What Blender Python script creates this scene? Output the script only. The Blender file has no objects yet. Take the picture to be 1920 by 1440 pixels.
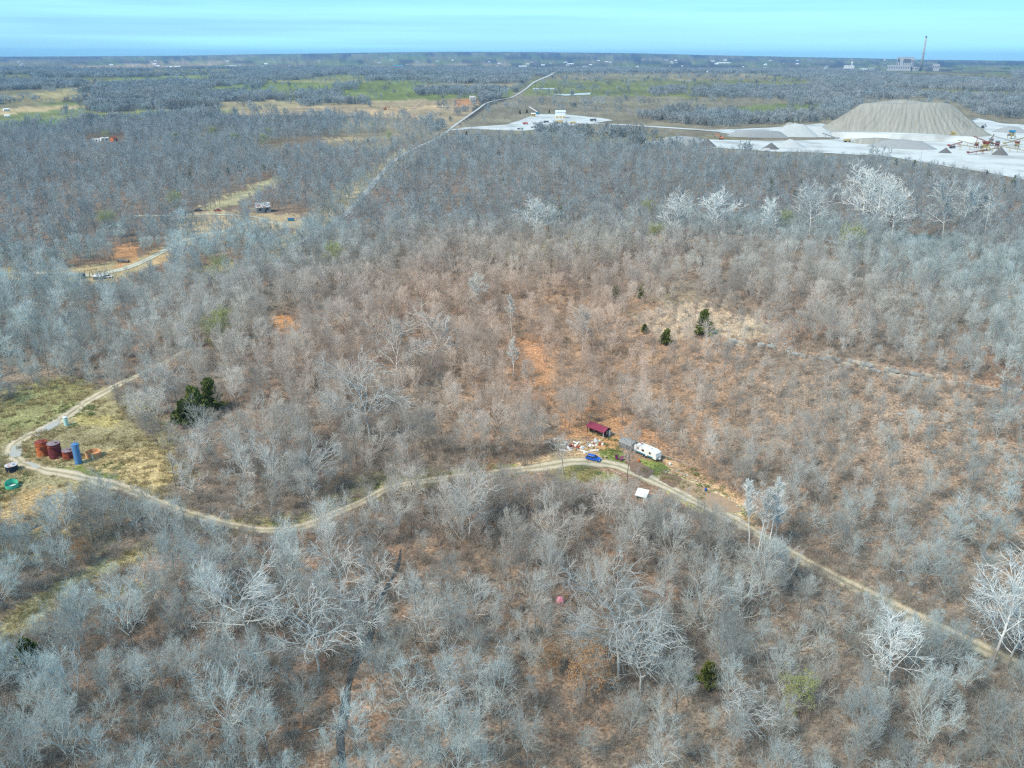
import bpy, math, random
import numpy as np
from mathutils import Vector, Matrix

# ------------------------------------------------------------------ camera
scene = bpy.context.scene
R = math.radians
F_PX, CAM_H = 1560.0, 107.0                       # focal length in photo pixels (1920 wide), flying height
PITCH, ROLL = math.atan(608.0 / F_PX), R(0.22)
cam_d = bpy.data.cameras.new('camera')
cam = bpy.data.objects.new('camera', cam_d)
scene.collection.objects.link(cam)
cam_d.sensor_width = 36.0
cam_d.lens = 36.0 * F_PX / 1920.0
cam_d.clip_start = 1.0
cam_d.clip_end = 90000.0
CAM_M = Matrix.Rotation(math.pi / 2 - PITCH, 3, 'X') @ Matrix.Rotation(ROLL, 3, 'Z')
cam.matrix_world = Matrix.Translation((0, 0, CAM_H)) @ CAM_M.to_4x4()
scene.camera = cam

# ------------------------------------------------------------------ sky, sun, exposure
SUN_EL, SUN_AZ = R(48), R(-128)                    # azimuth from +Y towards +X
world = bpy.data.worlds.new('World')
scene.world = world
world.use_nodes = True
wn, wl = world.node_tree.nodes, world.node_tree.links
wn.clear()
w_out = wn.new('ShaderNodeOutputWorld')
w_bg = wn.new('ShaderNodeBackground')
w_sky = wn.new('ShaderNodeTexSky')
w_sky.sky_type = 'NISHITA'
w_sky.sun_disc = False
w_sky.sun_elevation = SUN_EL
w_sky.sun_rotation = SUN_AZ
w_sky.altitude = 250
w_sky.air_density = 1.0
w_sky.dust_density = 0.3
w_sky.ozone_density = 1.6
w_tc = wn.new('ShaderNodeTexCoord')
w_map = wn.new('ShaderNodeMapping')
w_map.inputs['Scale'].default_value = (1.1, 1.1, 34.0)
w_noise = wn.new('ShaderNodeTexNoise')
w_noise.inputs['Scale'].default_value = 1.7
w_noise.inputs['Detail'].default_value = 6
w_noise.inputs['Roughness'].default_value = 0.55
w_ramp = wn.new('ShaderNodeMapRange')
w_ramp.inputs['From Min'].default_value = 0.34
w_ramp.inputs['From Max'].default_value = 0.70
w_ramp.inputs['To Max'].default_value = 0.9
w_mix = wn.new('ShaderNodeMix'); w_mix.data_type = 'RGBA'
w_tint = wn.new('ShaderNodeMix'); w_tint.data_type = 'RGBA'; w_tint.blend_type = 'MULTIPLY'
w_tint.inputs[0].default_value = 1.0
SKY_TINT = (0.24, 0.44, 0.70, 1)
CLOUD = (2.1, 4.3, 4.8, 1)
SKY_STRENGTH = 0.135
w_tint.inputs[7].default_value = SKY_TINT
w_mix.inputs[7].default_value = CLOUD
w_bg.inputs['Strength'].default_value = SKY_STRENGTH
wl.new(w_tc.outputs['Generated'], w_map.inputs['Vector'])
wl.new(w_map.outputs['Vector'], w_noise.inputs['Vector'])
wl.new(w_noise.outputs['Fac'], w_ramp.inputs['Value'])
wl.new(w_sky.outputs['Color'], w_tint.inputs[6])
wl.new(w_tint.outputs[2], w_mix.inputs[6])
wl.new(w_ramp.outputs['Result'], w_mix.inputs[0])
wl.new(w_mix.outputs[2], w_bg.inputs['Color'])
wl.new(w_bg.outputs['Background'], w_out.inputs['Surface'])

sun_d = bpy.data.lights.new('sun', 'SUN')
sun_d.energy = 2.2
sun_d.angle = R(14)
sun_d.color = (1.0, 0.86, 0.68)
sun = bpy.data.objects.new('sun', sun_d)
scene.collection.objects.link(sun)
sdir = Vector((math.sin(SUN_AZ) * math.cos(SUN_EL), math.cos(SUN_AZ) * math.cos(SUN_EL), math.sin(SUN_EL)))
sun.rotation_euler = sdir.to_track_quat('Z', 'Y').to_euler()

vs = scene.view_settings
vs.view_transform = 'Standard'
vs.look = 'None'
vs.gamma = 1.0
vs.use_curve_mapping = False
vs.exposure = 1.08
cy = scene.cycles
cy.use_denoising = False
cy.denoiser = 'OPENIMAGEDENOISE'
cy.denoising_input_passes = 'RGB_ALBEDO_NORMAL'
cy.denoising_prefilter = 'ACCURATE'
cy.max_bounces = 4
cy.diffuse_bounces = 3
cy.glossy_bounces = 2
cy.transmission_bounces = 2
cy.volume_bounces = 1
cy.transparent_max_bounces = 4
cy.sample_clamp_indirect = 2.0
cy.sample_clamp_direct = 8.0
cy.filter_width = 1.3

# ------------------------------------------------------------------ helpers: noise, terrain, pixels
rng = np.random.default_rng(7)
random.seed(7)

def _hash(ix, iy, s):
    n = (ix.astype(np.int64) * 374761393 + iy.astype(np.int64) * 668265263 + s * 974634777) & 0x7fffffff
    n = ((n ^ (n >> 13)) * 1274126177) & 0x7fffffff
    return ((n ^ (n >> 16)) & 0xffff) / 65535.0

def vnoise(x, y, s=0):
    x = np.asarray(x, float); y = np.asarray(y, float)
    ix, iy = np.floor(x), np.floor(y)
    fx, fy = x - ix, y - iy
    fx = fx * fx * (3 - 2 * fx); fy = fy * fy * (3 - 2 * fy)
    a = _hash(ix, iy, s); b = _hash(ix + 1, iy, s); c = _hash(ix, iy + 1, s); d = _hash(ix + 1, iy + 1, s)
    return (a + (b - a) * fx) * (1 - fy) + (c + (d - c) * fx) * fy

def fbm(x, y, s=0, o=4):
    t = 0; a = 0.5; n = 0
    for i in range(o):
        t = t + a * vnoise(x, y, s + i * 17); n += a
        x = x * 2.03 + 11.3; y = y * 2.03 - 7.1; a *= 0.5
    return t / n

def sstep(a, b, x):
    t = np.clip((x - a) / (b - a), 0, 1)
    return t * t * (3 - 2 * t)

def pix_ray(u, v):
    d = CAM_M @ Vector(((u - 960) / F_PX, -(v - 720) / F_PX, -1.0))
    return d

def plane_pt(u, v, z):
    d = pix_ray(u, v)
    t = (z - CAM_H) / d.z
    return np.array([d.x * t, d.y * t])

# rock ledge on the hill at the right: line through these pixels on a plane 12 m up
LEDGE_PX = [(1380, 615), (1465, 632), (1530, 650), (1600, 668), (1680, 690), (1760, 706), (1850, 722), (1960, 745), (2200, 790)]
LEDGE = np.array([plane_pt(u, v, 12.0) for u, v in LEDGE_PX])

def dist_polyline(x, y, pts):
    best = np.full(np.shape(x), 1e9); side = np.zeros(np.shape(x))
    for (ax, ay), (bx, by) in zip(pts[:-1], pts[1:]):
        dx, dy = bx - ax, by - ay
        L2 = dx * dx + dy * dy
        t = np.clip(((x - ax) * dx + (y - ay) * dy) / L2, 0, 1)
        px, py = ax + t * dx - x, ay + t * dy - y
        d = np.hypot(px, py)
        s = np.sign(dx * (y - ay) - dy * (x - ax))
        m = d < best
        best = np.where(m, d, best); side = np.where(m, s, side)
    return best, side

def terrain(x, y):
    x = np.asarray(x, float); y = np.asarray(y, float)
    d = np.hypot(x, y)
    az = np.arctan2(x, y)
    z = 45.0 * (1 - np.exp(-(d / 2500.0) ** 2))
    far = sstep(7000, 18500, d)
    front = np.cos(np.clip(az, -math.pi / 2, math.pi / 2)) ** 2
    z = z + far * (60 + (150 * np.exp(-(az / 0.36) ** 2) + 10 * (fbm(az * 14 + 30, d / 9000, 71, 3) - 0.5)))
    z = z + (fbm(x / 420 + 5, y / 420, 3, 1) - 0.5) * 7 * sstep(250, 900, d) * (1 - sstep(900, 1500, d) * 0.8)
    z = z + (fbm(x / 60, y / 60, 9, 2) - 0.5) * 2.2 * (1 - sstep(250, 520, d))
    # hill with the ledge
    b, s = dist_polyline(x, y, LEDGE)
    sd = b * s                                     # positive beyond the ledge
    endf = sstep(-6, 26, x - LEDGE[0][0])          # fades out at the hill's nose
    up = 10.0 * sstep(-75, -1, sd) + 2.3 * sstep(-1.2, 0.6, sd) * endf
    fall = 1 - sstep(120, 330, sd)
    nose = sstep(-60, 60, x - LEDGE[0][0] + 0.15 * (y - LEDGE[0][1]))
    z = z + up * fall * nose
    return z

def ground_z(x, y):
    return float(terrain(np.array([x]), np.array([y]))[0])

T_COARSE = np.geomspace(60, 45000, 420)
def P(u, v, dz=0.0):
    """photo pixel -> point on the ground"""
    d = pix_ray(u, v)
    if d.z > -1e-4: d.z = -1e-4
    ts = T_COARSE
    for _ in range(3):
        x, y, z = d.x * ts, d.y * ts, CAM_H + d.z * ts
        hit = np.nonzero(z <= terrain(x, y))[0]
        i = hit[0] if len(hit) else len(ts) - 1
        i = max(i, 1)
        ts = np.linspace(ts[i - 1], ts[i], 40)
    t = float(ts[i])if i < len(ts) else float(ts[-1])
    return Vector((d.x * t, d.y * t, ground_z(d.x * t, d.y * t) + dz))

MI = np.array(CAM_M.transposed())
def project(x, y, z):
    """world -> photo pixel (numpy)"""
    c = MI @ np.vstack([np.ravel(x), np.ravel(y), np.ravel(z) - CAM_H])
    w = -c[2]
    w = np.where(w < 1e-3, 1e-3, w)
    return 960 + F_PX * c[0] / w, 720 - F_PX * c[1] / w, -c[2]

def mpp(p):
    """metres covered by one photo pixel at p"""
    c = CAM_M.transposed() @ (Vector(p) - Vector((0, 0, CAM_H)))
    return -c.z / F_PX

def inpoly(u, v, poly):
    u = np.asarray(u); v = np.asarray(v)
    r = np.zeros(u.shape, bool)
    n = len(poly)
    for i in range(n):
        x1, y1 = poly[i]; x2, y2 = poly[(i + 1) % n]
        if y1 == y2: continue
        c = ((y1 > v) != (y2 > v)) & (u < (x2 - x1) * (v - y1) / (y2 - y1) + x1)
        r ^= c
    return r

# ------------------------------------------------------------------ helpers: materials
def new_mat(name):
    m = bpy.data.materials.new(name); m.use_nodes = True
    nt = m.node_tree; nt.nodes.clear()
    o = nt.nodes.new('ShaderNodeOutputMaterial'); b = nt.nodes.new('ShaderNodeBsdfPrincipled')
    nt.links.new(b.outputs[0], o.inputs[0])
    return m, nt, b

def mat(name, col, rough=0.8, var=0.25, scale=3.0, metal=0.0, col2=None, bump=0.0, spec=0.3, patch=(0.45, 0.62)):
    m, nt, b = new_mat(name)
    b.inputs['Roughness'].default_value = rough
    b.inputs['Metallic'].default_value = metal
    b.inputs['Specular IOR Level'].default_value = spec
    tc = nt.nodes.new('ShaderNodeTexCoord')
    n = nt.nodes.new('ShaderNodeTexNoise'); n.inputs['Scale'].default_value = scale; n.inputs['Detail'].default_value = 5
    nt.links.new(tc.outputs['Object'], n.inputs['Vector'])
    mix = nt.nodes.new('ShaderNodeMix'); mix.data_type = 'RGBA'
    if col2 is None:
        k = 1 - var
        col2 = tuple(c * k for c in col)
        col = tuple(min(1, c * (1 + var * 0.5)) for c in col)
        mr = n.outputs['Fac']
    else:
        r = nt.nodes.new('ShaderNodeMapRange'); r.inputs['From Min'].default_value = patch[0]; r.inputs['From Max'].default_value = patch[1]
        nt.links.new(n.outputs['Fac'], r.inputs['Value']); mr = r.outputs['Result']
    mix.inputs[6].default_value = (*col, 1); mix.inputs[7].default_value = (*col2, 1)
    nt.links.new(mr, mix.inputs[0])
    nt.links.new(mix.outputs[2], b.inputs['Base Color'])
    if bump:
        bp = nt.nodes.new('ShaderNodeBump'); bp.inputs['Strength'].default_value = bump; bp.inputs['Distance'].default_value = 0.1
        nt.links.new(n.outputs['Fac'], bp.inputs['Height']); nt.links.new(bp.outputs[0], b.inputs['Normal'])
    return m

def bark_mat(name, cold, warm, rough=0.9, spread=0.35, region=True):
    """bark: each tree its own tint, browner on the hill and bluer outward, a colour cast painted in by place"""
    m, nt, b = new_mat(name)
    b.inputs['Roughness'].default_value = rough
    b.inputs['Specular IOR Level'].default_value = 0.0
    oi = nt.nodes.new('ShaderNodeObjectInfo')
    nz = nt.nodes.new('ShaderNodeTexNoise'); nz.inputs['Scale'].default_value = 0.010; nz.inputs['Detail'].default_value = 3
    nt.links.new(oi.outputs['Location'], nz.inputs['Vector'])
    # colour cast painted into the bark: browner oaks round the cabin, bluer outside
    vm = nt.nodes.new('ShaderNodeVectorMath'); vm.operation = 'SUBTRACT'; vm.inputs[1].default_value = (0, 330, 0)
    nt.links.new(oi.outputs['Location'], vm.inputs[0])
    vs_ = nt.nodes.new('ShaderNodeVectorMath'); vs_.operation = 'MULTIPLY'; vs_.inputs[1].default_value = (1 / 140.0, 1 / 195.0, 0)
    nt.links.new(vm.outputs[0], vs_.inputs[0])
    ln = nt.nodes.new('ShaderNodeVectorMath'); ln.operation = 'LENGTH'
    nt.links.new(vs_.outputs[0], ln.inputs[0])
    mr = nt.nodes.new('ShaderNodeMapRange'); mr.inputs['From Min'].default_value = 0.35; mr.inputs['From Max'].default_value = 1.25
    mr.inputs['To Min'].default_value = 0.92; mr.inputs['To Max'].default_value = 0.08
    nt.links.new(ln.outputs['Value'], mr.inputs['Value'])
    ad = nt.nodes.new('ShaderNodeMath'); ad.operation = 'MULTIPLY_ADD'; ad.inputs[1].default_value = 0.9; ad.inputs[2].default_value = -0.45
    nt.links.new(nz.outputs['Fac'], ad.inputs[0])
    a2 = nt.nodes.new('ShaderNodeMath'); a2.operation = 'ADD'; a2.use_clamp = True
    nt.links.new(mr.outputs['Result'], a2.inputs[0]); nt.links.new(ad.outputs[0], a2.inputs[1])
    mix = nt.nodes.new('ShaderNodeMix'); mix.data_type = 'RGBA'
    mix.inputs[6].default_value = (*cold, 1); mix.inputs[7].default_value = (*warm, 1)
    nt.links.new(a2.outputs[0], mix.inputs[0])
    br = nt.nodes.new('ShaderNodeMapRange'); br.inputs['To Min'].default_value = 1 - spread; br.inputs['To Max'].default_value = 1 + spread * 0.75
    nt.links.new(oi.outputs['Random'], br.inputs['Value'])
    mul = nt.nodes.new('ShaderNodeMix'); mul.data_type = 'RGBA'; mul.blend_type = 'MULTIPLY'; mul.inputs[0].default_value = 1
    nt.links.new(mix.outputs[2], mul.inputs[6]); nt.links.new(br.outputs['Result'], mul.inputs[7])
    nt.links.new(mul.outputs[2], b.inputs['Base Color'])
    return m

M = {}
M['bark'] = bark_mat('bark', (0.27, 0.28, 0.275), (0.28, 0.23, 0.19), spread=0.4)
M['twig'] = bark_mat('twig', (0.49, 0.575, 0.565), (0.68, 0.53, 0.425), spread=0.40)
M['far_twig'] = bark_mat('far_twig', (0.34, 0.40, 0.415), (0.52, 0.43, 0.355), spread=0.35)
M['limb'] = bark_mat('limb_bark', (0.46, 0.50, 0.50), (0.46, 0.40, 0.34), spread=0.3)
M['brush'] = bark_mat('brush_twig', (0.40, 0.385, 0.35), (0.46, 0.36, 0.28), spread=0.35)
M['syc_bark'] = bark_mat('sycamore_bark', (0.74, 0.78, 0.76), (0.78, 0.74, 0.66), spread=0.15)
M['syc_trunk'] = bark_mat('sycamore_trunk', (0.74, 0.78, 0.76), (0.78, 0.74, 0.66), spread=0.15)
_n = M['syc_trunk'].node_tree; _b = next(n for n in _n.nodes if n.type == 'BSDF_PRINCIPLED'); _src = _b.inputs['Base Color'].links[0].from_socket
_tc = _n.nodes.new('ShaderNodeTexCoord'); _sp = _n.nodes.new('ShaderNodeSeparateXYZ'); _n.links.new(_tc.outputs['Object'], _sp.inputs[0])
_nz = _n.nodes.new('ShaderNodeTexNoise'); _nz.inputs['Scale'].default_value = 0.9; _n.links.new(_tc.outputs['Object'], _nz.inputs['Vector'])
_ad = _n.nodes.new('ShaderNodeMath'); _ad.operation = 'MULTIPLY_ADD'; _ad.inputs[1].default_value = 5.0; _n.links.new(_nz.outputs['Fac'], _ad.inputs[0]); _n.links.new(_sp.outputs['Z'], _ad.inputs[2])
_mr = _n.nodes.new('ShaderNodeMapRange'); _mr.inputs['From Min'].default_value = 6.0; _mr.inputs['From Max'].default_value = 9.5; _n.links.new(_ad.outputs[0], _mr.inputs['Value'])
_mx = _n.nodes.new('ShaderNodeMix'); _mx.data_type = 'RGBA'; _mx.inputs[6].default_value = (0.26, 0.25, 0.23, 1)      # old flaky bark low on the stem
_n.links.new(_mr.outputs['Result'], _mx.inputs[0]); _n.links.new(_src, _mx.inputs[7]); _n.links.new(_mx.outputs[2], _b.inputs['Base Color'])
M['pale_bark'] = bark_mat('pale_bark', (0.55, 0.60, 0.59), (0.60, 0.53, 0.46), spread=0.2)
M['cedar'] = mat('cedar_foliage', (0.16, 0.19, 0.045), 0.9, 0.5, 0.9)
M['cedar_brown'] = mat('cedar_foliage_bronzed', (0.20, 0.14, 0.055), 0.9, 0.5, 0.9)
M['bud'] = mat('bud_foliage', (0.36, 0.38, 0.13), 0.9, 0.35, 0.8)
M['straw'] = mat('dry_grass', (0.44, 0.36, 0.19), 0.9, 0.3, 0.5)
M['grass'] = mat('green_grass', (0.19, 0.23, 0.085), 0.9, 0.3, 0.5)
M['dead_leaf'] = mat('dead_leaf', (0.42, 0.235, 0.11), 0.9, 0.4, 0.8)
M['white'] = mat('white_paint', (0.80, 0.80, 0.78), 0.5, 0.10, 1.5)
M['roof_white'] = mat('white_metal', (0.78, 0.80, 0.80), 0.45, 0.12, 0.4)
M['black'] = mat('black_rubber', (0.02, 0.02, 0.022), 0.7, 0.3, 4)
M['glass'] = mat('dark_glass', (0.03, 0.035, 0.045), 0.08, 0.1, 1, spec=0.6)
M['dark_wood'] = mat('dark_wood', (0.055, 0.042, 0.035), 0.8, 0.4, 3)
M['wood'] = mat('raw_wood', (0.50, 0.36, 0.20), 0.8, 0.35, 4)
M['pole_wood'] = mat('pole_wood', (0.33, 0.26, 0.20), 0.9, 0.3, 3)
M['maroon'] = mat('maroon_metal', (0.27, 0.045, 0.085), 0.45, 0.2, 0.8)
M['grey_metal'] = mat('grey_metal', (0.30, 0.31, 0.32), 0.5, 0.2, 1.0)
M['dark_grey'] = mat('dark_grey_metal', (0.11, 0.115, 0.125), 0.5, 0.2, 1.0)
M['car_blue'] = mat('blue_car_paint', (0.01, 0.10, 0.52), 0.25, 0.1, 0.5, spec=0.6)
M['rust'] = mat('rust_red', (0.33, 0.075, 0.035), 0.8, 0.3, 0.8, col2=(0.13, 0.03, 0.028))
M['rust_orange'] = mat('rust_orange', (0.52, 0.15, 0.05), 0.8, 0.3, 0.8, col2=(0.22, 0.05, 0.035), patch=(0.5, 0.7))
M['maroon_tank'] = mat('maroon_tank', (0.14, 0.03, 0.04), 0.75, 0.3, 0.9, col2=(0.26, 0.07, 0.045), patch=(0.5, 0.7))
M['tank_top'] = mat('tank_top', (0.26, 0.22, 0.24), 0.8, 0.3, 1.2, col2=(0.20, 0.05, 0.045), patch=(0.5, 0.75))
M['tan_tank'] = mat('tan_tank', (0.62, 0.38, 0.20), 0.8, 0.3, 0.9, col2=(0.42, 0.13, 0.06), patch=(0.52, 0.72))
M['tank_blue'] = mat('tank_blue', (0.10, 0.25, 0.50), 0.5, 0.25, 0.8)
M['tank_black'] = mat('tank_black', (0.018, 0.03, 0.05), 0.6, 0.3, 1)
M['tank_green'] = mat('tank_green', (0.09, 0.55, 0.38), 0.5, 0.2, 1.2)
M['tank_mint'] = mat('tank_mint', (0.50, 0.74, 0.70), 0.5, 0.12, 1)
M['purple'] = mat('purple_plastic', (0.20, 0.02, 0.12), 0.5, 0.2, 2)
M['pink'] = mat('pink_tarp', (0.72, 0.22, 0.32), 0.7, 0.3, 1.2, col2=(0.85, 0.50, 0.58))
M['blue_plastic'] = mat('blue_plastic', (0.03, 0.10, 0.40), 0.5, 0.2, 2)
M['teal'] = mat('teal_metal', (0.04, 0.20, 0.28), 0.5, 0.2, 2)
M['red'] = mat('red_paint', (0.50, 0.07, 0.06), 0.5, 0.2, 2)
M['orange'] = mat('orange_paint', (0.60, 0.20, 0.08), 0.6, 0.2, 2)
M['yellow'] = mat('yellow_paint', (0.56, 0.42, 0.17), 0.6, 0.25, 0.7)
M['rock'] = mat('sandstone', (0.50, 0.45, 0.37), 0.9, 0.4, 1.2, bump=0.5)
M['rock_grey'] = mat('lichened_rock', (0.36, 0.385, 0.375), 0.9, 0.45, 1.0, bump=0.5)
M['gravel_grey'] = mat('gravel_grey', (0.30, 0.32, 0.325), 0.95, 0.2, 0.4)
M['gravel_dark'] = mat('gravel_dark', (0.14, 0.14, 0.135), 0.95, 0.2, 0.4)
M['gravel_white'] = mat('gravel_white', (0.44, 0.47, 0.47), 0.95, 0.15, 0.2)
M['mound'] = mat('limestone_spoil', (0.33, 0.33, 0.29), 0.95, 0.45, 0.12)
M['concrete'] = mat('concrete', (0.42, 0.40, 0.37), 0.9, 0.2, 0.05)
M['plant_pale'] = mat('pale_cladding', (0.42, 0.44, 0.45), 0.7, 0.2, 0.05)
M['plant_dark'] = mat('dark_cladding', (0.12, 0.14, 0.16), 0.7, 0.3, 0.05)
M['roof_rust'] = mat('rusted_roof', (0.52, 0.55, 0.55), 0.5, 0.2, 0.7, col2=(0.45, 0.12, 0.05), patch=(0.52, 0.6))
M['house_roof'] = mat('house_roof', (0.28, 0.30, 0.33), 0.8, 0.3, 0.2)
M['roof_blue'] = mat('blue_roof', (0.06, 0.30, 0.50), 0.6, 0.2, 0.2)

# ------------------------------------------------------------------ helpers: meshes and objects
COL = scene.collection

class MB:
    def __init__(s): s.v = []; s.f = []
    def add(s, v, f):
        o = len(s.v); s.v += [tuple(p) for p in v]; s.f += [tuple(i + o for i in q) for q in f]; return s
    def box(s, c, d, rz=0.0, taper=1.0, m=None):
        x, y, z = d[0] / 2, d[1] / 2, d[2] / 2
        v = []
        for k, zz in enumerate((-z, z)):
            t = taper if k else 1
            for xx, yy in ((-x, -y), (x, -y), (x, y), (-x, y)): v.append(Vector((xx * t, yy * t, zz)))
        mt = (m or Matrix.Rotation(rz, 3, 'Z'))
        v = [mt @ p + Vector(c) for p in v]
        return s.add(v, [(0, 3, 2, 1), (4, 5, 6, 7), (0, 1, 5, 4), (1, 2, 6, 5), (2, 3, 7, 6), (3, 0, 4, 7)])
    def bar(s, a, b, w, h=None, n=4):
        a, b = Vector(a), Vector(b); d = (b - a)
        q = d.to_track_quat('Z', 'Y').to_matrix()
        h = h or w
        if n == 4: vv = [(-w / 2, -h / 2), (w / 2, -h / 2), (w / 2, h / 2), (-w / 2, h / 2)]
        else: vv = [(w / 2 * math.cos(2 * math.pi * i / n), h / 2 * math.sin(2 * math.pi * i / n)) for i in range(n)]
        v = [q @ Vector((x, y, 0)) + a for x, y in vv] + [q @ Vector((x, y, 0)) + b for x, y in vv]
        f = [tuple(range(n - 1, -1, -1)), tuple(range(n, 2 * n))] + [(i, (i + 1) % n, n + (i + 1) % n, n + i) for i in range(n)]
        return s.add(v, f)
    def lathe(s, prof, n=20, c=(0, 0, 0), cap=True):
        v = []; f = []
        for r, z in prof:
            for i in range(n):
                a = 2 * math.pi * i / n
                v.append((c[0] + r * math.cos(a), c[1] + r * math.sin(a), c[2] + z))
        for k in range(len(prof) - 1):
            for i in range(n):
                j = (i + 1) % n
                f.append((k * n + i, k * n + j, (k + 1) * n + j, (k + 1) * n + i))
        if cap:
            f.append(tuple(range(n - 1, -1, -1))); f.append(tuple(range((len(prof) - 1) * n, len(prof) * n)))
        return s.add(v, f)
    def prism(s, pts, y0, y1):
        """outline in (x,z) swept along y"""
        n = len(pts)
        v = [(x, y0, z) for x, z in pts] + [(x, y1, z) for x, z in pts]
        f = [tuple(range(n)), tuple(range(2 * n - 1, n - 1, -1))] + [((i + 1) % n, i, n + i, n + (i + 1) % n) for i in range(n)]
        return s.add(v, f)
    def quad(s, a, b, c, d): return s.add([a, b, c, d], [(0, 1, 2, 3)])
    def mesh(s, name, m):
        me = bpy.data.meshes.new(name); me.from_pydata(s.v, [], s.f); me.materials.append(m); me.update(); return me
    def build(s, name, m, parent=None, smooth=False):
        me = s.mesh(name, m)
        if smooth: me.polygons.foreach_set('use_smooth', [True] * len(me.polygons))
        o = bpy.data.objects.new(name, me); COL.objects.link(o)
        if parent is not None: o.parent = parent
        return o

def tag(o, label, cat, group=None):
    o['label'] = label; o['category'] = cat
    if group: o['group'] = group
    return o

def thing(name, label, cat, loc=(0, 0, 0), rz=0.0, group=None):
    o = bpy.data.objects.new(name, None); COL.objects.link(o)
    o.empty_display_size = 0.5
    o.location = loc; o.rotation_euler = (0, 0, rz)
    return tag(o, label, cat, group)

def structure(o): o['kind'] = 'structure'; return o
def stuff(o): o['kind'] = 'stuff'; return o

def np_mesh(name, V, F, m, smooth=False):
    me = bpy.data.meshes.new(name)
    F = np.asarray(F, np.int32); k = F.shape[1]
    me.vertices.add(len(V)); me.vertices.foreach_set('co', np.asarray(V, np.float32).ravel())
    me.loops.add(F.size); me.loops.foreach_set('vertex_index', F.ravel())
    me.polygons.add(len(F)); me.polygons.foreach_set('loop_start', np.arange(0, F.size, k, dtype=np.int32))
    me.polygons.foreach_set('loop_total', np.full(len(F), k, np.int32))
    if smooth: me.polygons.foreach_set('use_smooth', np.ones(len(F), bool))
    me.update(calc_edges=True); me.validate()
    if m: me.materials.append(m)
    return me

def yaw_of(a, b):
    d = Vector(b) - Vector(a); return math.atan2(d.y, d.x)

# ------------------------------------------------------------------ ground
TRACK_PX = {                                        # centre lines in the photograph
    'main': [(2300, 1415), (2120, 1338), (1960, 1268), (1890, 1238), (1800, 1196), (1700, 1150), (1600, 1100), (1520, 1058), (1450, 1018), (1370, 972), (1300, 938),
             (1240, 908), (1190, 886), (1140, 870), (1080, 866), (1020, 875), (940, 884), (860, 894), (790, 903), (730, 916), (680, 940),
             (630, 962), (580, 984), (530, 993), (480, 993), (420, 982), (350, 962), (280, 935), (210, 908), (140, 892), (80, 880), (40, 868)],
    'loop': [(40, 868), (24, 850), (26, 834), (50, 818), (90, 800), (125, 780), (165, 752), (220, 722), (290, 690), (360, 650)],
    'lease': [(30, 512), (110, 512), (180, 515), (250, 498), (300, 475), (350, 450), (430, 430), (480, 415), (540, 422)],
    'spur': [(250, 405), (330, 404), (400, 402), (480, 408), (500, 415)],
}
ROAD_PX = [(1048, 132), (1030, 142), (1003, 154), (985, 168), (962, 182), (935, 188), (912, 194), (895, 206), (872, 222), (850, 238), (838, 248), (815, 262),
           (780, 278), (742, 300), (712, 330), (690, 358), (655, 395), (610, 430), (570, 450), (545, 466)]
def to_world(px): return np.array([[p.x, p.y] for p in (P(u, v) for u, v in px)])
TRACK = {k: to_world(v) for k, v in TRACK_PX.items()}
ROAD = to_world(ROAD_PX)
CREEK_PX = {
    'creek': [(752, 1030), (742, 1070), (722, 1110), (706, 1150), (694, 1190), (676, 1225), (660, 1260), (650, 1300), (645, 1345), (640, 1400), (648, 1480)],
    'ditch': [(272, 960), (245, 985), (215, 1004), (180, 1008)],
    'brook': [(640, 836), (600, 852), (570, 868), (545, 885), (535, 900)],
    'pool': [(815, 770), (800, 790), (775, 802), (740, 815)],
    'drain': [(345, 910), (310, 930), (395, 915), (430, 918)],
    'runnel': [(95, 975), (60, 990), (30, 1000)],
}
CREEK = {k: to_world(v) for k, v in CREEK_PX.items()}

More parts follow.
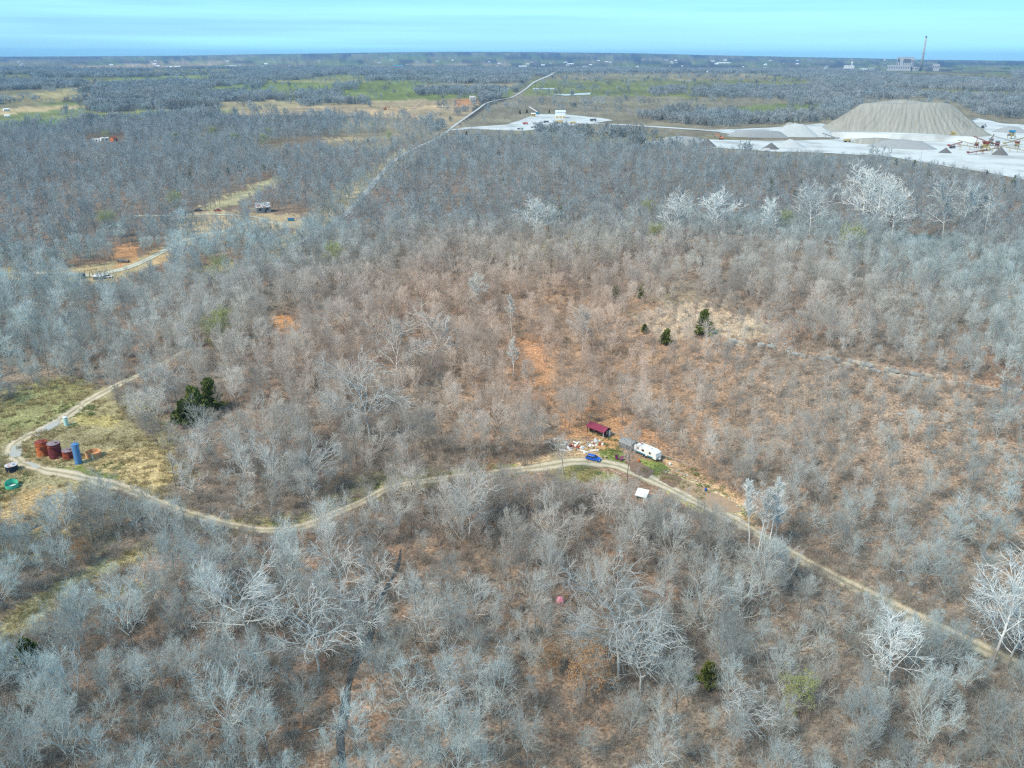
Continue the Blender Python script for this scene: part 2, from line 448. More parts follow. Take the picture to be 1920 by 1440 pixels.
# land cover painted onto the ground's vertices: (polygon in photo pixels, colour, edge wander in px)
LITTER = (0.29, 0.205, 0.155); ORANGE = (0.39, 0.27, 0.19); GREY_FLOOR = (0.28, 0.235, 0.195)
GREEN = (0.17, 0.215, 0.055); FIELD = (0.165, 0.20, 0.085); TAN = (0.36, 0.31, 0.20); STRAW = (0.47, 0.385, 0.215); PASTURE = (0.225, 0.215, 0.17)
SOIL = (0.25, 0.165, 0.12); SAND = (0.55, 0.41, 0.26)
COVER = [
    ([(880, 560), (1080, 540), (1250, 590), (1480, 700), (1560, 900), (1480, 1010), (1250, 830), (1050, 830), (900, 870), (820, 800), (850, 660)], ORANGE, 60),
    ([(1400, 620), (1920, 760), (1990, 1250), (1700, 1110), (1470, 1000), (1350, 850)], (0.31, 0.245, 0.195), 60),
    ([(940, 640), (1010, 630), (1045, 730), (1040, 760), (960, 760)], (0.46, 0.265, 0.16), 20),
    ([(500, 595), (545, 590), (570, 615), (525, 628)], (0.55, 0.30, 0.15), 10),
    ([(1180, 600), (1280, 565), (1390, 585), (1370, 615), (1240, 640)], (0.52, 0.42, 0.32), 22),
    ([(1290, 610), (1400, 590), (1460, 620), (1380, 640)], (0.50, 0.42, 0.32), 18),
    ([(-40, 760), (140, 700), (260, 740), (330, 830), (360, 900), (300, 930), (420, 975), (520, 985), (420, 1010), (260, 960), (180, 1040), (-40, 1060)], (0.32, 0.30, 0.18), 25),
    ([(0, 740), (150, 705), (180, 745), (40, 815), (0, 830)], (0.29, 0.30, 0.15), 20),
    ([(180, 850), (300, 840), (330, 900), (240, 925), (170, 885)], STRAW, 25),
    ([(0, 925), (110, 915), (120, 1000), (0, 1010)], (0.46, 0.34, 0.18), 25),
    ([(60, 872), (180, 880), (230, 900), (200, 902), (100, 885)], GREEN, 10),
    ([(130, 770), (225, 775), (230, 800), (140, 800)], (0.42, 0.37, 0.17), 18),
    ([(-20, 1260), (-20, 1180), (60, 1110), (270, 1015), (340, 1020), (150, 1110), (60, 1190)], (0.36, 0.34, 0.20), 16),
    ([(160, 1110), (270, 1085), (280, 1105), (180, 1130)], (0.38, 0.34, 0.18), 14),
    ([(640, 890), (760, 880), (980, 868), (1000, 880), (860, 905), (740, 925), (660, 950), (600, 985), (420, 990), (430, 975), (600, 955)], (0.36, 0.35, 0.18), 14),
    ([(790, 893), (920, 872), (1000, 870), (1000, 884), (880, 898)], (0.28, 0.33, 0.09), 8),
    ([(1030, 880), (1100, 872), (1160, 888), (1165, 905), (1100, 908), (1035, 905)], (0.225, 0.235, 0.10), 22),
    ([(960, 868), (1050, 848), (1110, 830), (1160, 850), (1140, 870), (1060, 878), (980, 885)], SAND, 8),
    ([(1040, 770), (1110, 740), (1190, 790), (1260, 850), (1200, 830), (1100, 815), (1040, 830)], (0.46, 0.27, 0.155), 22),
    ([(1245, 862), (1300, 880), (1410, 950), (1440, 985), (1400, 990), (1330, 950), (1260, 905)], (0.50, 0.35, 0.22), 10),
    ([(1115, 818), (1160, 818), (1180, 850), (1150, 860), (1120, 850)], (0.60, 0.36, 0.19), 8),
    ([(1122, 848), (1140, 839), (1165, 846), (1172, 868), (1150, 872), (1130, 862)], (0.17, 0.23, 0.07), 5),
    ([(1195, 860), (1240, 868), (1260, 885), (1235, 900), (1210, 880)], (0.21, 0.27, 0.08), 6),
    ([(1240, 880), (1300, 900), (1400, 955), (1390, 975), (1290, 920)], (0.52, 0.47, 0.30), 8),
    ([(1190, 890), (1240, 892), (1380, 975), (1360, 985), (1250, 925)], (0.42, 0.40, 0.20), 7),
    ([(1000, 905), (1170, 908), (1190, 940), (1090, 960), (980, 940)], (0.27, 0.19, 0.155), 20),
    # left lease clearings
    ([(0, 500), (150, 500), (260, 480), (300, 495), (200, 535), (100, 535), (0, 520)], (0.42, 0.36, 0.22), 10),
    ([(205, 465), (250, 455), (260, 490), (220, 500)], (0.50, 0.29, 0.16), 10),
    ([(270, 480), (310, 455), (320, 485), (280, 500)], (0.45, 0.34, 0.20), 10),
    ([(370, 500), (440, 485), (445, 505), (380, 525)], (0.38, 0.34, 0.18), 8),
    ([(320, 405), (430, 395), (560, 400), (565, 425), (430, 440), (340, 455)], (0.44, 0.37, 0.25), 14),
    ([(370, 390), (470, 350), (520, 330), (530, 340), (470, 370), (400, 400)], (0.42, 0.40, 0.26), 10),
    ([(580, 400), (640, 350), (700, 310), (760, 275), (780, 290), (720, 330), (680, 370), (600, 440), (500, 500), (480, 490)], (0.36, 0.33, 0.23), 12),
    # beyond the woods
    ([(600, 262), (740, 250), (760, 270), (700, 285), (600, 275)], TAN, 8),
    ([(640, 225), (800, 215), (870, 225), (840, 262), (740, 275), (640, 250)], (0.27, 0.25, 0.19), 12),
]
FAR_COVER = [
    ([(845, 262), (860, 232), (930, 192), (1060, 130), (2100, 150), (2100, 345), (1900, 332), (1440, 290), (1190, 275), (960, 264)], PASTURE, 4),
    ([(1000, 148), (1200, 148), (1480, 150), (1640, 152), (1500, 175), (1300, 182), (980, 180)], FIELD, 3),
    ([(1040, 140), (1300, 138), (1480, 140), (1640, 148), (1400, 150), (1030, 150)], (0.25, 0.24, 0.17), 2),
    ([(1380, 198), (1560, 190), (1550, 225), (1400, 225)], (0.15, 0.20, 0.08), 6),
    ([(1440, 140), (1620, 138), (1800, 155), (1620, 160), (1450, 165)], (0.20, 0.22, 0.10), 3),
    ([(1700, 165), (1920, 172), (1960, 195), (1700, 178)], (0.20, 0.22, 0.11), 3),
    ([(980, 245), (1400, 258), (1440, 275), (1200, 270), (900, 262)], (0.22, 0.215, 0.13), 4),
    ([(380, 212), (480, 200), (640, 188), (780, 186), (905, 184), (880, 215), (840, 235), (700, 222), (600, 216), (480, 218)], (0.36, 0.305, 0.215), 4),
    ([(640, 208), (840, 196), (845, 200), (760, 206), (780, 220), (700, 220)], (0.52, 0.40, 0.25), 2),
    ([(860, 186), (905, 184), (890, 198), (850, 202)], (0.46, 0.25, 0.14), 2),
    ([(500, 152), (620, 142), (840, 140), (980, 150), (960, 180), (860, 185), (620, 192), (520, 184), (480, 168)], (0.17, 0.22, 0.085), 3),
    ([(800, 156), (980, 152), (965, 164), (800, 164)], (0.33, 0.28, 0.19), 2),
    ([(500, 145), (640, 142), (840, 150), (620, 156), (500, 154)], (0.25, 0.26, 0.14), 2),
    ([(-30, 228), (60, 220), (200, 210), (380, 203), (480, 196), (480, 206), (300, 216), (120, 232), (-30, 245)], (0.24, 0.28, 0.11), 3),
    ([(10, 228), (120, 226), (110, 236), (10, 242)], (0.13, 0.25, 0.05), 2),
    ([(-30, 206), (60, 200), (160, 196), (160, 202), (40, 212), (-30, 218)], (0.45, 0.38, 0.24), 2),
    ([(-30, 185), (60, 176), (180, 158), (190, 162), (120, 180), (190, 176), (180, 186), (110, 190), (-30, 192)], (0.34, 0.31, 0.18), 2),
    ([(190, 150), (260, 144), (400, 140), (400, 150), (280, 156), (190, 160)], (0.20, 0.26, 0.12), 2),
    ([(120, 126), (280, 118), (420, 114), (440, 120), (300, 132), (140, 132)], (0.34, 0.29, 0.22), 2),
    ([(380, 165), (470, 158), (480, 172), (390, 178)], (0.19, 0.26, 0.10), 2),
    ([(350, 180), (380, 178), (380, 187), (352, 188)], (0.22, 0.30, 0.10), 2),
    ([(400, 192), (640, 186), (640, 194), (420, 210)], (0.33, 0.30, 0.20), 3),
    ([(480, 112), (640, 112), (640, 116), (480, 117)], (0.22, 0.27, 0.14), 1),
    ([(760, 118), (960, 118), (960, 122), (760, 122)], (0.28, 0.26, 0.2), 1),
]
WOOD_FAR = [   # wooded blocks beyond the near woods (ground positions)
    [(1218, 170), (1280, 166), (1292, 176), (1224, 180)], [(1298, 170), (1380, 164), (1500, 168), (1500, 186), (1400, 184), (1305, 182)],
    [(1470, 166), (1600, 160), (1640, 170), (1720, 176), (1760, 186), (1640, 186), (1480, 186)],
    [(1510, 150), (1640, 152), (1800, 160), (1960, 168), (1960, 176), (1800, 170), (1640, 164), (1550, 160)],
    [(1700, 178), (1960, 186), (1960, 240), (1850, 222), (1780, 190)],
    [(1440, 142), (1560, 140), (1700, 146), (1960, 158), (1960, 166), (1700, 154), (1500, 148)],
    [(1545, 192), (1610, 186), (1600, 200), (1560, 232), (1530, 236)], [(1190, 216), (1280, 210), (1440, 222), (1530, 228), (1440, 238), (1300, 236), (1200, 230)],
    [(1020, 246), (1100, 244), (1180, 246), (1200, 258), (1120, 262), (1010, 258)], [(1440, 214), (1530, 212), (1540, 232), (1440, 232)],
    [(1480, 188), (1560, 188), (1550, 200), (1490, 198)],
    [(1000, 118), (1960, 132), (1960, 142), (1640, 134), (1480, 136), (1040, 136)],
    # left
    [(690, 146), (790, 144), (800, 150), (690, 152)], [(800, 146), (990, 146), (985, 156), (900, 158), (800, 154)], [(560, 192), (680, 186), (690, 196), (560, 200)],
    [(560, 178), (640, 174), (640, 186), (560, 188)], [(630, 162), (668, 160), (668, 168), (632, 169)], [(780, 170), (860, 166), (960, 168), (940, 176), (860, 178), (780, 180)],
    [(480, 128), (600, 124), (1000, 126), (1000, 144), (840, 138), (620, 138), (500, 144)],
    [(450, 140), (580, 136), (580, 150), (500, 152), (450, 160)],
    [(850, 222), (905, 190), (915, 192), (862, 232)],
]

def mesh_rows():
    near = np.array([3, 15, 30, 50, 70, 85, 97])
    vv = np.linspace(1720, 113.6, 560)
    d = []
    for v in vv:
        r = pix_ray(960, v)
        d.append(CAM_H / max(-r.z, 1e-6) * math.hypot(r.x, r.y))
    d = np.array(d); d = d[(d > 100)]
    d = d[d < 15500]
    return np.concatenate([near, d, [16200, 17000, 18000, 19000, 20400]])

rows = mesh_rows()
azf = np.linspace(-0.70, 0.70, 540)
azb = np.linspace(0.70, 2 * math.pi - 0.70, 60)[1:-1]
az = np.concatenate([azf, azb])
AZ, D = np.meshgrid(az, rows)
GX, GY = D * np.sin(AZ), D * np.cos(AZ)
GZ = terrain(GX, GY)
gu, gv, gw = project(GX, GY, GZ)
gu = gu.reshape(GX.shape); gv = gv.reshape(GX.shape); gw = gw.reshape(GX.shape)
behind = gw < 5
gu = np.where(behind, -5000, gu); gv = np.where(behind, 3000, gv)

def lerp(c, col, m): return c + (np.array(col) - c) * m[..., None]
n1 = fbm(GX / 38, GY / 38, 21, 4); n2 = fbm(GX / 9, GY / 9, 33, 3); n3 = fbm(GX / 3, GY / 3, 41, 2); n4 = fbm(GX / 170, GY / 170, 51, 3)
col = np.empty(GX.shape + (3,)); col[:] = GREY_FLOOR
col = lerp(col, LITTER, sstep(0.35, 0.65, n1))
col = lerp(col, (0.30, 0.30, 0.17), sstep(0.62, 0.75, n4) * 0.5)
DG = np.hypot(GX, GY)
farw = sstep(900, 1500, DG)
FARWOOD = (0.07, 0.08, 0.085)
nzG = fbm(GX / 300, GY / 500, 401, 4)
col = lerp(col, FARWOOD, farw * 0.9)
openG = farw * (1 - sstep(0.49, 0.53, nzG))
col = lerp(col, (0.215, 0.215, 0.145), openG * 0.9)
col = lerp(col, (0.15, 0.195, 0.085), openG * sstep(0.5, 0.6, fbm(GX / 200, GY / 330, 415, 3)) * 0.8)
WHITE = rng.random((2,) + GX.shape) - 0.5
def paint(polys, c, far=False):
    for i, (poly, colr, wob) in enumerate(polys):
        pu = [p[0] for p in poly]; pv = [p[1] for p in poly]; mg = wob * (10 if far else 2.2) + 6
        sel = (gu > min(pu) - mg) & (gu < max(pu) + mg) & (gv > min(pv) - mg) & (gv < max(pv) + mg)
        if not sel.any(): continue
        x, y, u, v = GX[sel], GY[sel], gu[sel], gv[sel]
        if far:
            du = (fbm(x / 90 + i * 7, y / 220, 160 + i, 3) - 0.5) * 8 * wob
            dv = (fbm(x / 90 - i * 5, y / 220 + 9, 190 + i, 3) - 0.5) * 2.0 * wob
        else:
            sc = wob * 0.45 + 3
            du = (fbm(x / sc + i * 7, y / sc, 60 + i, 4) - 0.5) * 2.6 * wob + WHITE[0][sel] * wob * 0.9
            dv = (fbm(x / sc - i * 5, y / sc + 9, 90 + i, 4) - 0.5) * 1.5 * wob + WHITE[1][sel] * wob * 0.5
        m = np.zeros(GX.shape); m[sel] = inpoly(u + du, v + dv, poly)
        c = lerp(c, colr, m * 0.9)
    return c
col = lerp(col, (0.20, 0.165, 0.14), sstep(380, 620, DG) * (1 - farw) * 0.75)
col = paint(COVER, col)
col = paint(FAR_COVER, col, True)
# distant country: patchwork of woods and pale fields
fp = fbm(GX / 700, GY / 1500, 220, 4); fp2 = fbm(GX / 260 + 40, GY / 900, 230, 3)
fm = sstep(0.56, 0.62, fp) * sstep(2600, 4000, DG)
col = lerp(col, (0.20, 0.19, 0.14), fm * 0.6)
col = lerp(col, (0.15, 0.20, 0.10), sstep(0.60, 0.66, fp2) * sstep(2600, 4000, DG) * 0.7)
# field texture
col *= (0.72 + 0.56 * n2)[..., None] * (0.85 + 0.3 * n3)[..., None]
big = fbm(GX / 130, GY / 60, 77, 4)
col *= (1 + (big - 0.5) * 0.7 * sstep(500, 900, DG))[..., None]
col = np.clip(col, 0.01, 0.9)

nr, nc = GX.shape
idx = np.arange(nr * nc).reshape(nr, nc)
jn = np.roll(idx, -1, axis=1)
Fq = np.stack([idx[:-1], idx[1:], jn[1:], jn[:-1]], -1).reshape(-1, 4)[:, ::-1]
gm, gnt, gb = new_mat('ground_cover')
gb.inputs['Roughness'].default_value = 1.0
gb.inputs['Specular IOR Level'].default_value = 0.05
ga = gnt.nodes.new('ShaderNodeAttribute'); ga.attribute_name = 'cover'
gtc = gnt.nodes.new('ShaderNodeTexCoord')
gn1 = gnt.nodes.new('ShaderNodeTexNoise'); gn1.inputs['Scale'].default_value = 1.3; gn1.inputs['Detail'].default_value = 6; gn1.inputs['Roughness'].default_value = 0.75
gn2 = gnt.nodes.new('ShaderNodeTexVoronoi'); gn2.inputs['Scale'].default_value = 2.6
gnt.links.new(gtc.outputs['Object'], gn1.inputs['Vector']); gnt.links.new(gtc.outputs['Object'], gn2.inputs['Vector'])
gmr = gnt.nodes.new('ShaderNodeMapRange'); gmr.inputs['From Min'].default_value = 0.3; gmr.inputs['From Max'].default_value = 0.7
gmr.inputs['To Min'].default_value = 0.42; gmr.inputs['To Max'].default_value = 1.55
gnt.links.new(gn1.outputs['Fac'], gmr.inputs['Value'])
gvr = gnt.nodes.new('ShaderNodeMix'); gvr.data_type = 'RGBA'; gvr.blend_type = 'MULTIPLY'; gvr.inputs[0].default_value = 1
gnt.links.new(ga.outputs['Color'], gvr.inputs[6]); gnt.links.new(gmr.outputs['Result'], gvr.inputs[7])
gh = gnt.nodes.new('ShaderNodeMix'); gh.data_type = 'RGBA'; gh.blend_type = 'MULTIPLY'; gh.inputs[0].default_value = 0.75
gcr = gnt.nodes.new('ShaderNodeValToRGB')
gcr.color_ramp.elements[0].color = (0.55, 0.46, 0.38, 1); gcr.color_ramp.elements[1].color = (1.5, 1.4, 1.25, 1)
gsep = gnt.nodes.new('ShaderNodeSeparateColor')
gnt.links.new(gn2.outputs['Color'], gsep.inputs[0]); gnt.links.new(gsep.outputs[0], gcr.inputs['Fac'])
gnt.links.new(gvr.outputs[2], gh.inputs[6]); gnt.links.new(gcr.outputs['Color'], gh.inputs[7])
gnt.links.new(gh.outputs[2], gb.inputs['Base Color'])
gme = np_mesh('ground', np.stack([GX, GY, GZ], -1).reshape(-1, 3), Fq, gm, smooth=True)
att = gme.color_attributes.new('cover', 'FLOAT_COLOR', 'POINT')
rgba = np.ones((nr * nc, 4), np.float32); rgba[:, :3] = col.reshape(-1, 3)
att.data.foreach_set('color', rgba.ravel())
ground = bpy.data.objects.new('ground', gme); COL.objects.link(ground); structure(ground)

# ------------------------------------------------------------------ roads, tracks, water, worked ground
def resample(pts, step):
    pts = np.asarray(pts, float)
    # Catmull-Rom through the points, then even spacing
    out = []
    for i in range(len(pts) - 1):
        p0 = pts[max(i - 1, 0)]; p1 = pts[i]; p2 = pts[i + 1]; p3 = pts[min(i + 2, len(pts) - 1)]
        n = max(2, int(np.hypot(*(p2 - p1)) / step))
        for t in np.linspace(0, 1, n, endpoint=False):
            out.append(0.5 * ((2 * p1) + (-p0 + p2) * t + (2 * p0 - 5 * p1 + 4 * p2 - p3) * t * t + (-p0 + 3 * p1 - 3 * p2 + p3) * t ** 3))
    out.append(pts[-1]); return np.array(out)

def strip(name, pts, width, m, dz, step=1.2, across=7, ragged=0.75, dzfar=0.0):
    c = resample(pts, step)
    t = np.gradient(c, axis=0); t /= np.linalg.norm(t, axis=1)[:, None]
    nrm = np.stack([-t[:, 1], t[:, 0]], -1)
    w = np.full(len(c), width) if np.isscalar(width) else np.interp(np.linspace(0, 1, len(c)), np.linspace(0, 1, len(width)), width)
    s = np.linspace(-0.5, 0.5, across)
    rl = (fbm(np.arange(len(c)) * step / 6, np.zeros(len(c)), 5, 4) - 0.5) * 3 * ragged
    rr = (fbm(np.arange(len(c)) * step / 6, np.ones(len(c)) * 9, 6, 4) - 0.5) * 3 * ragged
    V = []; A = []
    for j, q in enumerate(s):
        off = q * w + (rl if q < 0 else rr) * abs(q) * 2
        p = c + nrm * off[:, None]
        z = terrain(p[:, 0], p[:, 1]) + dz + dzfar * np.hypot(p[:, 0], p[:, 1])
        V.append(np.column_stack([p, z])); A.append(np.full(len(c), q))
    V = np.stack(V, 1); A = np.stack(A, 1)
    n, k = V.shape[:2]
    ix = np.arange(n * k).reshape(n, k)
    Fs = np.stack([ix[:-1, :-1], ix[:-1, 1:], ix[1:, 1:], ix[1:, :-1]], -1).reshape(-1, 4)[:, ::-1]
    me = np_mesh(name, V.reshape(-1, 3), Fs, m, smooth=True)
    a = me.attributes.new('across', 'FLOAT', 'POINT'); a.data.foreach_set('value', A.ravel().astype(np.float32))
    o = bpy.data.objects.new(name, me); COL.objects.link(o)
    return structure(o)

def track_mat(name, rut, mid, rw=0.24):
    m, nt, b = new_mat(name)
    b.inputs['Roughness'].default_value = 1.0; b.inputs['Specular IOR Level'].default_value = 0.1
    at = nt.nodes.new('ShaderNodeAttribute'); at.attribute_name = 'across'
    ab = nt.nodes.new('ShaderNodeMath'); ab.operation = 'ABSOLUTE'; nt.links.new(at.outputs['Fac'], ab.inputs[0])
    tc = nt.nodes.new('ShaderNodeTexCoord'); nz = nt.nodes.new('ShaderNodeTexNoise'); nz.inputs['Scale'].default_value = 0.8; nz.inputs['Detail'].default_value = 5
    nt.links.new(tc.outputs['Object'], nz.inputs['Vector'])
    sb = nt.nodes.new('ShaderNodeMath'); sb.operation = 'SUBTRACT'; sb.inputs[1].default_value = rw; nt.links.new(ab.outputs[0], sb.inputs[0])
    a2 = nt.nodes.new('ShaderNodeMath'); a2.operation = 'ABSOLUTE'; nt.links.new(sb.outputs[0], a2.inputs[0])
    ad = nt.nodes.new('ShaderNodeMath'); ad.operation = 'MULTIPLY_ADD'; ad.inputs[1].default_value = 0.28; ad.inputs[2].default_value = -0.14
    nt.links.new(nz.outputs['Fac'], ad.inputs[0])
    a3 = nt.nodes.new('ShaderNodeMath'); a3.operation = 'ADD'; nt.links.new(a2.outputs[0], a3.inputs[0]); nt.links.new(ad.outputs[0], a3.inputs[1])
    mr = nt.nodes.new('ShaderNodeMapRange'); mr.inputs['From Min'].default_value = 0.08; mr.inputs['From Max'].default_value = 0.19
    nt.links.new(a3.outputs[0], mr.inputs['Value'])
    mx = nt.nodes.new('ShaderNodeMix'); mx.data_type = 'RGBA'; mx.inputs[6].default_value = (*rut, 1); mx.inputs[7].default_value = (*mid, 1)
    nt.links.new(mr.outputs['Result'], mx.inputs[0])
    n2_ = nt.nodes.new('ShaderNodeTexNoise'); n2_.inputs['Scale'].default_value = 0.25; n2_.inputs['Detail'].default_value = 6
    nt.links.new(tc.outputs['Object'], n2_.inputs['Vector'])
    m2 = nt.nodes.new('ShaderNodeMapRange'); m2.inputs['To Min'].default_value = 0.6; m2.inputs['To Max'].default_value = 1.35
    nt.links.new(n2_.outputs['Fac'], m2.inputs['Value'])
    ml = nt.nodes.new('ShaderNodeMix'); ml.data_type = 'RGBA'; ml.blend_type = 'MULTIPLY'; ml.inputs[0].default_value = 1
    nt.links.new(mx.outputs[2], ml.inputs[6]); nt.links.new(m2.outputs['Result'], ml.inputs[7])
    nt.links.new(ml.outputs[2], b.inputs['Base Color'])
    return m

M['track'] = track_mat('track_earth', (0.58, 0.49, 0.36), (0.35, 0.31, 0.20))
M['lease_track'] = track_mat('lease_gravel', (0.56, 0.54, 0.46), (0.40, 0.38, 0.27))
M['road'] = mat('white_gravel_road', (0.46, 0.46, 0.43), 0.95, 0.25, 0.06)
M['water'] = mat('creek_water', (0.07, 0.075, 0.075), 0.15, 0.3, 0.2, spec=0.5)
M['puddle'] = mat('puddle_water', (0.46, 0.43, 0.37), 0.3, 0.1, 0.3, spec=0.6)
M['pond_green'] = mat('pond_green', (0.01, 0.055, 0.03), 0.2, 0.3, 0.05, spec=0.4)
M['pond_pale'] = mat('pond_pale', (0.50, 0.54, 0.50), 0.5, 0.1, 0.02, spec=0.6)
M['quarry_floor'] = mat('quarry_dust', (0.54, 0.57, 0.56), 1.0, 0.3, 0.03, col2=(0.36, 0.37, 0.355), patch=(0.46, 0.7))
M['soil'] = mat('garden_soil', (0.24, 0.16, 0.115), 1.0, 0.35, 0.8)
M['soil_pale'] = mat('dry_garden_soil', (0.42, 0.29, 0.19), 1.0, 0.35, 0.5)

strip('dirt_track', TRACK['main'], [4.4, 4.4, 4.4, 4.4, 4.2, 4.6, 5.4, 4.4, 3.6, 3.6, 4.0, 4.0, 4.4], M['track'], 0.07)
strip('dirt_path', TRACK['loop'], [4.2, 5.0, 4.0, 3.4, 3.0], M['track'], 0.05)
strip('lease_road', TRACK['lease'], 5.0, M['lease_track'], 0.12, 3.0)
strip('farm_path', TRACK['spur'], 4.0, M['lease_track'], 0.20, 3.0)
strip('gravel_road', ROAD, [14, 13, 12, 14, 15, 12, 8, 6, 5, 5, 5, 5], M['road'], 0.25, 6.0, 5, 0.5, 0.0003)
for i, (k, w) in enumerate((('creek', [0.5, 0.9, 0.8, 1.3, 1.1, 1.9, 1.2, 1.1, 1.0, 0.8]), ('ditch', [1.5, 2.2, 1.6, 1.0]), ('brook', [2.0, 4.5, 4.5, 3.0, 1.5]), ('pool', [1.5, 3.0, 3.6, 1.2]),
                            ('runnel', [1.0, 1.6, 1.0]))):
    strip('creek_water', CREEK[k], w, M['water'], 0.09, 1.0, 5, 0.45)

def sheet(name, px, m, dz, wob=0.0, inset=8, dzfar=0.0):
    """a patch of worked ground or water filling a polygon of photo pixels, draped on the ground"""
    pts = []
    n = len(px)
    for i in range(n):
        a, b = px[i], px[(i + 1) % n]
        for t in np.linspace(0, 1, inset, endpoint=False): pts.append((a[0] + (b[0] - a[0]) * t, a[1] + (b[1] - a[1]) * t))
    W = np.array([[p.x, p.y] for p in (P(u, v) for u, v in pts)])
    c = W.mean(0)
    k = len(W)
    r = (vnoise(np.arange(k) * 0.9, np.zeros(k), 3) - 0.5) * 2 * wob
    dirs = W - c; L = np.linalg.norm(dirs, axis=1); W = W + dirs / L[:, None] * r[:, None]
    rings = [c + (W - c) * s for s in np.linspace(0.02, 1, 9)]
    V = np.concatenate(rings)
    z = terrain(V[:, 0], V[:, 1]) + dz + dzfar * np.hypot(V[:, 0], V[:, 1])
    V = np.column_stack([V, z])
    Fq_ = []
    for a in range(8):
        i0 = a * k + np.arange(k); i1 = a * k + (np.arange(k) + 1) % k
        Fq_.append(np.stack([i0, i1, i1 + k, i0 + k], -1))
    F_ = np.concatenate(Fq_)
    me = np_mesh(name, V, F_, m, smooth=True)
    # make it face up
    if me.polygons[0].normal.z < 0: me.flip_normals()
    o = bpy.data.objects.new(name, me); COL.objects.link(o)
    return structure(o)

sheet('puddle', [(58, 822), (74, 806), (98, 792), (114, 788), (110, 796), (88, 810)], M['puddle'], 0.11, 0.3)
sheet('puddle', [(16, 853), (24, 836), (40, 832), (43, 845), (38, 856), (24, 858)], M['puddle'], 0.11, 0.3)
sheet('puddle', [(46, 868), (60, 867), (78, 877), (66, 878)], M['puddle'], 0.11, 0.2)
sheet('garden_plot', [(1180, 868), (1196, 865), (1228, 884), (1214, 898), (1192, 890), (1180, 880)], M['soil'], 0.08, 0.2)
sheet('garden_plot', [(1246, 886), (1276, 894), (1290, 906), (1262, 915), (1236, 901)], M['soil'], 0.08, 0.2)
sheet('garden_plot', [(1282, 898), (1322, 915), (1384, 946), (1392, 960), (1350, 962), (1300, 932), (1266, 914)], M['soil_pale'], 0.08, 0.3)
sheet('pond', [(1668, 448), (1690, 441), (1735, 440), (1765, 446), (1795, 446), (1790, 458), (1745, 464), (1700, 460)], M['pond_green'], 0.25, 3)
sheet('pond', [(1026, 176), (1060, 177), (1108, 174), (1106, 178), (1060, 180)], M['pond_pale'], 0.3, 2, dzfar=0.0002)
sheet('pond', [(998, 166), (1042, 166), (1040, 168), (1000, 168)], M['pond_pale'], 0.3, 2, dzfar=0.0002)
sheet('pond', [(1800, 183), (1830, 184), (1828, 187), (1804, 186)], M['pond_pale'], 0.3, 2, dzfar=0.0002)
sheet('pond', [(1864, 187), (1888, 187), (1886, 190), (1866, 190)], M['pond_pale'], 0.3, 2, dzfar=0.0002)
# quarry floor
sheet('quarry_floor', [(1188, 268), (1240, 263), (1300, 261), (1380, 266), (1560, 262), (1600, 256), (1700, 252), (1835, 222), (1880, 232), (1960, 236), (1960, 345), (1860, 326),
                       (1760, 310), (1660, 293), (1560, 288), (1440, 284), (1320, 276)], M['quarry_floor'], 0.35, 3, 6)
sheet('quarry_floor', [(1330, 244), (1440, 240), (1540, 232), (1570, 240), (1550, 258), (1460, 258), (1380, 255)], M['quarry_floor'], 0.40, 3, 6)
sheet('quarry_yard', [(862, 240), (950, 234), (985, 222), (1005, 214), (1060, 215), (1130, 222), (1150, 226), (1100, 233), (1060, 237), (980, 246), (900, 243)], M['quarry_floor'], 0.40, 2, 6)
strip('haul_road', to_world([(1090, 232), (1160, 234), (1240, 239), (1330, 245), (1400, 252)]), 16, M['quarry_floor'], 0.45, 8.0, 5, 1.0)
strip('haul_road', to_world([(845, 244), (900, 240), (980, 236), (1060, 234), (1100, 233)]), 16, M['quarry_floor'], 0.50, 8.0, 5, 1.0)
strip('dirt_road', to_world([(480, 212), (560, 208), (650, 207), (740, 204), (800, 202), (880, 201)]), 9, mat('bare_earth', (0.58, 0.47, 0.32), 1, 0.2, 0.1), 0.35, 8.0, 5, 1.0)
strip('dirt_road', to_world([(735, 205), (760, 212), (778, 222)]), 9, M['soil_pale'], 0.35, 8.0, 5, 1.0)
strip('dirt_road', to_world([(775, 204), (785, 195), (800, 190), (860, 188)]), 8, M['soil_pale'], 0.35, 8.0, 5, 1.0)
# ------------------------------------------------------------------ trees: growing them
UP = np.array([0, 0, 1.0])
def _norm(a): return a / np.maximum(np.linalg.norm(a, axis=-1, keepdims=True), 1e-9)

def grow_lines(rg, start, direc, length, K, wig, trop):
    """N polylines of K points; wig = wander per step, trop = pull upwards"""
    N = len(start); pts = np.empty((N, K, 3)); pts[:, 0] = start
    d = _norm(direc); st = (length / (K - 1))[:, None]
    for k in range(1, K):
        d = _norm(d + rg.normal(0, wig, (N, 3)) + UP * trop)
        pts[:, k] = pts[:, k - 1] + d * st
    return pts

def children(rg, pts, per, t0, t1, ang, jit=12.0):
    """start points and directions of `per` side branches on each polyline"""
    N, K, _ = pts.shape
    t = (t0 + (t1 - t0) * (np.arange(per)[None, :] + rg.random((N, per))) / per)
    f = t * (K - 1); i = np.minimum(f.astype(int), K - 2); w = (f - i)[..., None]
    n = np.arange(N)[:, None]
    p = pts[n, i] * (1 - w) + pts[n, i + 1] * w
    d = _norm(pts[n, i + 1] - pts[n, i])
    r = _norm(np.cross(d, rg.normal(size=d.shape)))
    a = np.radians(ang + rg.normal(0, jit, t.shape))[..., None]
    return p.reshape(-1, 3), (d * np.cos(a) + r * np.sin(a)).reshape(-1, 3), t.reshape(-1)

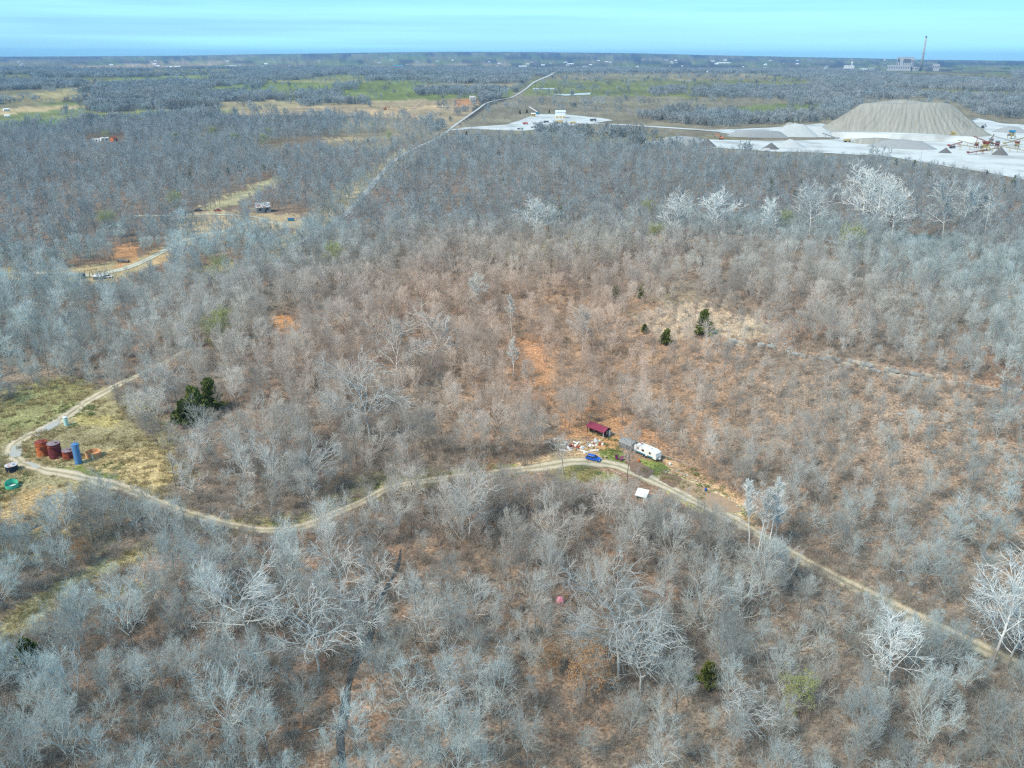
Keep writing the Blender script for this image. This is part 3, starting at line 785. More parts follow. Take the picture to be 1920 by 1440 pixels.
def skin(pts, r0, r1, n):
    """tapered tubes round N polylines -> verts, quads"""
    N, K, _ = pts.shape
    t = np.empty_like(pts); t[:, 1:-1] = pts[:, 2:] - pts[:, :-2]; t[:, 0] = pts[:, 1] - pts[:, 0]; t[:, -1] = pts[:, -1] - pts[:, -2]
    t = _norm(t)
    ref = np.where(np.abs(t[..., 2:3]) > 0.9, np.array([1.0, 0, 0]), np.array([0, 0, 1.0]))
    a = _norm(np.cross(t, ref)); b = np.cross(t, a)
    w = np.linspace(0, 1, K)[None, :]
    r = np.broadcast_to(r0, (N,))[:, None] * (1 - w) + np.broadcast_to(r1, (N,))[:, None] * w
    th = 2 * math.pi * np.arange(n) / n
    ring = pts[:, :, None] + r[:, :, None, None] * (a[:, :, None] * np.cos(th)[:, None] + b[:, :, None] * np.sin(th)[:, None])
    ix = np.arange(N * K * n).reshape(N, K, n); jx = np.roll(ix, -1, axis=2)
    F_ = np.stack([ix[:, :-1], jx[:, :-1], jx[:, 1:], ix[:, 1:]], -1).reshape(-1, 4)
    return ring.reshape(-1, 3), F_

def blend(parts):
    V = []; F_ = []; o = 0
    for v, f in parts: V.append(v); F_.append(f + o); o += len(v)
    return np.concatenate(V), np.concatenate(F_)

def tree(seed, H=12.0, cr=4.2, base=0.32, limbs=13, sub=6, tw=6, tips=2, wig=0.13, trop=0.09, trunk_r=0.13, twig_r=0.0150,
         stems=1, low=62, high=24, trunk_bend=0.05, limb_k=1.0, leaf=None, top=0.97):
    """returns (wood verts, faces), (twig verts, faces), (leaf verts, faces or None)"""
    rg = np.random.default_rng(seed)
    st = np.zeros((stems, 3)); dr = np.tile(UP, (stems, 1)) + (rg.normal(0, 0.22, (stems, 3)) * [1, 1, 0] if stems > 1 else rg.normal(0, 0.04, (1, 3)))
    trunk = grow_lines(rg, st, dr, np.full(stems, H * 0.93), 8, trunk_bend, 0.03)
    wood = [skin(trunk, trunk_r * (1 if stems == 1 else 0.72), trunk_r * 0.16, 7)]
    p, d, t = children(rg, trunk, limbs, base, top, 50)
    # limbs flare out low and rise at the top
    az_ = rg.random(len(p)) * 0.8 + np.arange(len(p)) * 2.39996
    el = np.radians(90 - (low + (high - low) * ((t - base) / (1 - base))) + rg.normal(0, 9, len(p)))
    d = np.stack([np.cos(az_) * np.cos(el), np.sin(az_) * np.cos(el), np.sin(el)], -1)
    s = (t - base) / (1 - base)
    prof = np.sqrt(np.clip(1 - (1.35 * s - 0.42) ** 2, 0.12, 1)) * (1 + rg.normal(0, 0.16, len(p)))
    nwl = 0
    L1 = cr * np.clip(prof, 0.3, 1.4) / np.maximum(np.cos(el), 0.55) * limb_k
    l1 = grow_lines(rg, p, d, L1, 6, wig, trop)
    r1 = trunk_r * (0.50 - 0.30 * s)
    limbs_ = [skin(l1, r1, r1 * 0.35, 4)]
    p, d, t = children(rg, l1, sub, 0.18, 0.98, 42)
    L2 = np.repeat(L1, sub) * (0.62 - 0.34 * t) * (0.8 + 0.4 * rg.random(len(p)))
    l2 = grow_lines(rg, p, d, L2, 4, wig * 1.2, trop * 1.2)
    r2 = np.repeat(r1, sub) * 0.45
    limbs_.append(skin(l2, np.maximum(r2, twig_r * 1.5), twig_r, 3))
    twig = limbs_
    p, d, t = children(rg, l2, tw, 0.15, 1.0, 38)
    L3 = np.repeat(L2, tw) * (0.75 - 0.3 * t) * (0.8 + 0.4 * rg.random(len(p)))
    l3 = grow_lines(rg, p, d, L3, 3, wig * 1.2, trop)
    twig.append(skin(l3, twig_r * 1.1, twig_r * 0.7, 3))
    ends = l3
    if tips:
        p, d, t = children(rg, l3, tips, 0.2, 1.0, 34)
        L4 = np.repeat(L3, tips) * (0.8 - 0.3 * t) + 0.12
        l4 = grow_lines(rg, p, d, L4, 2, wig, trop)
        twig.append(skin(l4, twig_r * 0.75, twig_r * 0.3, 3))
        ends = l4
    lf = None
    if leaf:
        n_, size = leaf
        q = ends[:, -1]; q = q[rg.integers(0, len(q), n_)] + rg.normal(0, 0.22, (n_, 3))
        a = _norm(rg.normal(size=(n_, 3))); b = _norm(np.cross(a, rg.normal(size=(n_, 3))))
        sz = size * (0.6 + 0.8 * rg.random((n_, 1)))
        lv = np.stack([q - a * sz, q + b * sz * 0.55, q + a * sz, q - b * sz * 0.55], 1).reshape(-1, 3)
        lf = (lv, np.arange(n_ * 4).reshape(-1, 4))
    return blend(wood), blend(twig), lf

def cedar(seed, H=7.0, r=2.2, n=1500):
    """evergreen: stem, whorled branches and many small sprays with gaps between the tufts"""
    rg = np.random.default_rng(seed)
    trunk = grow_lines(rg, np.zeros((1, 3)), UP[None], np.array([H * 0.95]), 6, 0.03, 0.02)
    wood = [skin(trunk, 0.14, 0.03, 6)]
    nb = 34
    p, d, t = children(rg, trunk, nb, 0.06, 0.98, 60)
    azm = np.arange(nb) * 2.39996 + rg.random(nb)
    el = np.radians(10 + 45 * t + rg.normal(0, 8, nb))
    d = np.stack([np.cos(azm) * np.cos(el), np.sin(azm) * np.cos(el), np.sin(el)], -1)
    L = r * (np.clip(1.12 - t, 0.1, 1) ** 0.7) * (0.75 + 0.45 * rg.random(nb))
    l1 = grow_lines(rg, p, d, L, 4, 0.08, 0.08)
    wood.append(skin(l1, 0.04, 0.015, 3))
    per = n // nb
    k = rg.integers(0, nb, n); f = np.sqrt(rg.random(n)) * 2.99; i = f.astype(int); w = (f - i)[:, None]
    q = l1[k, i] * (1 - w) + l1[k, i + 1] * w + rg.normal(0, 0.20, (n, 3)) * (0.5 + 0.16 * H / 2.5)
    out = _norm(q - np.array([0, 0, H * 0.35]) + rg.normal(0, 0.5, (n, 3)))
    side = _norm(np.cross(out, rg.normal(size=(n, 3))))
    sz = (0.20 + 0.26 * rg.random((n, 1)))
    lv = np.stack([q - out * sz * 0.6 - side * sz * 0.4, q - out * sz * 0.6 + side * sz * 0.4, q + out * sz + side * sz * 0.16, q + out * sz - side * sz * 0.16], 1).reshape(-1, 3)
    return blend(wood), (lv, np.arange(n * 4).reshape(-1, 4))

def shrub(seed, H=3.0, n=26, r=1.4, tw=5, twig_r=0.017):
    rg = np.random.default_rng(seed)
    st = np.column_stack([rg.normal(0, 0.35, (n, 2)), np.zeros(n)])
    dr = np.column_stack([st[:, :2] * 1.1 + rg.normal(0, 0.25, (n, 2)) * r / 1.4, np.ones(n)])
    l1 = grow_lines(rg, st, dr, H * (0.55 + 0.5 * rg.random(n)), 5, 0.12, 0.0)
    parts = [skin(l1, twig_r * 1.5, twig_r * 0.6, 3)]
    p, d, t = children(rg, l1, tw, 0.25, 1.0, 38)
    l2 = grow_lines(rg, p, d, H * 0.38 * (0.5 + 0.6 * rg.random(len(p))), 3, 0.15, 0.05)
    parts.append(skin(l2, twig_r * 0.9, twig_r * 0.4, 3))
    p, d, t = children(rg, l2, 2, 0.2, 1.0, 36)
    l3 = grow_lines(rg, p, d, H * 0.2 * (0.5 + 0.6 * rg.random(len(p))), 2, 0.15, 0.05)
    parts.append(skin(l3, twig_r * 0.7, twig_r * 0.3, 3))
    return blend(parts)

def far_tree(seed, H=11.0, cr=4.5):
    return tree(seed, H, cr, base=0.22, limbs=9, sub=4, tw=4, tips=0, trunk_r=0.2, twig_r=0.048, low=66, high=24)

def clump(seed, count, spread):
    """a few far trees grown together, for woods beyond two kilometres"""
    rg = np.random.default_rng(seed); V = []; F_ = []; o = 0
    for k in range(count):
        w, t, _ = tree(seed * 31 + k, rg.uniform(8, 12), rg.uniform(3.6, 5.4), base=0.12, limbs=7, sub=4, tw=3, tips=0, trunk_r=0.3, twig_r=0.16, low=70, high=25)
        off = np.array([*rg.normal(0, spread, 2), 0])
        for v, f in (w, t): V.append(v + off); F_.append(f + o); o += len(v)
    return np.concatenate(V), np.concatenate(F_)

# ------------------------------------------------------------------ trees: the kinds
KINDS = []   # (phrase, wood mesh, twig mesh)
specs = [
    ('round-crowned', dict(H=10.5, cr=4.1, base=0.30, limbs=12)),
    ('upswept fan-shaped', dict(H=11.0, cr=3.4, base=0.22, limbs=13, low=42, high=15, trop=0.13)),
    ('wide-spreading', dict(H=9.8, cr=5.0, base=0.30, limbs=11, low=74, high=32, wig=0.17)),
    ('tall narrow', dict(H=12.5, cr=2.6, base=0.42, limbs=13, low=46, high=20)),
    ('twin-stemmed', dict(H=10.5, cr=3.3, base=0.34, limbs=7, stems=2, low=50, high=20)),
    ('crooked open-crowned', dict(H=10.5, cr=4.3, base=0.40, limbs=9, wig=0.26, trop=0.05, sub=5, trunk_bend=0.13)),
    ('dense bushy-crowned', dict(H=9.0, cr=3.8, base=0.22, limbs=14, sub=6, low=58)),
    ('slender young', dict(H=8.0, cr=2.0, base=0.32, limbs=11, sub=5, tw=4, trunk_r=0.08, low=44, high=18)),
]
for i, (ph, kw) in enumerate(specs):
    w, t, _ = tree(100 + i, **kw)
    KINDS.append((ph, np_mesh('tree_trunk', *w, M['bark'], True), np_mesh('tree_crown', *t, M['twig'])))
SYC = []
for i, kw in enumerate((dict(H=17, cr=4.6, base=0.36, limbs=13, sub=6, tw=5, tips=2, wig=0.17, trop=0.10, trunk_r=0.26, twig_r=0.036, low=46, high=16),
                        dict(H=15, cr=6.2, base=0.28, limbs=12, sub=6, tw=5, tips=2, wig=0.19, trop=0.08, trunk_r=0.26, twig_r=0.036, low=62, high=22),
                        dict(H=16, cr=1.7, base=0.48, limbs=16, sub=5, tw=4, tips=2, wig=0.10, trop=0.14, trunk_r=0.16, twig_r=0.032, low=30, high=10),
                        dict(H=14, cr=6.8, base=0.34, limbs=11, sub=6, tw=5, tips=2, wig=0.19, trop=0.05, trunk_r=0.24, twig_r=0.032, low=66, high=30, trunk_bend=0.08))):
    w, t, _ = tree(300 + i, **kw)
    SYC.append((np_mesh('sycamore_trunk', *w, M['syc_trunk' if i != 2 else 'syc_bark'], True), np_mesh('sycamore_crown', *t, M['syc_bark']),
                np_mesh('pale_trunk', *w, M['pale_bark'], True), np_mesh('pale_crown', *t, M['pale_bark'])))
SYC_FAR = []
for i, kw in enumerate((dict(H=17, cr=4.8, base=0.30, limbs=14, sub=6, tw=5, tips=1, wig=0.15, trop=0.10, trunk_r=0.26, twig_r=0.06, low=46, high=16),
                        dict(H=15, cr=6.4, base=0.24, limbs=14, sub=6, tw=5, tips=1, wig=0.16, trop=0.08, trunk_r=0.26, twig_r=0.06, low=62, high=22),
                        dict(H=16, cr=2.0, base=0.40, limbs=15, sub=5, tw=4, tips=1, wig=0.10, trop=0.14, trunk_r=0.18, twig_r=0.055, low=32, high=10),
                        dict(H=14, cr=6.4, base=0.30, limbs=11, sub=6, tw=5, tips=1, wig=0.18, trop=0.05, trunk_r=0.26, twig_r=0.05, low=66, high=30, trunk_bend=0.08))):
    w, t, _ = tree(330 + i, **kw)
    SYC_FAR.append((np_mesh('sycamore_trunk', *w, M['syc_bark'], True), np_mesh('sycamore_crown', *t, M['syc_bark']),
                    np_mesh('pale_trunk', *w, M['pale_bark'], True), np_mesh('pale_crown', *t, M['pale_bark'])))
CED = []
for i, (h, r_) in enumerate(((6.5, 2.1), (8.0, 2.4), (5.0, 1.9))):
    w, f = cedar(400 + i, h, r_, 3600)
    CED.append((np_mesh('cedar_trunk', *w, M['bark'], True), np_mesh('cedar_foliage', *f, M['cedar']), np_mesh('cedar_foliage_bronze', *f, M['cedar_brown'])))
LEAFY = []
for i, (mm, nm) in enumerate((('bud', 'bud_leaves'), ('dead_leaf', 'dead_leaves'))):
    w, t, lf = tree(500 + i, H=9.5, cr=3.9, base=0.2, limbs=13, sub=6, tw=5, tips=2, leaf=(4200, 0.15))
    LEAFY.append((np_mesh('leafy_trunk', *w, M['bark'], True), np_mesh('leafy_crown', *t, M['twig']), np_mesh(nm, *lf, M[mm])))

def place_tree(name, label, cat, loc, rz, sc, parts, group, tilt=(0.0, 0.0)):
    o = thing(name, label, cat, loc, rz, group)
    o.rotation_euler = (tilt[0], tilt[1], rz)
    o.scale = (sc[0], sc[0], sc[1])
    for pn, me in parts:
        c = bpy.data.objects.new(pn, me); COL.objects.link(c); c.parent = o
    return o

# ------------------------------------------------------------------ where trees stand
NO_TREE = [
    [(985, 880), (1040, 838), (1096, 800), (1150, 792), (1190, 810), (1260, 850), (1330, 895), (1430, 965), (1400, 990), (1260, 945), (1180, 950), (1090, 912), (1000, 908)],
    [(-80, 790), (120, 716), (190, 735), (250, 800), (310, 850), (330, 905), (300, 930), (200, 915), (120, 925), (110, 960), (-80, 990)],
    [(-60, 1230), (-40, 1170), (60, 1120), (250, 1035), (300, 1035), (150, 1105), (40, 1200)],
    [(500, 597), (540, 592), (560, 612), (525, 622)],
    [(322, 800), (345, 785), (410, 768), (416, 785), (380, 806), (335, 818)],
    [(975, 640), (1010, 650), (1040, 725), (1035, 745), (1000, 720)],
    [(130, 505), (260, 495), (310, 475), (320, 490), (210, 530), (130, 530)],
    [(470, 400), (580, 402), (570, 426), (480, 428)],
    [(360, 398), (440, 390), (450, 410), (370, 412)],
    [(215, 470), (260, 480), (250, 498), (218, 496)], [(375, 502), (440, 490), (440, 504), (385, 520)],
    [(160, 258), (235, 256), (235, 268), (160, 270)],
    [(1680, 442), (1790, 442), (1790, 460), (1700, 462)],
    [(480, 272), (745, 252), (745, 258), (490, 282)],
    [(400, 392), (515, 330), (522, 338), (420, 400)],
]
SPARSE = [([(1150, 590), (1290, 560), (1420, 590), (1480, 640), (1360, 650), (1180, 640)], 0.35),
          ([(1250, 640), (1500, 690), (1960, 770), (2000, 1240), (1700, 1110), (1480, 1000), (1330, 890), (1150, 780), (1120, 700)], 0.60),
          ([(940, 560), (1090, 560), (1110, 780), (940, 780)], 0.75),
          ([(560, 1060), (1150, 1060), (1150, 1500), (560, 1500)], 0.62),
          ([(620, 215), (850, 205), (860, 262), (740, 290), (600, 285)], 0.35),
          ([(820, 340), (960, 330), (1000, 380), (840, 390)], 0.7)]
BRUSH_LINES = list(TRACK.values())

def forest_edge(u): return np.interp(u, [-200, 0, 300, 480, 640, 760, 840, 960, 1190, 1440, 1660, 1920, 2200], [246, 244, 226, 218, 220, 222, 262, 264, 278, 292, 303, 342, 356])

def scatter(n, d0, d1, azw):
    d = np.sqrt(rng.random(n) * (d1 * d1 - d0 * d0) + d0 * d0); a = (rng.random(n) * 2 - 1) * azw
    x, y = d * np.sin(a), d * np.cos(a); z = terrain(x, y)
    u, v, w = project(x, y, z)
    return x, y, z, u, v

def thin(x, y, u, v, tracks=2.6, road=3.5, creek=2.0):
    keep = np.ones(len(x), bool)
    for p in NO_TREE: keep &= ~inpoly(u, v, p)
    pr = np.ones(len(x))
    for p, k in SPARSE: pr = np.where(inpoly(u, v, p), pr * k, pr)
    dens = fbm(x / 26, y / 26, 301, 3)
    pr *= np.clip(0.35 + 1.5 * (dens - 0.15), 0.35, 1.0)
    keep &= rng.random(len(x)) < pr
    for k in TRACK.values():
        keep &= dist_polyline(x, y, k)[0] > tracks
    keep &= dist_polyline(x, y, ROAD)[0] > road
    for k in CREEK.values():
        keep &= dist_polyline(x, y, k)[0] > creek
    return keep

PAD = [(1180, 272), (1300, 262), (1500, 262), (1700, 256), (1960, 240), (1960, 350), (1800, 318), (1660, 296), (1440, 287), (1320, 279)]
def blocks(x, y, z, h):
    """would a tree this tall stand between the camera and a track, a clearing or the ledge?"""
    dep = np.arctan2(CAM_H - z, np.hypot(x, y)); L = h / np.tan(dep)
    ux, uy = x / np.hypot(x, y), y / np.hypot(x, y)
    hit = np.zeros(len(x), bool); lot = rng.random(len(x)); tkb = np.array(taken)
    for f in (0.15, 0.35, 0.55, 0.75, 0.95):
        a, b = x + ux * L * f, y + uy * L * f
        pu, pv, _ = project(a, b, terrain(a, b))
        hit |= (dist_polyline(a, b, TRACK['main'])[0] < 2.6) & ~((pu > 620) & (pu < 870) & (lot < 0.6))
        hit |= (dist_polyline(a, b, TRACK['loop'])[0] < 2.6) & (pu < 200)
        hit |= (dist_polyline(a, b, TRACK['lease'])[0] < 3) & (lot < 0.4)
        hit |= (dist_polyline(a, b, ROAD)[0] < 5) & (pv < 345) & (lot < 0.35)
        hit |= (dist_polyline(a, b, CREEK['creek'])[0] < 1.3) & (lot < 0.5)
        hit |= (dist_polyline(a, b, LEDGE)[0] < 2) & (lot < 0.85)
        hit |= inpoly(pu, pv, PAD)
        if f in (0.35, 0.75): hit |= np.array([np.min(np.hypot(tkb[:, 0] - p, tkb[:, 1] - q)) < 2.2 for p, q in zip(a, b)])
        for p in NO_TREE: hit |= inpoly(pu, pv, p)
    return hit

def spaced(x, y, rmin):
    """drop points closer than rmin to an earlier one"""
    cell = {}; keep = np.zeros(len(x), bool)
    for i, (a, b) in enumerate(zip(x, y)):
        c = (int(a // rmin), int(b // rmin)); ok = True
        for dx in (-1, 0, 1):
            for dy in (-1, 0, 1):
                for j in cell.get((c[0] + dx, c[1] + dy), ()):
                    if (x[j] - a) ** 2 + (y[j] - b) ** 2 < rmin * rmin: ok = False; break
                if not ok: break
            if not ok: break
        if ok: cell.setdefault(c, []).append(i); keep[i] = True
    return keep

# --- special trees picked out in the photograph (pixel of the trunk's foot)
taken = []
def special(px, py):
    p = P(px, py); taken.append((p.x, p.y)); return p
syc_list = [   # foot px, top py, crown kind, white?, label
    (1402, 1042, 912, 2, 1, 'tall slim white-barked tree by the lower track, leftmost stem of three'),
    (1420, 1046, 925, 2, 1, 'thin white-barked tree between two taller white trees by the lower track'),
    (1440, 1040, 906, 2, 1, 'tallest slim white-barked tree beside the lower dirt track'),
    (1452, 1030, 950, 2, 1, 'short leaning white-barked tree beside the slim white group by the track'),
    (1857, 1256, 1088, 0, 1, 'big white-branched sycamore standing astride the foot of the dirt track'),
    (1885, 1256, 1150, 1, 1, 'smaller white-branched tree close behind the big trackside sycamore'),
    (1662, 1312, 1195, 0, 1, 'young white tree with yellowish tips leaning in the brush below the track'),
    (470, 1205, 1100, 3, 0, 'pale sycamore with long arching low limbs in the foreground woods'),
    (795, 1388, 1322, 3, 0, 'gnarled pale tree with twisted limbs near the bottom of the woods'),
    (870, 1330, 1258, 3, 0, 'gnarled pale tree beside another twisted pale tree near the creek'),
    (1160, 1270, 1150, 3, 0, 'large pale sycamore with wide crooked limbs near the orange-leaved oak'),
    (1200, 1300, 1215, 1, 0, 'pale spreading tree just below the large crooked pale sycamore'),
    (600, 1270, 1180, 3, 0, 'pale forked tree with bare upper limbs in the brown opening'),
    (640, 1150, 1075, 3, 0, 'pale forked tree beside the top of the dark creek'),
    (682, 1225, 1150, 1, 0, 'pale fanned tree overhanging the dark creek'),
    (715, 1135, 1080, 3, 0, 'pale crooked tree reaching over the upper creek'),
    (1395, 1395, 1330, 3, 0, 'pale tree with long bare limbs at the bottom of the woods'),
    (880, 1010, 930, 1, 0, 'pale broad tree with radiating limbs below the dirt track'),
    (590, 930, 858, 3, 0, 'pale sycamore with sprawling limbs beside the sweep of the track'),
    (695, 830, 725, 3, 0, 'pale sycamore with long bent limbs over the brook'),
    (740, 720, 635, 3, 0, 'tall pale sycamore with long open limbs in the brown woods'),
    (810, 690, 615, 3, 0, 'pale open-limbed sycamore among brown oaks'),
    (320, 770, 705, 3, 0, 'pale leaning sycamore beside the dark cedars'),
    (888, 590, 530, 0, 1, 'white full-crowned tree alone in the middle woods'),
    (960, 630, 560, 2, 1, 'slim white tree at the head of the orange lane'),
    (962, 715, 640, 2, 1, 'slim white tree beside the orange lane'),
    (985, 735, 680, 2, 0, 'slim pale tree at the foot of the orange lane'),
    (1092, 665, 600, 0, 0, 'pale upright tree on the slope above the cabin'),
    (1003, 448, 403, 1, 1, 'small round white tree in the upper woods'),
    (1262, 450, 398, 1, 1, 'white spreading tree beside a yellow-green budding tree'),
    (1345, 440, 392, 1, 1, 'white spreading tree with broken crown in the upper woods'),
    (1432, 448, 400, 0, 1, 'dense white tree between two spreading white trees'),
    (1518, 440, 386, 1, 1, 'dense round white sycamore in the upper woods'),
    (1612, 430, 362, 1, 1, 'big white sycamore in the row by the green pond'),
    (1640, 440, 372, 1, 1, 'broad white sycamore in the middle of the row by the green pond'),
    (1672, 448, 390, 1, 1, 'white sycamore leaning over the green pond'),
    (1768, 448, 376, 0, 0, 'pale tree behind the green pond'),
    (1800, 440, 378, 0, 0, 'pale upright tree in the group beyond the green pond'),
    (1830, 440, 380, 2, 0, 'slim pale tree in the group beyond the green pond'),
    (1845, 446, 385, 2, 1, 'slim white tree at the end of the group beyond the pond'),
]
for k, (fx, fy, ty, kind, white, lab) in enumerate(syc_list):
    p = special(fx, fy)
    d = Vector(p) - Vector((0, 0, CAM_H)); dep = math.asin(-d.z / d.length)
    h = (fy - ty) * mpp(p) / math.cos(dep) * 1.02
    hh = [17, 15, 16, 14][kind]
    sc = h / hh
    g = SYC_FAR[kind] if fy < 760 else SYC[kind]
    if fy < 500: sc *= 1.2
    parts = [('trunk', g[0] if white else g[2]), ('crown', g[1] if white else g[3])]
    wide = sc * (1.2 if kind in (1, 3) else 1.0)
    place_tree('sycamore_tree', lab, 'tree', p - Vector((0, 0, 0.1)), random.uniform(0, 6.28), (wide, sc), parts, None, (random.uniform(-.05, .05), random.uniform(-.05, .05)))

ced_list = [(1317, 630, 592, 1, 0, 'large dark cedar on the bare stony rise'), (1248, 646, 614, 2, 0, 'smaller cedar beside the bare stony rise'),
            (400, 770, 722, 1, 0, 'tall dark cedar above the tank lot, at the end of its clump'), (372, 790, 742, 0, 0, 'dark cedar in the middle of the clump above the tank lot'),
            (350, 800, 758, 0, 0, 'dark cedar at the lower side of the clump above the tank lot'), (332, 795, 765, 2, 0, 'small cedar next to the pale leaning sycamore'),
            (52, 1240, 1204, 2, 0, 'bright green cedar alone in the foreground woods'), (1325, 1285, 1248, 2, 0, 'green cedar half hidden by bare trees in the foreground'),
            (1152, 560, 535, 2, 0, 'small cedar in the woods above the bare rise'), (1208, 625, 606, 2, 0, 'small bushy cedar near the bare stony rise'),
            (1315, 500, 478, 2, 1, 'bronzed cedar among grey trees on the upper slope'), (1898, 570, 552, 0, 0, 'cedar at the edge of the upper right slope'), (1882, 566, 552, 2, 1, 'bronzed cedar beside the slope-edge cedar'),
            (1048, 408, 384, 0, 0, 'dark cedar near the small round white tree')]
for k, (fx, fy, ty, kind, br, lab) in enumerate(ced_list):
    p = special(fx, fy); h = (fy - ty) * mpp(p) / 0.93; sc = h / (6.5, 8.0, 5.0)[kind] * (1.25 if fy - ty > 33 else 0.8)
    g = CED[kind]
    place_tree('cedar_tree', lab, 'tree', p, random.uniform(0, 6.28), (sc * 1.25, sc), [('trunk', g[0]), ('foliage', g[2 if br else 1])], None)
# upper belt of small cedars
belt = [(332, 345), (358, 342), (405, 330), (428, 326), (450, 322), (345, 330), (495, 318), (540, 290), (470, 300), (430, 240), (440, 245), (690, 268), (555, 225), (600, 222),
        (940, 328), (945, 345), (1075, 300), (1100, 292), (1165, 280), (1108, 275), (935, 292), (965, 300), (1000, 312), (1160, 372), (1420, 325), (1445, 360), (1490, 370), (1500, 350),
        (1560, 335), (1600, 330), (1680, 310), (1712, 318), (1780, 345), (1830, 345), (1900, 350), (1880, 360), (1850, 330), (1740, 330), (62, 305), (60, 316), (150, 260), (880, 300),
        (858, 262), (838, 262), (875, 255), (1020, 245), (1030, 212), (988, 212), (975, 214), (1290, 205), (1265, 210), (1200, 560), (595, 735), (410, 325), (385, 338)]
for k, (fx, fy) in enumerate(belt):
    p = special(fx, fy); g = CED[k % 3]; sc = random.uniform(0.75, 1.25)
    place_tree('cedar_tree', 'small dark cedar scattered among the grey upper woods and pasture', 'tree', p, random.uniform(0, 6.28), (sc, sc), [('trunk', g[0]), ('foliage', g[2 if k % 4 == 0 else 1])], 'small cedars in the upper woods')

bud_list = [(1228, 468, 'yellow-green budding tree below the white spreading trees'), (630, 510, 'yellow-green budding tree in the middle woods beside the gravel road'), (1215, 418, 'small budding tree near the white spreading trees'),
            (200, 270, 'budding tree beyond the white trailer'), (510, 262, 'large yellow-green tree at the edge of the far woods'), (495, 275, 'yellow-green tree beside a larger budding one'), (700, 245, 'budding tree near the far brown clearing'),
            (330, 270, 'budding tree amid the far grey woods'), (400, 262, 'second budding tree amid the far grey woods'), (440, 272, 'bright budding tree near the far woods edge'), (730, 270, 'budding tree close to the gravel road'),
            (405, 655, 'faintly budding tree above the tank lot'), (425, 640, 'faintly budding tree beside the overgrown path'), (205, 445, 'budding tree behind the lease road'), (1470, 445, 'pale green tree between white sycamores'), (1590, 485, 'faint green tree below the pond'),
            (1490, 1340, 'yellowish twiggy tree in the lower right brush'), (330, 400, 'budding tree beside the farm path'), (415, 535, 'budding tree at the lease clearing')]
for k, (fx, fy, lab) in enumerate(bud_list):
    p = special(fx, fy); g = LEAFY[0]; sc = random.uniform(0.95, 1.3) * (0.55 if fy > 1000 else 1)
    place_tree('budding_tree', lab, 'tree', p, random.uniform(0, 6.28), (sc, sc), [('trunk', g[0]), ('crown', g[1]), ('leaves', g[2])], None)
for k, (fx, fy, sc, lab) in enumerate(((1098, 1312, 0.85, 'oak still holding orange dead leaves in the foreground woods'), (1030, 1268, 0.5, 'small orange-leaved oak beside a grey tree'), (915, 898, 0.45, 'small orange-leaved oak beside the dirt track'),
                                       (1065, 470, 0.6, 'tan-leaved oak in the upper woods'), (75, 450, 0.5, 'orange-leaved oak near the lease road'), (160, 1060, 0.5, 'orange-leaved oak below the tank lot'), (1115, 490, 0.6, 'second tan-leaved oak in the upper woods'))):
    p = special(fx, fy); g = LEAFY[1]
    place_tree('oak_tree', lab, 'tree', p, random.uniform(0, 6.28), (sc, sc), [('trunk', g[0]), ('crown', g[1]), ('leaves', g[2])], None)
taken += [(q.x, q.y) for q in (P(1050, 1128), P(1050, 1122), P(1153, 922), P(1098, 1310), P(1200, 935))]
# the big bare tree by the track at the homestead
p = special(1176, 905)
place_tree('bare_tree', 'tall bare tree with a thick grey trunk beside the track, facing the camper', 'tree', p, 0.8, (1.15, 1.22), [('trunk', KINDS[3][1]), ('crown', KINDS[3][2])], None)
p = special(1058, 892)
place_tree('bare_tree', 'thin leaning bare tree on the green verge across from the junk pile', 'tree', p, 0.2, (0.9, 0.9), [('trunk', KINDS[3][1]), ('crown', KINDS[3][2])], None, (0.0, -0.12))

# --- the near woods
x, y, z, u, v = scatter(30000, 78, 600, 0.85)
keep = thin(x, y, u, v) & (v > forest_edge(u))
keep &= rng.random(len(x)) > sstep(400, 590, np.hypot(x, y))
tk = np.array(taken)
x, y, z, u, v = (q[keep] for q in (x, y, z, u, v))
near_sp = np.array([np.min(np.hypot(tk[:, 0] - a, tk[:, 1] - b)) for a, b in zip(x, y)])
ok = near_sp > 2.5
x, y, z, u, v = (q[ok] for q in (x, y, z, u, v))
sp = spaced(x, y, 3.7)
x, y, z, u, v = (q[sp] for q in (x, y, z, u, v))
kindw = np.array([0.14, 0.15, 0.09, 0.18, 0.09, 0.09, 0.10, 0.16])
kind = rng.choice(len(KINDS), len(x), p=kindw)
scl = np.where(rng.random(len(x)) < 0.45, rng.uniform(0.42, 0.72, len(x)), rng.uniform(0.68, 1.08, len(x))); rot = rng.random(len(x)) * 6.283
dist = np.hypot(x, y)
vis = (u > -40) & (u < 1960) & (v > 0) & (v < 1560)
hillf = np.ones(len(x))
for poly, k in SPARSE[:3]: hillf = np.where(inpoly(u, v, poly), 0.8, hillf)
scl = scl * hillf * np.where((v < 850) & (u > 500), 0.9, 1.0)
scl = np.where(blocks(x, y, z, 9.5 * scl), scl * 0.40, scl)
order = np.argsort(np.where(vis, dist / scl ** 0.7, 1e9))
sel = order[:300]
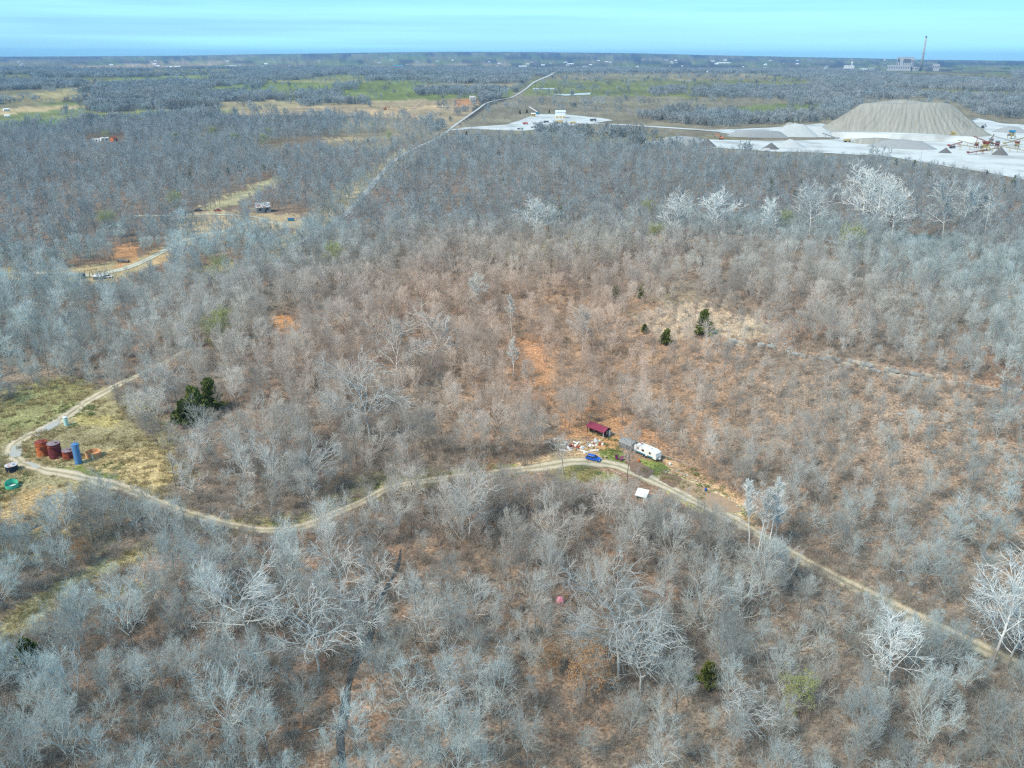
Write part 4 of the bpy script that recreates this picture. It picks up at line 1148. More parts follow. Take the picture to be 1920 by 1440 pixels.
marks = [((1050, 1128), 'near the pink tent', 13), ((1200, 940), 'near the white lean-to', 14), ((1098, 1312), 'near the orange-leaved oak', 12), ((795, 1388), 'near the gnarled pale tree', 9),
         ((870, 1330), 'near the twisted pale pair', 9), ((1160, 1270), 'near the large crooked sycamore', 12), ((600, 1270), 'near the brown opening', 10), ((640, 1150), 'near the creek-head forked tree', 8),
         ((1395, 1395), 'near the long-limbed pale tree', 9), ((880, 1010), 'near the radiating pale tree', 11), ((1430, 1045), 'near the slim white group', 13), ((1870, 1256), 'near the big trackside sycamore', 13),
         ((1325, 1285), 'near the half-hidden cedar', 9), ((1490, 1340), 'near the yellowish twiggy tree', 9), ((590, 930), 'near the sprawling sycamore', 12), ((1590, 1220), 'near the short tan log', 9),
         ((1662, 1312), 'near the young white tree', 12), ((470, 1205), 'near the arching pale sycamore', 13), ((52, 1240), 'near the bright green cedar', 13), ((160, 1060), 'near the orange oaklet', 11)]
marks = [(P(*m[0]), m[1], m[2]) for m in marks]
creek_w = CREEK['creek']; track_w = TRACK['main']
seen_labels = {}
for i in sel:
    i = int(i)
    where = None
    for mp, ph, rad in marks:
        if math.hypot(mp.x - x[i], mp.y - y[i]) < rad: where = ph; break
    if where is None:
        dc = float(dist_polyline(np.array([x[i]]), np.array([y[i]]), creek_w)[0][0]); dt, sd_ = dist_polyline(np.array([x[i]]), np.array([y[i]]), track_w); dt = float(dt[0])
        if dc < 7: where = 'on the creek bank'
        elif dt < 9: where = 'at the track edge'
        elif dt < 22: where = 'set back from the track'
        elif x[i] < creek_w[-1][0] - 4: where = 'on the tank-lot creek side'
        elif u[i] > 1300: where = 'below the lower dirt track'
        else: where = 'across from the tank-lot side'
    hgt = 'small ' if scl[i] < 0.66 else ('big ' if scl[i] > 0.9 else '')
    dn = np.hypot(x - x[i], y - y[i]); dn[i] = 1e9; nb = KINDS[kind[int(np.argmin(dn))]][0]
    lab = f'{hgt}bare {KINDS[kind[i]][0]} tree {where} beside a {nb} one'
    place_tree('bare_tree', lab, 'tree', (x[i], y[i], z[i] - 0.05), rot[i], (scl[i], scl[i] * random.uniform(1.02, 1.3)), [('trunk', KINDS[kind[i]][1]), ('crown', KINDS[kind[i]][2])],
               'bare trees of the foreground woods', (random.gauss(0, 0.05), random.gauss(0, 0.05)))
rest = np.ones(len(x), bool); rest[sel] = False

# --- the rest of the woods, as one mass each, instanced
def proto_collection(name, meshes):
    c = bpy.data.collections.new(name)
    for i, me in enumerate(meshes):
        o = bpy.data.objects.new(f'{name}_{i:02d}', me); c.objects.link(o)
    return c

def instancer(name, coll, pts, idx_, rot_, scl_, label=None):
    me = bpy.data.meshes.new(name); me.vertices.add(len(pts)); me.vertices.foreach_set('co', np.asarray(pts, np.float32).ravel())
    a = me.attributes.new('kind_index', 'INT', 'POINT'); a.data.foreach_set('value', np.asarray(idx_, np.int32))
    a = me.attributes.new('turn', 'FLOAT_VECTOR', 'POINT'); a.data.foreach_set('vector', np.asarray(rot_, np.float32).ravel())
    a = me.attributes.new('size', 'FLOAT_VECTOR', 'POINT'); a.data.foreach_set('vector', np.asarray(scl_, np.float32).ravel())
    o = bpy.data.objects.new(name, me); COL.objects.link(o)
    ng = bpy.data.node_groups.new(name, 'GeometryNodeTree')
    ng.interface.new_socket('Geometry', in_out='INPUT', socket_type='NodeSocketGeometry')
    ng.interface.new_socket('Geometry', in_out='OUTPUT', socket_type='NodeSocketGeometry')
    N = ng.nodes; Lk = ng.links
    gi = N.new('NodeGroupInput'); go = N.new('NodeGroupOutput')
    ci = N.new('GeometryNodeCollectionInfo'); ci.inputs['Collection'].default_value = coll
    ci.inputs['Separate Children'].default_value = True; ci.inputs['Reset Children'].default_value = True
    ip = N.new('GeometryNodeInstanceOnPoints'); ip.inputs['Pick Instance'].default_value = True
    def attr(nm, dt):
        n_ = N.new('GeometryNodeInputNamedAttribute'); n_.data_type = dt; n_.inputs['Name'].default_value = nm; return n_.outputs['Attribute']
    Lk.new(gi.outputs[0], ip.inputs['Points']); Lk.new(ci.outputs[0], ip.inputs['Instance'])
    Lk.new(attr('kind_index', 'INT'), ip.inputs['Instance Index'])
    er = N.new('FunctionNodeEulerToRotation'); Lk.new(attr('turn', 'FLOAT_VECTOR'), er.inputs[0]); Lk.new(er.outputs[0], ip.inputs['Rotation'])
    Lk.new(attr('size', 'FLOAT_VECTOR'), ip.inputs['Scale'])
    Lk.new(ip.outputs[0], go.inputs[0])
    md = o.modifiers.new('scatter', 'NODES'); md.node_group = ng
    return stuff(o)

def joined(a, b, m1, m2, name):
    V = np.concatenate([a[0], b[0]]); F_ = np.concatenate([a[1], b[1] + len(a[0])])
    me = np_mesh(name, V, F_, m1); me.materials.append(m2)
    mi = np.zeros(len(F_), np.int32); mi[len(a[1]):] = 1
    me.polygons.foreach_set('material_index', mi); return me

def jitter(n, s=0.05): return np.column_stack([rng.normal(0, s, n), rng.normal(0, s, n), rng.random(n) * 6.283])
def sizes(s, tall=1.0): return np.column_stack([s, s, s * tall * rng.uniform(0.9, 1.15, len(s))])

near_coll = proto_collection('woods_tree', [joined(*(tree(100 + i, **kw)[:2]), M['bark'], M['twig'], 'woods_tree') for i, (ph, kw) in enumerate(specs)])
xr, yr, zr = x[rest], y[rest], z[rest]
instancer('near_woods', near_coll, np.column_stack([xr, yr, zr - 0.05]), kind[rest], jitter(len(xr)), sizes(scl[rest], 1.15))

# brush and saplings under the near woods
shr = [np_mesh('brush', *shrub(600 + i, H=h, n=nn, r=rr), M['brush']) for i, (h, nn, rr) in enumerate(((2.0, 22, 1.4), (2.8, 16, 1.2), (1.4, 26, 1.6), (3.6, 10, 0.8), (4.6, 6, 0.7)))]
shr_coll = proto_collection('brush_clump', shr)
bx, by, bz, bu, bv = scatter(47000, 78, 480, 0.85)
kb = thin(bx, by, bu, bv, tracks=1.7, creek=0.9) & (bv > forest_edge(bu))
bx, by, bz = bx[kb], by[kb], bz[kb]
fx_, fy_, fz_, fu_, fv_ = scatter(18700, 78, 225, 0.85)
kf = thin(fx_, fy_, fu_, fv_, tracks=1.7, creek=0.9)
bx, by, bz = np.concatenate([bx, fx_[kf]]), np.concatenate([by, fy_[kf]]), np.concatenate([bz, fz_[kf]])
instancer('brush', shr_coll, np.column_stack([bx, by, bz - 0.05]), rng.integers(0, 5, len(bx)), jitter(len(bx), 0.08), sizes(rng.uniform(0.4, 0.95, len(bx))))

# grass tufts of the clearings and verges
def tuft(seed, m, h=0.55, n=46, r=0.55):
    rg = np.random.default_rng(seed); a = rg.random(n) * 6.283; q = np.sqrt(rg.random(n)) * r
    p = np.column_stack([q * np.cos(a), q * np.sin(a), np.zeros(n)])
    lean = np.column_stack([np.cos(a + rg.normal(0, .6, n)), np.sin(a + rg.normal(0, .6, n)), np.zeros(n)]) * (0.15 + 0.35 * rg.random((n, 1))) + UP * h * (0.5 + 0.6 * rg.random((n, 1)))
    sd = _norm(np.cross(lean, rg.normal(size=(n, 3)))) * 0.035
    V = np.stack([p - sd, p + sd, p + lean + sd * .3, p + lean - sd * .3], 1).reshape(-1, 3)
    return np_mesh('grass_tuft', V, np.arange(n * 4).reshape(-1, 4), m)
tuft_coll = proto_collection('grass_tuft', [tuft(40, M['straw']), tuft(41, M['straw'], .8, 60, .8), tuft(42, M['grass'], .35), tuft(43, M['grass'], .4, 50, .8), tuft(44, M['straw'], .4, 40, 1.0)])
GRASSY = [COVER[i][0] for i in (6, 7, 8, 9, 11, 12, 13, 14, 15, 16, 19, 20, 22)]
tx, ty, tz, tu, tv = scatter(60000, 140, 420, 0.68)
tg = np.zeros(len(tx), bool)
for poly in GRASSY: tg |= inpoly(tu + rng.normal(0, 8, len(tx)), tv + rng.normal(0, 4, len(tx)), poly)
for k in TRACK.values(): tg &= dist_polyline(tx, ty, k)[0] > 1.6
tg &= fbm(tx / 7, ty / 7, 333, 3) > 0.42
tx, ty, tz, tu, tv = (q[tg] for q in (tx, ty, tz, tu, tv))
gr = np.zeros(len(tx), bool)
for i in (10, 14, 15, 19, 20): gr |= inpoly(tu, tv, COVER[i][0])
gi_ = np.where(gr | (fbm(tx / 14, ty / 14, 340, 2) > 0.6), rng.integers(2, 4, len(tx)), np.where(rng.random(len(tx)) < .5, rng.integers(0, 2, len(tx)), 4))
instancer('grass', tuft_coll, np.column_stack([tx, ty, tz]), gi_, jitter(len(tx), 0.1), sizes(rng.uniform(0.6, 1.3, len(tx))))

# middle woods
mid_coll = proto_collection('middle_tree', [joined(*far_tree(700 + i, rng.uniform(8.5, 11), rng.uniform(3.6, 4.8))[:2], M['bark'], M['far_twig'], 'middle_tree') for i in range(8)])
x, y, z, u, v = scatter(37500, 400, 1500, 0.66)
keep = thin(x, y, u, v, 4, 4) & (v > forest_edge(u)) & (rng.random(len(x)) < sstep(400, 590, np.hypot(x, y)))
x, y, z, u, v = (q[keep] for q in (x, y, z, u, v))
sp = spaced(x, y, 4.6); x, y, z = x[sp], y[sp], z[sp]
ms = rng.uniform(0.7, 1.15, len(x)); ms = np.where(blocks(x, y, z, 9 * ms), ms * 0.45, ms)
instancer('middle_woods', mid_coll, np.column_stack([x, y, z - 0.1]), rng.integers(0, 8, len(x)), jitter(len(x), 0.03), sizes(ms))

# far woods: clumps
far_coll = proto_collection('far_clump', [np_mesh('far_clump', *clump(800 + i, 5, 6.0), M['far_twig']) for i in range(6)])
x, y, z, u, v = scatter(120000, 900, 6500, 0.64)
left_open = np.zeros(len(x), bool)
for poly, c_, w_ in FAR_COVER: left_open |= inpoly(u + rng.normal(0, 2, len(x)), v + rng.normal(0, 0.5, len(x)), poly)
infar = np.zeros(len(x), bool)
for poly in WOOD_FAR: infar |= inpoly(u + rng.normal(0, 3, len(x)), v + rng.normal(0, 0.6, len(x)), poly)
nz = fbm(x / 300, y / 500, 401, 4)
wood = (~left_open & (nz > 0.51)) | infar
wood &= (v < forest_edge(u)) & (dist_polyline(x, y, ROAD)[0] > 14)
wood &= rng.random(len(x)) < 0.85
hedge = (rng.random(len(x)) < 0.02) & (v < forest_edge(u))
QUARRY = [[(1180, 272), (1290, 258), (1330, 240), (1560, 228), (1700, 215), (1840, 215), (1960, 230), (1960, 350), (1660, 298), (1440, 288)],
          [(840, 250), (940, 230), (1000, 208), (1160, 218), (1340, 240), (1340, 250), (1100, 244), (980, 250)], [(1600, 118), (1900, 132), (1900, 150), (1720, 146), (1600, 132)]]
for q in QUARRY: wood &= ~inpoly(u, v, q); hedge &= ~inpoly(u, v, q)
wood |= hedge
wood &= dist_polyline(x, y, ROAD)[0] > 14
x, y, z = x[wood], y[wood], z[wood]
instancer('far_woods', far_coll, np.column_stack([x, y, z - 0.3]), rng.integers(0, 6, len(x)), jitter(len(x), 0.0), sizes(rng.uniform(0.65, 1.1, len(x)) * np.where(rng.random(len(x)) < 0.2, 0.7, 1)))
# lone shrubs of the pasture
px_, py_, pz_, pu_, pv_ = scatter(9000, 800, 2600, 0.6)
kp = inpoly(pu_, pv_, FAR_COVER[0][0]) & (fbm(px_ / 120, py_ / 160, 410, 3) > 0.47)
for q in QUARRY: kp &= ~inpoly(pu_, pv_, q)
kp &= dist_polyline(px_, py_, ROAD)[0] > 14
kp &= rng.random(len(kp)) < 0.5
instancer('pasture_shrubs', mid_coll, np.column_stack([px_[kp], py_[kp], pz_[kp] - 0.2]), rng.integers(0, 8, int(kp.sum())), jitter(int(kp.sum()), 0.03), sizes(rng.uniform(0.3, 0.75, int(kp.sum()))))
#PART3
# ------------------------------------------------------------------ stones
def rock_mesh(seed, m, n=9, flat=0.7):
    rg = np.random.default_rng(seed)
    V = []; k = 7
    prof = [(0.25, -0.45), (0.85, -0.25), (1.0, 0.1), (0.75, 0.42), (0.3, 0.55)]
    mb = MB(); mb.lathe(prof, n)
    v = np.array(mb.v); v *= (1 + rg.normal(0, 0.13, (len(v), 1))); v[:, 2] *= flat; v[:, 1] *= rg.uniform(0.6, 0.95)
    mb.v = [tuple(p) for p in v]
    return mb.mesh('rock', m)
ROCKS = [rock_mesh(900 + i, M['rock_grey'] if i < 4 else M['rock']) for i in range(7)]

def slab_mesh(seed, m):
    rg = np.random.default_rng(seed)
    n = 9; a = np.sort(rg.random(n)) * 2 * math.pi
    out = [(math.cos(t) * rg.uniform(0.75, 1.1), math.sin(t) * rg.uniform(0.45, 0.75)) for t in a]
    mb = MB()
    lo = [(x * 0.92, y * 0.92, -0.5) for x, y in out]; md = [(x, y, 0.1 * rg.normal()) for x, y in out]; hi = [(x * 0.94, y * 0.94, 0.5 + 0.08 * rg.normal()) for x, y in out]
    f = [tuple(range(n - 1, -1, -1)), tuple(range(2 * n, 3 * n))]
    for r_ in range(2): f += [(r_ * n + i, r_ * n + (i + 1) % n, (r_ + 1) * n + (i + 1) % n, (r_ + 1) * n + i) for i in range(n)]
    mb.add(lo + md + hi, f)
    return mb.mesh('slab', m)
SLABS = [slab_mesh(930 + i, M['rock_grey'] if i % 2 else M['rock']) for i in range(6)]

lc = resample(LEDGE, 3.0)
led = thing('rock_ledge', 'long broken ledge of layered grey sandstone along the hillside', 'rock ledge', (lc[0][0], lc[0][1], ground_z(*lc[0])))
for i, (a, b) in enumerate(lc):
    if a > 330: break
    t_ = lc[min(i + 1, len(lc) - 1)] - lc[max(i - 1, 0)]; yw = math.atan2(t_[1], t_[0])
    nx, ny = -math.sin(yw), math.cos(yw)
    for layer, (off, dz, w) in enumerate(((-1.3, -0.25, 1.0), (-0.5, 0.55, 0.9))):
        if random.random() < (0.2 if 8 < i % 23 else 0.55) and layer: continue
        if random.random() < 0.22: continue
        o = bpy.data.objects.new('slab', SLABS[random.randrange(6)]); COL.objects.link(o); o.parent = led
        xx, yy = a + nx * off + random.gauss(0, 0.3), b + ny * off + random.gauss(0, 0.3)
        zz = ground_z(a - nx * 2.2, b - ny * 2.2) + 0.5 + (1.1 if layer else 0)
        o.location = Vector((xx, yy, zz)) - led.location
        o.rotation_euler = (random.gauss(0, 0.05), random.gauss(0, 0.05), yw + random.gauss(0, 0.18))
        o.scale = (random.uniform(1.5, 2.6), random.uniform(1.1, 1.8), random.uniform(0.7, 1.3))
boul = [((1690, 1092), 'boulder', 3, 0.9), ((1715, 1118), 'b', 4, 0.9), ((1748, 1146), 'b', 3, 1.3), ((1760, 1120), 'b', 4, 0.8), ((1600, 688), 'b', 10, 1.0), ((1575, 690), 'b', 6, 0.9), ((1700, 772), 'b', 5, 0.9), ((1780, 800), 'b', 5, 0.9),
        ((1825, 800), 'b', 5, 0.8), ((1745, 850), 'b', 4, 0.7), ((1615, 1015), 'b', 4, 0.9), ((1350, 610), 'b', 8, 0.7), ((1290, 590), 'b', 6, 0.6), ((1480, 640), 'b', 8, 0.8), ((1865, 770), 'b', 6, 0.9)]
where_b = ['on the slope above the lower track', 'in the cluster above the lower track', 'standing over the lower track', 'among the biggest rocks above the track', 'tumbled below the broken ledge', 'below the open end of the ledge', 'on the leaf-strewn slope under the ledge',
           'beside dark trunks under the ledge', 'at the foot of the hillside ledge', 'half way down the brown slope', 'near the pale scar above the track', 'on the bare stony rise', 'on the near side of the stony rise', 'at the start of the rock ledge', 'under the far end of the ledge']
for (pxc, _, n_, s_), wh in zip(boul, where_b):
    for k in range(n_):
        p = P(pxc[0] + random.gauss(0, 14), pxc[1] + random.gauss(0, 7))
        o = bpy.data.objects.new('boulder', ROCKS[random.randrange(4)]); COL.objects.link(o)
        s0 = s_ * random.uniform(0.45, 1.15)
        o.location = p + Vector((0, 0, 0.15 * s0)); o.rotation_euler = (0, 0, random.uniform(0, 6.28)); o.scale = (s0 * 1.15, s0, s0)
        tag(o, f'grey weathered boulder {wh}', 'boulder', 'boulders ' + wh)

def along(px, n_, spread):
    for k in range(n_):
        t_ = random.random() * (len(px) - 1); i = int(t_); f = t_ - i
        a, b = px[i], px[min(i + 1, len(px) - 1)]
        yield P(a[0] + (b[0] - a[0]) * f + random.gauss(0, spread), a[1] + (b[1] - a[1]) * f + random.gauss(0, spread * 0.5))
for line, n_, wh in (([(1258, 878), (1300, 897), (1350, 925), (1402, 962)], 46, 'in the rubble edge behind the garden plots'), ([(1226, 906), (1240, 893), (1252, 880)], 16, 'in the row dividing the garden plots'),
                     ([(1300, 940), (1345, 958), (1395, 985)], 14, 'between the dry garden plot and the track')):
    for p in along(line, n_, 3.5):
        o = bpy.data.objects.new('stone', ROCKS[random.randrange(4, 7)]); COL.objects.link(o)
        s0 = random.uniform(0.18, 0.45); o.location = p + Vector((0, 0, 0.1)); o.scale = (s0, s0, s0); o.rotation_euler = (0, 0, random.uniform(0, 6.28))
        tag(o, f'pale stone {wh}', 'stone', 'stones ' + wh)

# fallen logs
for (a, b, r_, lab) in (((546, 1262), (572, 1298), 0.16, 'pale fallen trunk lying in the brown opening'), ((655, 1250), (700, 1222), 0.14, 'fallen limb lying across the dark creek'), ((1085, 1395), (1160, 1420), 0.15, 'dark fallen trunk in the brown floor near the bottom'),
                       ((1050, 782), (1098, 792), 0.14, 'fallen dark trunk behind the maroon-roofed cabin'), ((1625, 998), (1665, 996), 0.13, 'dark log lying on the brown hillside'), ((1610, 950), (1650, 920), 0.13, 'leaning dead trunk on the brown hillside'),
                       ((1582, 1226), (1598, 1214), 0.2, 'short tan log in the brush below the track'), ((1240, 855), (1310, 872), 0.15, 'long dark log behind the white camper')):
    A, B = P(*a), P(*b); d = B - A; L_ = d.length
    root = thing('fallen_log', lab, 'log', A)
    rg = np.random.default_rng(int(a[0]))
    ln = grow_lines(rg, np.array([[0, 0, 0.25]]), np.array([[d.x, d.y, d.z]]), np.array([L_]), 6, 0.05, 0)
    vv, ff = skin(ln, r_, r_ * 0.55, 7)
    o = bpy.data.objects.new('trunk', np_mesh('log', vv, ff, M['bark'])); COL.objects.link(o); o.parent = root
    p_, d_, t_ = children(rg, ln, 4, 0.4, 0.95, 45)
    vv, ff = skin(grow_lines(rg, p_, d_ + UP * 0.3, np.full(4, 1.4), 3, 0.15, 0), 0.05, 0.02, 4)
    o = bpy.data.objects.new('limb', np_mesh('limb', vv, ff, M['bark'])); COL.objects.link(o); o.parent = root

def deadfall(px, wh):
    A = P(*px); a = random.uniform(0, 6.28); L_ = random.uniform(3, 7)
    root = thing('fallen_limb', f'grey fallen limb {wh}', 'log', A, a, 'fallen limbs ' + wh)
    rg = np.random.default_rng(random.randrange(10 ** 6))
    ln = grow_lines(rg, np.array([[0, 0, 0.2]]), np.array([[1, 0, 0.04]]), np.array([L_]), 7, 0.10, 0)
    vv, ff = skin(ln, 0.10, 0.04, 5); o = bpy.data.objects.new('trunk', np_mesh('limb', vv, ff, M['pale_bark'])); COL.objects.link(o); o.parent = root
    p_, d_, t_ = children(rg, ln, 5, 0.3, 0.95, 40)
    vv, ff = skin(grow_lines(rg, p_, d_ + UP * 0.25, np.full(5, 1.5), 3, 0.15, 0), 0.04, 0.015, 3); o = bpy.data.objects.new('branch', np_mesh('branch', vv, ff, M['pale_bark'])); COL.objects.link(o); o.parent = root
for k in range(34):
    if k < 12: deadfall((random.uniform(560, 1150), random.uniform(1080, 1430)), 'on the brown floor round the creek woods')
    elif k < 26: deadfall((random.uniform(1300, 1880), random.uniform(720, 1020)), 'on the leafy slope below the ledge')
    else: deadfall((random.uniform(900, 1250), random.uniform(600, 790)), 'on the slope above the cabin')

# ------------------------------------------------------------------ homestead
def frame_px(a, b, depth):
    """footprint: front edge runs from pixel a to pixel b, the thing reaches `depth` metres back -> centre, yaw, length"""
    A, B = P(*a), P(*b); d = B - A; L_ = math.hypot(d.x, d.y); yw = math.atan2(d.y, d.x)
    c = (A + B) / 2 + Vector((-math.sin(yw), math.cos(yw), 0)) * depth / 2
    return Vector((c.x, c.y, ground_z(c.x, c.y))), yw, L_

# cabin
c, yw, L_ = frame_px((1100, 812), (1131, 824), 3.6)
L_ = min(max(L_, 6.0), 7.6)
cab = thing('cabin', 'small dark cabin with a maroon metal roof and open front porch', 'cabin', c, yw)
mb = MB(); mb.box((0, 0.62, 1.28), (L_, 2.35, 2.25)); mb.build('wall', M['dark_wood'], cab)
g = MB()
for sx in (-1, 1):
    x0 = sx * (L_ / 2 - 0.06)
    g.add([(x0, -0.56, 2.4), (x0, 1.8, 2.4), (x0, 0.1, 3.15)], [(0, 1, 2), (2, 1, 0)])
g.build('gable', M['dark_wood'], cab)
fl = MB(); fl.box((0, 0, 0.08), (L_ + 0.1, 3.6, 0.16)); fl.build('deck', M['wood'], cab)
rf = MB()
pt = [(-2.05, 2.32), (0.1, 3.30), (2.05, 2.36), (2.05, 2.28), (0.1, 3.22), (-2.05, 2.24)]
rf.add([(-L_ / 2 - 0.3, q, zq) for q, zq in pt] + [(L_ / 2 + 0.3, q, zq) for q, zq in pt], [(5, 4, 3, 2, 1, 0)[:6], (6, 7, 8, 9, 10, 11)] + [((i + 1) % 6, i, 6 + i, 6 + (i + 1) % 6)[::-1] for i in range(6)])
roof = rf.build('roof', M['maroon'], cab)
for k in range(int(L_ / 0.6)):
    q = -L_ / 2 + 0.1 + k * 0.6
    r2 = MB(); r2.bar((q, -2.04, 2.35), (q, 0.1, 3.335), 0.05); r2.build('roof_rib', M['maroon'], roof)
for k in range(4):
    q = -L_ / 2 + 0.15 + k * (L_ - 0.3) / 3
    b_ = MB(); b_.box((q, -1.7, 1.24), (0.12, 0.12, 2.2)); b_.build('porch_post', M['white'] if k == 3 else M['dark_wood'], cab)
for q in (-1.6, 1.2):
    w_ = MB(); w_.box((q, -0.58, 1.5), (0.8, 0.04, 0.9)); ww = w_.build('window', M['white'], cab)
    w_ = MB(); w_.box((q, -0.61, 1.5), (0.62, 0.03, 0.72)); w_.build('pane', M['glass'], ww)
w_ = MB(); w_.box((L_ / 2 + 0.02, 0.0, 1.6), (0.04, 0.7, 0.9)); ww = w_.build('window', M['white'], cab)
w_ = MB(); w_.box((L_ / 2 + 0.05, 0.0, 1.6), (0.03, 0.5, 0.72)); w_.build('pane', M['glass'], ww)
d_ = MB(); d_.box((L_ / 2 + 0.02, 1.2, 1.2), (0.05, 0.85, 2.0)); dd = d_.build('door', M['white'], cab)
d_ = MB(); d_.box((L_ / 2 + 0.06, 0.9, 1.15), (0.05, 0.05, 0.12)); d_.build('handle', M['grey_metal'], dd)
rl = MB(); rl.bar((-L_ / 2, -1.7, 1.0), (0.4, -1.7, 1.0), 0.08); rl.build('porch_rail', M['dark_wood'], cab)

# grey metal shed
c, yw, L_ = frame_px((1158, 836), (1186, 848), 3.0)
L_ = 4.6
sh = thing('metal_shed', 'low grey barn-roofed metal shed between cabin and camper', 'shed', c, yw)
w_ = MB(); w_.box((0, 0, 0.85), (L_, 3.0, 1.7)); w_.build('wall', M['dark_grey'], sh)
rf = MB(); pt = [(-1.62, 1.55), (-1.15, 2.35), (0, 2.75), (1.15, 2.35), (1.62, 1.55), (1.5, 1.55), (1.08, 2.25), (0, 2.63), (-1.08, 2.25), (-1.5, 1.55)]
n_ = len(pt)
rf.add([(-L_ / 2 - 0.12, q, zq) for q, zq in pt] + [(L_ / 2 + 0.12, q, zq) for q, zq in pt], [(0, 1, 2, 3, 4, 5, 6, 7, 8, 9), tuple(range(2 * n_ - 1, n_ - 1, -1))] + [((i + 1) % n_, i, n_ + i, n_ + (i + 1) % n_) for i in range(n_)])
rf.build('roof', M['grey_metal'], sh)
g = MB()
for sx in (-1, 1): g.add([(sx * L_ / 2, -1.5, 1.7), (sx * L_ / 2, 1.5, 1.7), (sx * L_ / 2, 1.06, 2.25), (sx * L_ / 2, 0, 2.62), (sx * L_ / 2, -1.06, 2.25)], [(0, 1, 2, 3, 4)])
g.build('gable', M['dark_grey'], sh)
for q in (-0.45, 0.45):
    d_ = MB(); d_.box((-L_ / 2 - 0.03, q, 0.9), (0.05, 0.85, 1.7)); d_.build('door', M['grey_metal'], sh)

# camper
c, yw, L_ = frame_px((1188, 849), (1230, 868), 2.5)
L_ = 8.2
rv = thing('camper_trailer', 'long white travel trailer parked behind the garden plots', 'camper', c, yw)
b_ = MB(); b_.prism([(-L_ / 2, 0.75), (-L_ / 2, 2.7), (-L_ / 2 + 0.5, 3.0), (L_ / 2 - 1.1, 3.0), (L_ / 2 - 0.25, 2.55), (L_ / 2, 1.5), (L_ / 2 - 0.1, 0.75)], -1.2, 1.2)
body = b_.build('body', M['white'], rv)
r_ = MB(); r_.box((-0.4, 0, 3.02), (L_ - 1.9, 2.3, 0.06)); rr = r_.build('roof', M['roof_white'], rv)
for q, yq in ((-2.2, 0.1), (1.6, -0.1)):
    v_ = MB(); v_.box((q, yq, 3.12), (0.4, 0.4, 0.14)); v_.build('vent', M['grey_metal'], rr)
v_ = MB(); v_.box((-0.2, 0, 3.2), (0.9, 0.7, 0.3), taper=0.85); v_.build('air_conditioner', M['white'], rr)
v_ = MB(); v_.box((-2.9, 0.55, 3.09), (1.1, 0.5, 0.05)); v_.build('red_patch', M['red'], rr)
for q, w0 in ((-2.7, 0.5), (-0.9, 0.9), (1.7, 0.7)):
    w_ = MB(); w_.box((q, -1.22, 2.05), (w0, 0.04, 0.6)); ww = w_.build('window', M['black'], rv)
    w_ = MB(); w_.box((q, -1.25, 2.05), (w0 - 0.12, 0.03, 0.48)); w_.build('pane', M['glass'], ww)
d_ = MB(); d_.box((0.5, -1.22, 1.7), (0.7, 0.04, 1.75)); d_.build('door', M['roof_white'], rv)
d_ = MB(); d_.box((-0.6, -1.215, 0.98), (L_ - 1.4, 0.03, 0.4)); d_.build('skirt', M['teal'], rv)
for sx in (-0.9, 0.0):
    for sy in (-1.08, 1.08):
        t_ = MB(); t_.bar((sx, sy - 0.1, 0.36), (sx, sy + 0.1, 0.36), 0.72, n=14); w_ = t_.build('wheel', M['black'], rv)
        t_ = MB(); t_.bar((sx, sy - 0.12, 0.36), (sx, sy + 0.12, 0.36), 0.36, n=10); t_.build('rim', M['grey_metal'], w_)
t_ = MB(); t_.bar((L_ / 2 - 0.2, -0.7, 0.62), (L_ / 2 + 1.2, 0, 0.58), 0.1); t_.bar((L_ / 2 - 0.2, 0.7, 0.62), (L_ / 2 + 1.2, 0, 0.58), 0.1); t_.bar((L_ / 2 + 1.15, 0, 0.0), (L_ / 2 + 1.15, 0, 0.9), 0.08); t_.build('tongue', M['black'], rv)
for q in (-0.18, 0.18):
    t_ = MB(); t_.lathe([(0.12, 0), (0.15, 0.06), (0.15, 0.4), (0.08, 0.5)], 10, (L_ / 2 + 0.35, q, 0.66)); t_.build('gas_bottle', M['white'], rv)

